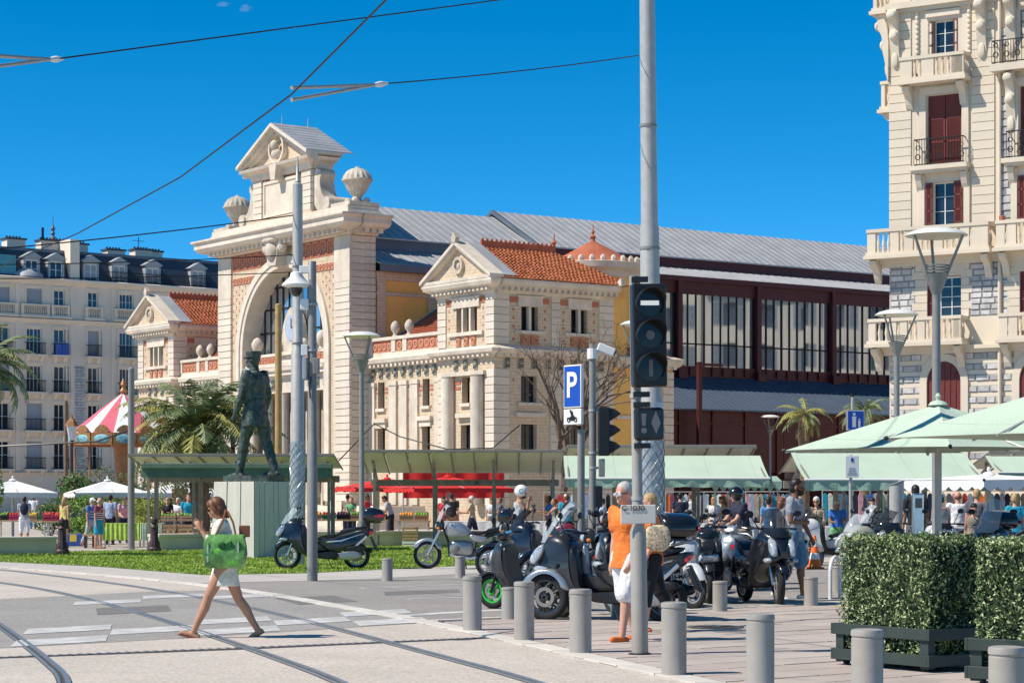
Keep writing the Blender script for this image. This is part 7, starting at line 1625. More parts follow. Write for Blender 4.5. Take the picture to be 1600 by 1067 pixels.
# man in orange
person('grey-haired man in orange shirt and white shorts behind the signal post', (at(979, 23.3).x, 23.3, .026), math.pi + .75, 1.73, False, skin_b, hair_gr, 'short', W_['orange'], .62, -.065, W_['white'], .96, .022, loafer, 1, 4, 0, ((16, 8, 1), (-10, 14, 1)), ((8, 7, 22, 4), (-8, 7, 16, 4)), True, glasses=lens)
person('woman in black capri trousers half hidden behind the signal post', (at(1020, 24.9).x, 24.9, .026), math.pi + .1, 1.6, True, skin_b, hair_bl, 'short', W_['orange'], .4, -.05, W_['black'], 1.35, .02, loafer, 2, 0, 0, ((12, 8, 1), (-14, 18, 1)), ((6, 6, 20, 0), (-6, 6, 16, 0)), True)
lb_ = thing('patterned_handbag', 'leopard-patterned handbag carried behind the signal post', 'bag', (at(1028, 24.5).x, 24.55, .95)); m_leo = mk('leopard_print', (.34, .24, .13), .7, var=.5, scale=34, hue=(.6, .5, .34)); mb = MB(); mb.pillow([(-.13, 0), (.13, 0), (.15, .2), (.1, .3), (-.1, .3), (-.15, .2)], .06); part('bag_body', mb, m_leo, lb_, 50); part('strap', MB().tube([(-.08, 0, .28), (0, 0, .5), (.08, 0, .28)], .01, 5), sandal, lb_)
# man in grey T-shirt
person('bearded man in grey T-shirt and denim shorts walking right', (at(1240, 33.4).x, 33.4, .008), -.45, 1.86, False, skin_c, hair_bk, 'short', W_['grey'], .55, -.04, W_['denim'], .92, .03, W_['white'], 2, 2, 10, ((10, 6, 1), (-9, 12, 1)), ((10, 12, 18, 0), (6, 12, 82, 62)), True, glasses=shade, beard=hair_bk)
# man in tank top
person('bearded man in white helmet, grey tank top and blue shorts thinking', (at(811, 46.6).x, 46.6, .012), .12, 1.80, False, skin_a, None, 'short', W_['lgrey'], 0, -.03, W_['blue'], .62, .03, W_['white'], 1, 8, -8, ((4, 4, 2), (-3, 3, 2)), ((35, 4, 132, 14), (30, 8, 92, 50)), True, beard=hair_bk, helmet=(white_p, chrome))
# rider on the motorcycle
rl = at(1146, 39); hx, hy = math.cos(RIDE), math.sin(RIDE)
person('rider in black helmet, navy T-shirt and khaki trousers on the motorcycle', (rl.x - .22 * hx, rl.y - .22 * hy, .008), RIDE, 1.74, False, skin_b, hair_bk, 'short', W_['navy'], .55, -.03, W_['khaki'], 1.85, .015, W_['black'], 12, 0, 0, ((82, 78, 14), (82, 78, 14)), ((46, 6, 26, 6), (46, 6, 26, 6)), True, helmet=(black_gl,), sit=.37)
# crowd
gc = 'market visitors'
W2 = ((18, 10, 1), (-16, 16, 1)); S1 = ((3, 3, 2), (-2, 4, 2)); AH = ((6, 6, 12, 0), (-4, 6, 14, 0)); AF = ((28, 6, 70, 12), (24, 6, 66, 12)); AC = ((14, 8, 88, 60), (14, 8, 88, 60))
NA = math.pi / 2
for px, Y, hd, kw in (
    (38, 74, NA + .2, dict(label='man with dark backpack, grey T-shirt and white shorts by the left bench', H=1.62, hair=hair_bk, top=W_['lgrey'], bottom=W_['white'], blen=1.2, pack=W_['navy'], arms=AF)),
    (100, 68, NA - .5, dict(label='woman with long ponytail and yellow top near the cast-iron bollard', H=1.6, female=True, skin=skin_b, hair=hair_bl, hairs='tail', top=W_['yellow'], sleeve=0, bottom=W_['black'], blen=.45, legs=S1, shoes=sandal)),
    (143, 70, -.5, dict(label='man in blue striped shirt and white cap walking by the green table', H=1.6, skin=skin_b, hair=hair_wh, cap=W_['white'], top=W_['stripe'], bottom=W_['lgrey'], blen=1.9, legs=W2, band=(W_['white'], (.08, .13, .18, .23)), shoes=W_['brown'])),
    (154, 67, -.3, dict(label='man in maroon striped shirt and turquoise shorts by the green table', H=1.58, skin=skin_b, hair=hair_wh, hairs='bald', top=W_['maroon'], bottom=W_['turq'], blen=.85, band=(W_['white'], (.04, .08, .12, .16, .2, .24)), shoes=sandal)),
    (172, 73, NA - .2, dict(label='man in blue-grey shirt with his back turned behind the green table', H=1.68, hair=hair_bk, top=W_['lblue'], bottom=W_['black'], blen=1.9)),
    (193, 75, -NA + .4, dict(label='man in pink shirt leaning over the green table', H=1.66, skin=skin_b, hair=hair_br, top=W_['pink'], bottom=W_['navy'], blen=1.9, lean=22, arms=AF)),
    (262, 73, -NA, dict(label='woman with light hair and black top at the crate stall', H=1.58, female=True, skin=skin_b, hair=hair_bl, hairs='long', top=W_['black'], bottom=W_['dgrey'], blen=1.9, arms=AF)),
    (279, 74, -NA - .3, dict(label='pale-shirted stallholder beside the man in bright blue', H=1.58, skin=skin_b, hair=hair_gr, top=W_['white'], bottom=W_['dgrey'], blen=1.9, arms=AF)),
    (294, 72, -NA + .3, dict(label='man in bright blue polo shirt at the crate stall', H=1.70, skin=skin_b, hair=hair_br, top=W_['turq'], bottom=W_['navy'], blen=1.0)),
    (549, 82, -NA, dict(label='woman in green T-shirt behind the fruit table', H=1.60, female=True, skin=skin_b, hair=hair_br, top=W_['green'], bottom=W_['navy'], blen=1.9, arms=AF)),
    (543, 86, NA, dict(label='dark-haired man in brown shirt behind the woman in green', H=1.72, skin=skin_c, hair=hair_bk, top=W_['khaki'], bottom=W_['navy'], blen=1.9)),
    (573, 85, -.3, dict(label='man in red shirt half hidden by the lamp post', H=1.70, skin=skin_c, hair=hair_bk, top=W_['red'], bottom=W_['navy'], blen=1.9)),
    (611, 79, math.pi, dict(label='man in light grey T-shirt bending over the fruit table', H=1.70, hair=hair_bk, top=W_['lgrey'], bottom=W_['black'], blen=1.9, lean=16, headp=20, arms=AF)),
    (693, 77, -NA, dict(label='woman in red dress under the open steel stall', H=1.64, female=True, hair=hair_bk, hairs='long', top=W_['red'], bottom=W_['red'], blen=.9, skirt=True)),
    (706, 75, NA, dict(label='man in black waistcoat with his back turned under the steel stall', H=1.74, hair=hair_bk, top=W_['black'], bottom=W_['brown'], blen=1.9)),
    (738, 72, math.pi - .2, dict(label='white-haired woman in beige shirt under the steel stall', H=1.66, female=True, skin=skin_a, hair=hair_wh, top=W_['beige'], bottom=W_['navy'], blen=1.9, legs=W2, arms=AF)),
    (768, 78, -NA, dict(label='woman in pale dress by the last post of the steel stall', H=1.6, female=True, hair=hair_br, hairs='long', top=W_['white'], bottom=W_['floral'], blen=.9, skirt=True)),
    (783, 76, math.pi, dict(label='woman in dark top beside the woman in the pale dress', H=1.58, female=True, hair=hair_br, top=W_['dgrey'], bottom=W_['black'], blen=1.9, arms=AF)),
    (859, 68, math.pi, dict(label='person in blue shirt left of the parking sign', H=1.64, skin=skin_c, hair=hair_bk, top=W_['blue'], bottom=W_['navy'], blen=1.9)),
    (868, 63, math.pi + .3, dict(label='woman in olive top raising her arm behind the scooters', H=1.56, female=True, skin=skin_a, hair=hair_br, top=W_['khaki'], sleeve=0, bottom=W_['navy'], blen=1.9, arms=((60, 20, 40, 0), (40, 10, 60, 0)))),
    (886, 62, NA, dict(label='man in white hat with backpack and turquoise shirt left of the parking sign', H=1.70, skin=skin_b, hair=hair_br, cap=W_['white'], top=W_['turq'], bottom=W_['beige'], blen=1.9, pack=W_['black'])),
    (943, 66, math.pi, dict(label='person in pale blue shirt between the signal posts', H=1.56, skin=skin_b, hair=hair_bk, top=W_['lblue'], bottom=W_['black'], blen=1.9)),
    (1063, 66, NA, dict(label='man in navy T-shirt and pale shorts under the long green awning', H=1.74, skin=skin_b, hair=hair_bk, top=W_['navy'], bottom=W_['lgrey'], blen=.95)),
    (1080, 66.5, NA + .2, dict(label='man in white shirt and dark jeans under the long green awning', H=1.74, skin=skin_b, hair=hair_br, top=W_['white'], sleeve=1.5, bottom=W_['navy'], blen=1.9)),
    (1115, 64, -NA, dict(label='woman in white dress behind the motorcycle rider', H=1.60, female=True, skin=skin_a, hair=hair_bl, hairs='long', top=W_['white'], bottom=W_['white'], blen=.9, skirt=True)),
    (1131, 60, math.pi, dict(label='woman in pale tank top and light shorts right of the rider', H=1.62, female=True, skin=skin_a, hair=hair_br, hairs='tail', top=W_['lgrey'], sleeve=0, bottom=W_['lblue'], blen=.6, arms=AF)),
    (1201, 52, NA, dict(label='woman in blue flowered shirt behind the big black scooter', H=1.60, female=True, skin=skin_b, hair=hair_bk, top=cl('flowered_blue', (.12, .28, .52)), bottom=W_['navy'], blen=1.9)),
    (1220, 47, .3, dict(label='woman with brown hair just behind the man in grey', H=1.58, female=True, skin=skin_b, hair=hair_br, hairs='long', top=W_['floral'], bottom=W_['navy'], blen=1.9)),
    (1276, 50, -NA - .3, dict(label='white-haired woman in beige cardigan right of the man in grey', H=1.60, female=True, skin=skin_b, hair=hair_wh, top=W_['beige'], sleeve=1.3, bottom=W_['dgrey'], blen=1.9, glasses=shade)),
    (1308, 52, -NA, dict(label='person in blue, yellow and green clothes and straw hat by the white scooter', H=1.52, skin=skin_c, hair=hair_bk, cap=W_['beige'], top=W_['blue'], bottom=W_['green'], blen=1.0, arms=AF)),
    (1362, 50, -NA, dict(label='woman with dark hair and flowered top under the right green awning', H=1.58, female=True, skin=skin_a, hair=hair_bk, hairs='long', top=W_['floral'], bottom=W_['navy'], blen=1.9)),
    (1431, 45.5, NA + .1, dict(label='broad man in black T-shirt with his back turned by the pillar', H=1.84, skin=skin_a, hair=hair_bk, top=W_['black'], bottom=W_['dgrey'], blen=1.0)),
    (1470, 46, NA, dict(label='woman in black-and-white flowered dress behind the parasol pole', H=1.64, female=True, skin=skin_a, hair=hair_bk, cap=W_['turq'], top=W_['floral'], sleeve=0, bottom=W_['floral'], blen=.9, skirt=True)),
    (1497, 47, NA, dict(label='man in white T-shirt with his back turned right of the parasol pole', H=1.72, skin=skin_b, hair=hair_br, hairs='bald', top=W_['white'], bottom=W_['navy'], blen=1.0)),
    (1526, 46.5, NA - .4, dict(label='fair-haired man in dark grey T-shirt at the white parasol stall', H=1.76, skin=skin_b, hair=hair_bl, top=W_['dgrey'], bottom=W_['khaki'], blen=1.0)),
    (1521, 43, -NA, dict(label='short woman with dark hair in front of the man in dark grey', H=1.46, female=True, skin=skin_a, hair=hair_bk, hairs='long', top=W_['khaki'], sleeve=0, bottom=W_['black'], blen=1.0)),
    (1586, 45, NA, dict(label='fair-haired person in teal top at the right edge', H=1.66, female=True, skin=skin_b, hair=hair_bl, top=W_['turq'], bottom=W_['navy'], blen=1.9)),
    (352 - 145, 92, .4, dict(label='person in pink shirt seated far behind at the left shrubs', H=1.5, hair=hair_bk, top=W_['pink'], bottom=W_['navy'], blen=1.9)),
    (52, 110, NA, dict(label='distant person in white shirt before the pale apartment block', H=1.7, hair=hair_bk, top=W_['white'], bottom=W_['blue'], blen=1.9)),
):
    kw.setdefault('legs', S1); kw.setdefault('arms', AH); kw.setdefault('shoes', W_['black'] if kw.get('blen', 1) > 1.5 else W_['brown']); lab = kw.pop('label')
    person(lab, (*at(px, Y).xy, .0), hd, group=gc, **kw)
# ---- statue figure (uses the figure helpers), plants, carousel and market goods
st_t = [o for o in COL.objects if o.name.startswith('bronze_statue')][0]
f = figure(3.36, False, 1, 2, 14, ((14, 4, 2), (-14, 6, 2)), ((8, 10, 16, 4), (-6, 12, 26, 10)), .12); k = 3.36 / 1.75
mb = MB(); torso(mb, f, .05); mb.ball(f.pel, (.11 * k, .165 * k, .14 * k), 14, 8); c = f.head; RH = f.RH.to_4x4()
ell(mb, c + f.RH @ V((-.008, 0, .018 * k)), (.098 * k, .08 * k, .102 * k), RH); ell(mb, c + f.RH @ V((.03 * k, 0, -.055 * k)), (.06 * k, .058 * k, .068 * k), RH); ell(mb, c + f.RH @ V((.10 * k, 0, -.02 * k)), (.02 * k, .014 * k, .022 * k), RH); ell(mb, c + f.RH @ V((.08 * k, 0, -.08 * k)), (.026 * k, .03 * k, .022 * k), RH)
for s in (1, -1): ell(mb, c + f.RH @ V((-.005, s * .083 * k, -.01 * k)), (.022 * k, .012 * k, .036 * k), RH)
limb(mb, [f.neck - V((0, 0, .04)), c + f.RH @ V((-.012, 0, -.05 * k))], [.075 * k, .06 * k])
for h, kn, an, fa in f.leg:
    limb(mb, [h, h.lerp(kn, .5), kn, kn.lerp(an, .35), an], [.105 * k, .095 * k, .075 * k, .075 * k, .055 * k]); base = an - V((0, 0, .052 * k)); fd = V((math.cos(R(fa * .3)), 0, 0)); limb(mb, [base - fd * .05 * k, base + fd * .07 * k, base + fd * .17 * k], [.045 * k, .045 * k, .035 * k])
for p, e, w, d, s in f.arm: limb(mb, [p, p.lerp(e, .5), e, w], [.075 * k, .066 * k, .058 * k, .042 * k]); hand(mb, w, d, s, V((0, -s, 0)), k, 50, True)
skinmesh(mb, 'body', bronze, st_t, .03, 3, .05, fold_tex2)
mb = MB(); rs = [[tuple(f.pel + V(((rx * k) * math.cos(2 * math.pi * j / 20) * (1 + .06 * math.sin(j * 2.2) * (z < 0)), (ry * k) * math.sin(2 * math.pi * j / 20) * (1 + .06 * math.sin(j * 2.2) * (z < 0)), z * k))) for j in range(20)] for z, rx, ry in ((.26, .12, .165), (.19, .118, .16), (.05, .14, .19), (-.12, .165, .215), (-.22, .175, .225))]; mb.rings(rs); o = skinmesh(mb, 'tunic_skirt', bronze, st_t, .03, 2, .04, fold_tex2)
MB().lathe([(.125 * k, .17 * k), (.165 * k, .17 * k), (.165 * k, .21 * k), (.125 * k, .21 * k)], 20, tuple(f.pel)).build('belt', bronze, st_t, 40).scale = (1, 1, 1)
mb = MB(T_(*(c + f.RH @ V((-.005, 0, .035 * k)))) @ RH); mb.lathe([(.1 * k, 0), (.104 * k, .02 * k), (.108 * k, .075 * k), (.1 * k, .083 * k), (.01, .085 * k)], 20); mb.prism(smoothpoly([(.06 * k, -.08 * k), (.145 * k, -.05 * k), (.145 * k, .05 * k), (.06 * k, .08 * k)], 1), -.005 * k, .012 * k, 'xy'); mb.build('kepi', bronze, st_t, 40)
for p, e, w, d, s in f.arm: ell_ = MB(); ell(ell_, p + V((0, s * .01, .05 * k)), (.075 * k, .05 * k, .016 * k)); ell_.build('epaulette', mk('bronze_highlight', (.34, .42, .37), .6, var=.3, scale=6) if s == 1 else bronze, st_t, 60)  # left epaulette paler: the sunlit shoulder highlight put into its colour
mb = MB(); mb.prism(smoothpoly([(-.78, -.55), (.85, -.6), (.9, .5), (-.7, .6)], 1), -.0, .16, 'xy'); mb.build('base_slab', bronze, st_t, 30)
# ------------------------------------------------------------------ foliage helpers
def pal(name, c, c2, rough=.6): return mk(name, c, rough, var=.25, scale=2.5, hue=c2)
g_palm = pal('palm_leaflet', (.09, .13, .045), (.22, .26, .12)); g_palm2 = pal('yellowing_palm_leaflet', (.16, .18, .04), (.36, .32, .08)); g_dry = pal('dry_palm_leaf', (.26, .17, .07), (.4, .28, .13))
bark = mk('palm_bark', (.20, .135, .08), .9, var=.35, scale=9, bump=.6, bscale=16); bark2 = mk('grey_brown_bark', (.12, .085, .065), .9, var=.3, scale=9, bump=.5)
def frond(mb, base, az, el, L, droop, rg, n=26, lw=.022, ll=.34, fan=False):
    pts = []; p = V(base); a = el
    for i in range(9):
        pts.append(p.copy()); p += V((math.cos(az) * math.cos(a), math.sin(az) * math.cos(a), math.sin(a))) * L / 8; a -= droop / 8 * (1 + i * .12)
    mb.tube(pts, [.03 * (1 - i / 10) for i in range(9)], 4)
    side = V((-math.sin(az), math.cos(az), 0))
    for j in range(n):
        fr = .12 + .88 * j / n; x = fr * 8; i = min(7, int(x)); q = pts[i].lerp(pts[i + 1], x - i); t_ = (pts[i + 1] - pts[i]).normalized(); up = side.cross(t_)
        l = ll * math.sin(math.pi * min(1, .18 + fr * .86)) ** .6 * rg.uniform(.85, 1.15)
        for s in (1, -1):
            d = (side * s * .8 + t_ * .62 + up * rg.uniform(.05, .5)).normalized(); e = q + d * l + V((0, 0, -.12 * l)); w = t_ * lw
            mb.add([tuple(q - w), tuple(q + w), tuple(q.lerp(e, .6) + w * 1.1), tuple(e), tuple(q.lerp(e, .6) - w * 1.1)], [(0, 1, 2, 3, 4)])
def palm(px, Y, z, L, label, nf=46, trunk_r=.28, seed=1, dry=6, mats=(g_palm, g_palm2), low=-.5):
    rg = random.Random(seed); t = thing('palm_tree', label, 'palm tree', at(px, Y), 0, 'palm trees')
    mb = MB(); pr = []
    n = int(z / .22)
    for i in range(n + 1): pr += [(trunk_r * (1.1 - .15 * i / n) * (1.06 if i % 2 else .94), z * i / n)]
    mb.lathe(pr, 14); mb.build('trunk', bark, t, 30)
    for gi, (mat, a, b) in enumerate(((mats[0], 0, int(nf * .72)), (mats[1], int(nf * .72), nf))):
        mb = MB()
        for i in range(a, b):
            az = rg.random() * 6.283; el = rg.uniform(low, 1.35) if gi == 0 else rg.uniform(-.1, .9); frond(mb, (rg.uniform(-.08, .08), rg.uniform(-.08, .08), z - .05 + rg.uniform(-.15, .1)), az, el, L * rg.uniform(.75, 1.1), rg.uniform(.9, 1.7), rg, n=24, ll=.17 * L, lw=.010 * L)
        o = mb.build('crown', mat, t, recalc=False); o['kind'] = 'stuff'
    if dry:
        mb = MB()
        for i in range(dry): frond(mb, (0, 0, z - .25), rg.random() * 6.283, rg.uniform(-1.1, -.6), L * .7, .7, rg, n=16, ll=.14 * L, lw=.010 * L)
        o = mb.build('dead_fronds', g_dry, t, recalc=False); o['kind'] = 'stuff'
    return t
palm(312, 76, 4.0, 3.3, 'bushy date palm before the left pavilion of the station', 95, .34, 2, 8)
palm(-22, 58, 5.1, 1.75, 'palm fronds reaching in at the left edge', 50, .3, 3, 4)
palm(1256, 82, 4.7, 1.25, 'small ragged palm with dead fronds before the blue hall roof', 22, .2, 4, 10, (g_palm2, g_palm))
palm(1351, 80, 4.75, 1.25, 'small green palm behind the blue pedestrian sign', 26, .2, 5, 3)
# bare tree
t = thing('bare_tree', 'almost leafless tree before the right pavilion of the station', 'tree', at(884, 88)); rg = random.Random(11); mb = MB(); twigs = MB(); tips = []
def branch(p, d, L, r, lv):
    q = p + d * L; mid = p.lerp(q, .5) + V((rg.gauss(0, .04), rg.gauss(0, .04), 0)) * L; (mb if lv < 3 else twigs).tube([p, mid, q], [r, r * .85, r * .68], 6 if lv < 3 else 4)
    if lv >= 6: tips.append(q); return
    for i in range(2 if lv > 1 else 3):
        nd = (d + V((rg.gauss(0, .42), rg.gauss(0, .42), rg.gauss(.05, .22)))).normalized(); branch(q if i == 0 else p.lerp(q, rg.uniform(.55, 1)), nd, L * rg.uniform(.68, .9), r * rg.uniform(.55, .68), lv + 1)
branch(V((0, 0, 0)), V((0, 0, 1)), 2.6, .21, 0)
mb.build('trunk', bark2, t, 50); o = twigs.build('twigs', bark2, t, recalc=False); o['kind'] = 'stuff'
pts = [p + V((rg.gauss(0, .12), rg.gauss(0, .12), rg.gauss(0, .12))) for p in tips for _ in range(4)]
o = place('dry_leaves', leafmesh(pts, [V((0, 0, 1))] * len(pts), .05, rg, mk('dry_tree_leaf', (.22, .09, .05), .8, var=.3)), t); o['kind'] = 'stuff'
# shrubs
def shrub(px, Y, rx, h, label, mat, seed, n=2600, size=.06, flower=None, z0=.1):
    rg = random.Random(seed); t = thing('shrub', label, 'shrub', at(px, Y), 0, 'market shrubs'); pts, nr = [], []; cl_ = [(rg.gauss(0, .45), rg.gauss(0, .4), rg.uniform(.25, .85), rg.uniform(.25, .5)) for _ in range(12)]
    for _ in range(n):
        cx, cy, cz, r = rg.choice(cl_); v = V((rg.gauss(0, 1), rg.gauss(0, 1), rg.gauss(0, 1))).normalized() * r * rg.uniform(.6, 1.05); p = V(((cx + v.x) * rx, (cy + v.y) * rx, z0 + max(.02, (cz + v.z * .6)) * h * .8)); pts.append(p); nr.append(v.normalized())
    o = place('foliage', leafmesh(pts, nr, size, rg, mat), t); o['kind'] = 'stuff'
    mb = MB()
    for i in range(5): a = rg.random() * 6.28; mb.tube([(0, 0, 0), (.3 * rx * math.cos(a), .3 * rx * math.sin(a), h * .6)], [.03, .012], 5)
    mb.build('stem', bark2, t)
    if flower:
        fp = [p for p in pts if rg.random() < .05]; o = place('blossom', leafmesh(fp, [V((0, -1, .4))] * len(fp), size * 1.2, rg, flower), t); o['kind'] = 'stuff'
g1_ = pal('oleander_leaf', (.06, .12, .035), (.14, .24, .06)); g2_ = pal('fresh_leaf', (.14, .24, .04), (.28, .40, .08)); g3_ = pal('yellow_green_leaf', (.26, .32, .06), (.42, .44, .1)); g4_ = pal('dark_leaf', (.035, .075, .025), (.09, .16, .05)); pinkf = mk('pink_blossom', (.75, .16, .25), .7); yelf = mk('yellow_blossom', (.75, .38, .04), .7)
for a in ((118, 96, 1.5, 3.0, 'tall pink-flowering oleander behind the white parasols', g1_, 21, 3000, .09, pinkf), (80, 82, .9, 1.5, 'yellow-flowering potted shrub by the left bench', g1_, 22, 1600, .06, yelf), (135, 80, 1.0, 1.6, 'feathery grey-green shrub left of the striped-shirt men', pal('feathery_leaf', (.11, .17, .08), (.22, .3, .15)), 23, 2600, .06), (160, 84, 1.2, 1.9, 'bright green shrub behind the striped-shirt men', g2_, 24), (196, 84, 1.1, 1.9, 'yellow-green leafy shrub behind the man in pink', g3_, 25), (225, 82, 1.0, 1.75, 'pale green leafy shrub beside the stall posts', g3_, 26), (132, 73, .8, 1.0, 'low light green bush right of the woman in yellow', g2_, 27, 1600), (255, 105, 2.4, 3.2, 'dark green bush below the date palm', g4_, 28, 4200, .1), (345, 100, 2.2, 3.0, 'dark shrub behind the statue plinth', g4_, 29, 3600, .1), (205, 108, 1.6, 3.6, 'olive-green shrub at the foot of the carousel', pal('olive_leaf', (.1, .12, .05), (.2, .22, .1)), 30, 2600, .08), (-22, 68, .5, 4.6, 'green tree foliage below the palm at the left edge', g2_, 31, 1400, .08)): shrub(*a)
# ------------------------------------------------------------------ carousel
cr = thing('carousel', 'carousel with red and white striped tent roof before the apartment block', 'carousel', at(193, 112)); Rc = 2.65; cr.scale = (1.08, 1.08, .94)
m_cred = cloth('carousel_red', (.62, .13, .17)); m_gold = mk('gilt_paint', (.35, .17, .06), .45, .2, var=.3, scale=6); m_pan = mk('painted_carousel_panel', (.06, .22, .28), .5, var=.6, scale=3, hue=(.2, .38, .4))
prof = [(Rc, 5.15), (Rc * .72, 5.75), (Rc * .44, 6.45), (Rc * .2, 7.0), (.1, 7.35)]
for i in range(16):
    a0, a1 = 2 * math.pi * i / 16, 2 * math.pi * (i + 1) / 16; vs = []
    for r, z in prof: vs += [(r * math.cos(a0), r * math.sin(a0), z), (r * math.cos((a0 + a1) / 2) * .985, r * math.sin((a0 + a1) / 2) * .985, z), (r * math.cos(a1), r * math.sin(a1), z)]
    mb = MB().add(vs, [(3 * j + q, 3 * j + q + 1, 3 * j + q + 4, 3 * j + q + 3) for j in range(4) for q in (0, 1)]); mb.build('roof_stripe', m_cred if i % 2 else canvas_w, cr, 40, recalc=False)
    am = (a0 + a1) / 2; F_ = RZ(am + R(90)) @ T_(0, -Rc - .05, 0); w = Rc * .385
    b = part('rounding_board', MB(F_).box(-w / 2, w / 2, -.06, .06, 4.5, 5.15), m_gold, cr); mb = MB(F_); mb.ball((0, -.06, 4.82), (w * .4, .05, .24), 14, 8); part('painted_panel', mb, m_pan, b, 60); mb = MB(F_); mb.prism(smoothpoly([(-w * .4, 5.15), (w * .4, 5.15), (w * .3, 5.4), (0, 5.6), (-w * .3, 5.4)], 1), -.05, .05, 'xz'); part('crest', mb, m_gold, b)
    if i % 2 == 0: part('pole', MB().tube([(Rc * .85 * math.cos(am), Rc * .85 * math.sin(am), .3), (Rc * .85 * math.cos(am), Rc * .85 * math.sin(am), 4.4)], .04, 6), m_gold, cr)
part('platform', MB().lathe([(Rc, .1), (Rc, .35), (.1, .36)], 24), m_cred, cr); part('centre_drum', MB().lathe([(.5, .3), (.4, 2.4), (.5, 4.6)], 12), m_gold, cr, 40); part('finial', MB().lathe([(.1, 7.3), (.2, 7.5), (.08, 7.7), (.16, 7.85), (.03, 8.2)], 10), m_gold, cr, 40)
for i in range(6):
    a = 2 * math.pi * i / 6; F_ = RZ(a) @ T_(Rc * .62, 0, 1.35); mb = MB(F_); ell(mb, (0, 0, 0), (.2, .45, .2)); limb(mb, [V((0, .35, .1)), V((0, .5, .45))], [.14, .1]); limb(mb, [V((0, .5, .45)), V((0, .75, .35))], [.1, .06])
    for sx, sy in ((.08, .3), (-.08, .3), (.08, -.3), (-.08, -.3)): limb(mb, [V((sx, sy, -.1)), V((sx, sy + .15, -.4)), V((sx, sy, -.65))], [.08, .05, .04])
    h = mb.build('carousel_horse', white_p if i % 2 else m_gold, cr, 60)
# ------------------------------------------------------------------ plain posts and the old lantern
for px, Y, h, r, mat, lab in ((435, 74, 8.1, .13, mk('ochre_timber', (.42, .27, .10), .7, var=.2), 'round ochre timber pole between the statue and the slim mast'), (364, 78, 5.2, .09, oxblood, 'thin oxblood steel post left of the statue'), (205, 66, 5.45, .11, steel_p, 'grey steel post at the left end of the green-valance stall'), (103, 98, 5.9, .1, mk('brown_timber', (.2, .13, .08), .8), 'brown timber post left of the carousel')):
    t = thing('post', lab, 'post', at(px, Y)); part('shaft', MB().tube([(0, 0, 0), (0, 0, h)], [r, r * .85], 12), mat, t, 50); part('cap', MB().ball((0, 0, h), (r * .9, r * .9, r * .5), 10, 6), mat, t, 50)
t = thing('lantern_post', 'old street lantern with copper hood left of the carousel', 'street lamp', at(112, 96)); part('post', MB().lathe([(.2, 0), (.14, .6), (.08, .8), (.07, 3.9), (.12, 4.0), (.05, 4.1)], 10), m_castiron, t, 40); part('lantern', MB().lathe([(.12, 4.1), (.24, 4.7), (.25, 4.72)], 6), lens, t); part('hood', MB().lathe([(.3, 4.72), (.2, 4.95), (.06, 5.1), (.02, 5.3)], 6), m_gold, t)
# ------------------------------------------------------------------ market goods
def table(px, Y, W, D, label, clothm=None, h=.75, rz=0):
    t = thing('market_table', label, 'table', at(px, Y), rz, 'market tables'); part('top', MB().box(0, W, 0, D, h - .04, h), wood, t)
    for x in (.05, W - .1):
        for y in (.05, D - .1): part('leg', MB().box(x, x + .05, y, y + .05, 0, h - .04), steel, t)
    if clothm:
        mb = MB(); vs = []
        for k in range(31): x = -.03 + (W + .06) * k / 30; vs += [(x, -.03 - .01 * math.sin(k * 1.9), h + .006), (x, -.05 - .03 * math.sin(k * 1.9), h - .52 + .02 * math.sin(k * .7))]
        mb.add(vs, [(2 * k, 2 * k + 2, 2 * k + 3, 2 * k + 1) for k in range(30)]); mb.box(-.03, W + .03, -.03, D + .03, h + .002, h + .008); part('tablecloth', mb, clothm, t, 50)
    return t
lime = cloth('lime_cloth', (.42, .58, .10)); palegreen = cloth('pale_green_cloth', (.46, .56, .42))
table(160, 68.5, 1.25, .8, 'market table under a lime green cloth by the cast-iron bollard', lime); table(221, 68.3, .6, .8, 'small pale green table right of the lime cloth', palegreen)
for a in ((480, 80, 3.2, .9, 'fruit table left of the lamp post'), (620, 78, 1.2, .8, 'fruit table under the left end of the steel stall'), (-10, 78, 2.0, .9, 'produce table at the left edge'), (66, 76, .8, .8, 'low table with pink crates behind the woman in yellow'), (690, 74, 3.6, .9, 'long white-topped stall table under the steel stall', canvas_w), (1040, 68, 3.4, .9, 'stall table under the long green awning', canvas_w), (1180, 60, 2.4, .8, 'stall table behind the flowered-shirt woman', canvas_w), (1440, 56, 3.2, .9, 'stall table under the white parasol', canvas_w), (800, 73, 2.0, .8, 'stall table right of the steel stall', canvas_w)): table(*a)
fruit = [mk('fruit_' + n_, c, .5, var=.2, scale=8) for n_, c in (('orange', (.75, .28, .03)), ('green', (.16, .34, .04)), ('red', (.5, .04, .03)), ('yellow', (.7, .5, .06)), ('dark', (.08, .03, .05)))]
crate_c = [wood, mk('green_crate', (.05, .22, .08), .5), mk('black_crate', (.02, .02, .022), .5), mk('red_crate', (.5, .05, .12), .5), wood]
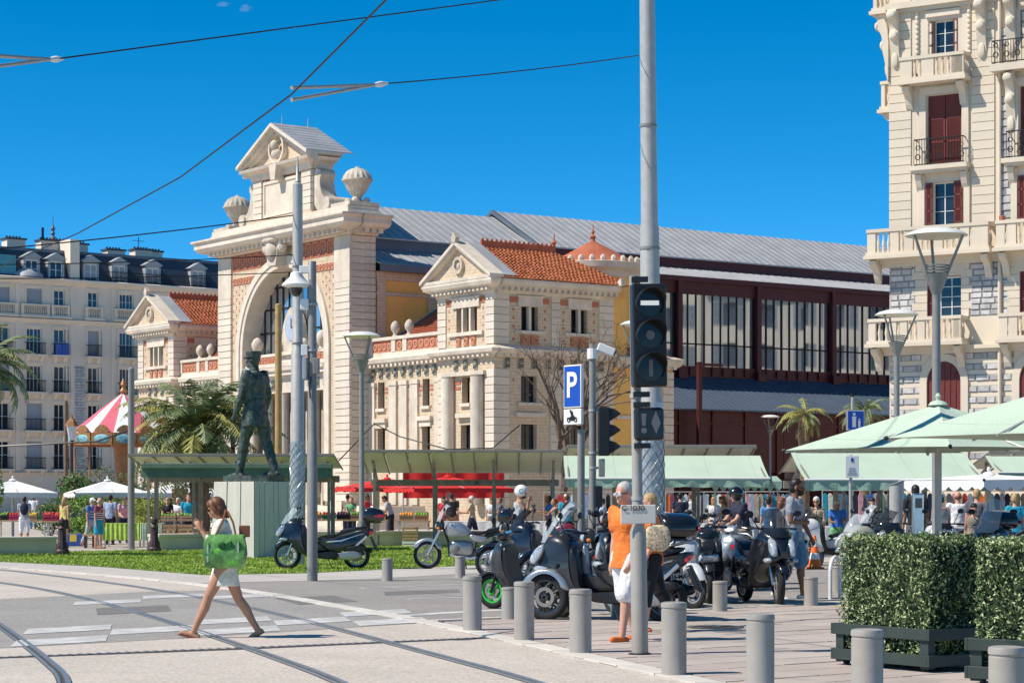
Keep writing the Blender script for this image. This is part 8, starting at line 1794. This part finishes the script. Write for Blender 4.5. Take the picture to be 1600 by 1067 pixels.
def crate(p, label, mat, fr=None, rz=0, w=.5, d=.34, h=.2, tilt=0, grp='market crates'):
    t = thing('crate', label, 'crate', p, rz, grp); t.rotation_euler.x = tilt
    for j in range(2 if h < .3 else 3):
        n_ = 2 if h < .3 else 3; z0, z1 = h * j / n_ + .01, h * (j + .82) / n_
        for a, b, c_, e in ((0, w, 0, .012), (0, w, d - .012, d), (0, .012, .012, d - .012), (w - .012, w, .012, d - .012)): part('slat', MB().box(a, b, c_, e, z0, z1), mat, t)
    part('base', MB().box(0, w, 0, d, 0, .012), mat, t)
    for x in (.012, w - .04):
        for y in (.012, d - .04): part('corner_post', MB().box(x, x + .028, y, y + .028, 0, h), mat, t)
    if fr is not None:
        rg = random.Random(int(p[0] * 100)); mb = MB()
        for i in range(5):
            for j in range(4): mb.ball((.06 + i * (w - .12) / 4, .06 + j * (d - .12) / 3, h * .82 + rg.uniform(0, .05)), .055, 7, 5)
        o = part('produce', mb, fr, t, 60); o['kind'] = 'stuff'
pos = {0: 'first', 1: 'second', 2: 'third', 3: 'fourth', 4: 'fifth', 5: 'sixth'}
nm = ('oranges', 'green vegetables', 'red fruit', 'yellow fruit', 'dark fruit')
for i in range(6):
    p = at(480, 80); crate((p.x + i * .53, 80.1, .76), f'crate of {nm[(i * 2) % 5]}, {pos[i]} from the left on the long fruit table', crate_c[i % 3], fruit[(i * 2) % 5], tilt=R(12))
for i in range(2): p = at(620, 78); crate((p.x + .08 + i * .55, 78.1, .76), f'crate of {nm[i]} on the small fruit table, {pos[i]} from the left', wood, fruit[i], tilt=R(12))
for i in range(4): p = at(-10, 78); crate((p.x + i * .52, 78.1, .76), f'crate of {nm[(i + 1) % 5]} at the far left, {pos[i]} from the edge', crate_c[(i + 2) % 4], fruit[(i + 1) % 5], tilt=R(10))
for i in range(2): p = at(66, 76); crate((p.x + i * .4, 76.1, .76 + .0), f'pink-red crate behind the woman in yellow, {pos[i]} from the left', crate_c[3], fruit[2], w=.38, tilt=R(14))
p = at(248, 70)
for j in range(3):
    for i in range(4 - (j == 2) * 2): crate((p.x + i * .53 + .03 * j, 70 + .02 * i, .21 + j * .24 - .2), f'wooden crate left of the plinth, {pos[j]} layer up, {pos[i]} from the left', wood, None, h=.23)
for i in range(2): crate((p.x - .1 + i * .54, 71, .8 + .0), f'wooden crate on the upper row behind the stack, {pos[i]} from the left', wood, fruit[1], h=.2)
for i in range(3): q = at(655 + 0 * i, 70); crate((q.x - .5, 69.0, i * .22), f'pale crate {pos[i]} from the ground beside the steel stall post', crate_c[0] if i else white_p, None, h=.2)
for i in range(2): q = at(268 + i * 14, 76); crate((q.x, 76, 1.42 - .15 * i), f'slatted crate leaning under the stall roof, {pos[i]} from the left', wood, None, h=.5, w=.55, d=.12, tilt=R(-15))
# garments hanging on rails under the awnings
def rack(px, Y, W, label, seed, n=14):
    rg = random.Random(seed); t = thing('clothes_rack', label, 'clothes rack', at(px, Y), 0, 'clothes racks'); part('rail', MB().tube([(0, 0, 0), (0, 0, 1.75), (W, 0, 1.75), (W, 0, 0)], .02, 6), steel, t)
    ks = list(W_.keys())
    for i in range(n):
        x = W * (i + .5) / n; w = W / n * .46; z = 1.7; h = rg.uniform(.7, 1.05); pr = smoothpoly([(x - w, z - h), (x + w, z - h), (x + w * .9, z - .3), (x + w * 1.15, z - .12), (x + .03, z - .02), (x - .03, z - .02), (x - w * 1.15, z - .12), (x - w * .9, z - .3)], 1)
        mb = MB(); mb.prism(pr, -.03 + rg.uniform(-.05, .05), .03, 'xz'); part('garment', mb, W_[rg.choice(ks)], t)
rack(1040, 70, 2.0, 'rack of coloured clothes under the long green awning, left', 1); rack(1100, 69, 2.2, 'rack of coloured clothes behind the motorcycle rider', 2, 16); rack(1165, 66, 1.6, 'rack of coloured clothes left of the man in grey', 3, 12)
rack(1285, 57, 1.6, 'rack of coloured clothes behind the white-haired woman', 4, 12); rack(1360, 57, 1.9, 'rack of coloured clothes behind the round pillar', 5, 14); rack(1470, 59, 2.6, 'rack of dark clothes beneath the white parasol', 6, 18); rack(850, 74, 1.8, 'rack of coloured clothes left of the parking sign', 7, 12); rack(920, 72, 1.7, 'rack of clothes between the parking sign and the thick mast', 8, 12)
t = thing('stool', 'small brown stool by the lime green table', 'stool', G(140, 856)); part('seat', MB().box(-.2, .2, -.15, .15, .38, .43), wood, t)
for x in (-.15, .1): part('leg', MB().box(x, x + .06, -.12, .12, 0, .38), m_castiron, t)
t = thing('shopping_bag', 'blue and yellow shopping bag on the ground by the woman in yellow', 'bag', G(116, 853)); part('bag_body', MB().box(-.3, .3, -.12, .12, 0, .4), mk('blue_bag', (.03, .08, .3), .5), t, bevel=.03); part('label_patch', MB().box(-.12, .1, -.126, -.12, .15, .38), fruit[3], t)
# small summer cloud, far off
cm_ = bpy.data.materials.new('cloud_vapour'); cm_.use_nodes = True; N = cm_.node_tree.nodes; Lk = cm_.node_tree.links; N.remove(N['Principled BSDF']); pv_ = N.new('ShaderNodeVolumePrincipled'); pv_.inputs['Color'].default_value = (1, 1, 1, 1); pv_.inputs['Anisotropy'].default_value = .3
tc = N.new('ShaderNodeTexCoord'); nz = N.new('ShaderNodeTexNoise'); nz.inputs['Scale'].default_value = 2.2; nz.inputs['Detail'].default_value = 5; Lk.new(tc.outputs['Generated'], nz.inputs[0])
gr_ = N.new('ShaderNodeVectorMath'); gr_.operation = 'DISTANCE'; gr_.inputs[1].default_value = (.5, .5, .5); Lk.new(tc.outputs['Generated'], gr_.inputs[0])
sb = N.new('ShaderNodeMath'); sb.operation = 'SUBTRACT'; Lk.new(nz.outputs['Fac'], sb.inputs[0]); Lk.new(gr_.outputs['Value'], sb.inputs[1])
mr = N.new('ShaderNodeMapRange'); mr.inputs['From Min'].default_value = .12; mr.inputs['From Max'].default_value = .4; mr.inputs['To Max'].default_value = .04; Lk.new(sb.outputs[0], mr.inputs['Value']); Lk.new(mr.outputs[0], pv_.inputs['Density']); Lk.new(pv_.outputs[0], N['Material Output'].inputs['Volume'])
for px, py, w, h, lab in ((386, 13, 30, 17, 'tiny white cloud puff in the upper sky'), (352, 7, 34, 10, 'faint cloud wisp left of the tiny cloud')):
    Yc = 2500; p = P(px, py, Yc); mb = MB(); mb.ball((0, 0, 0), (w / 2 * Yc / FPX, w / 3 * Yc / FPX, h / 2 * Yc / FPX), 16, 10); o = mb.build('cloud', cm_, mtx=T_(*p)); o['kind'] = 'structure'; tag(o, lab, 'cloud')
# ------------------------------------------------------------------ loose pieces that share a mesh become parts of their own
def islands(me):
    par = list(range(len(me.vertices)))
    def find(a):
        while par[a] != a: par[a] = par[par[a]]; a = par[a]
        return a
    for e in me.edges:
        a, b = find(e.vertices[0]), find(e.vertices[1])
        if a != b: par[a] = b
    g = {}
    for p in me.polygons: g.setdefault(find(p.vertices[0]), []).append(p.index)
    return list(g.values())
def submesh(me, polys, name):
    used = {}; vv = []; ff = []; mi = []
    for i in polys:
        p = me.polygons[i]; f = []
        for v in p.vertices:
            if v not in used: used[v] = len(vv); vv.append(tuple(me.vertices[v].co))
            f.append(used[v])
        ff.append(f); mi.append(p.material_index)
    m = bpy.data.meshes.new(name); m.from_pydata(vv, [], ff)
    for mt in me.materials: m.materials.append(mt)
    m.polygons.foreach_set('material_index', mi)
    if me.polygons[polys[0]].use_smooth: m.polygons.foreach_set('use_smooth', [True] * len(ff)); m.set_sharp_from_angle(angle=R(40))
    m.update(); return m
SPLIT = ('window_surround', 'cornice', 'pier', 'steel_column', 'ledge', 'column', 'balcony', 'wall_band', 'pediment_moulding', 'urn_base', 'plaque_frame', 'blocking_course', 'ornament', 'drain_pipe', 'gutter', 'steel_beam', 'string_course', 'slab', 'flashing', 'bracket', 'laundry', 'aerial', 'dormer', 'door_surround', 'hall_wall', 'cartouche', 'clock_surround', 'mullion', 'arch_glazing_bars', 'lower_wall', 'ridge_crest', 'carved_corbel', 'wall')
BIG = {'station_building', 'apartment_house', 'apartment_block'}
for o in list(COL.objects):
    base = o.name.split('.')[0]
    if o.type != 'MESH' or base not in SPLIT or o.parent is None or o.parent.name.split('.')[0] not in BIG or o.data.users > 1: continue
    g = islands(o.data)
    if len(g) < 2: continue
    g.sort(key=len, reverse=True); me = o.data
    if len(g) <= 24:
        small = []; big = g
    else:
        def ext(p): c = [me.vertices[v].co for i in p for v in me.polygons[i].vertices]; return max((max(q[k] for q in c) - min(q[k] for q in c)) for k in range(3))
        big = [p for p in g if ext(p) > 1.0]; small = [i for p in g if ext(p) <= 1.0 for i in p]
    for k, p in enumerate(big):
        if k == 0: first = submesh(me, p, base)
        else: place(base, submesh(me, p, base), o.parent)
    if small:
        c = place('dentils', submesh(me, small, 'dentils'), o.parent if o.parent else None); c['kind'] = 'stuff'
    if big: o.data = first
    else: COL.objects.unlink(o)
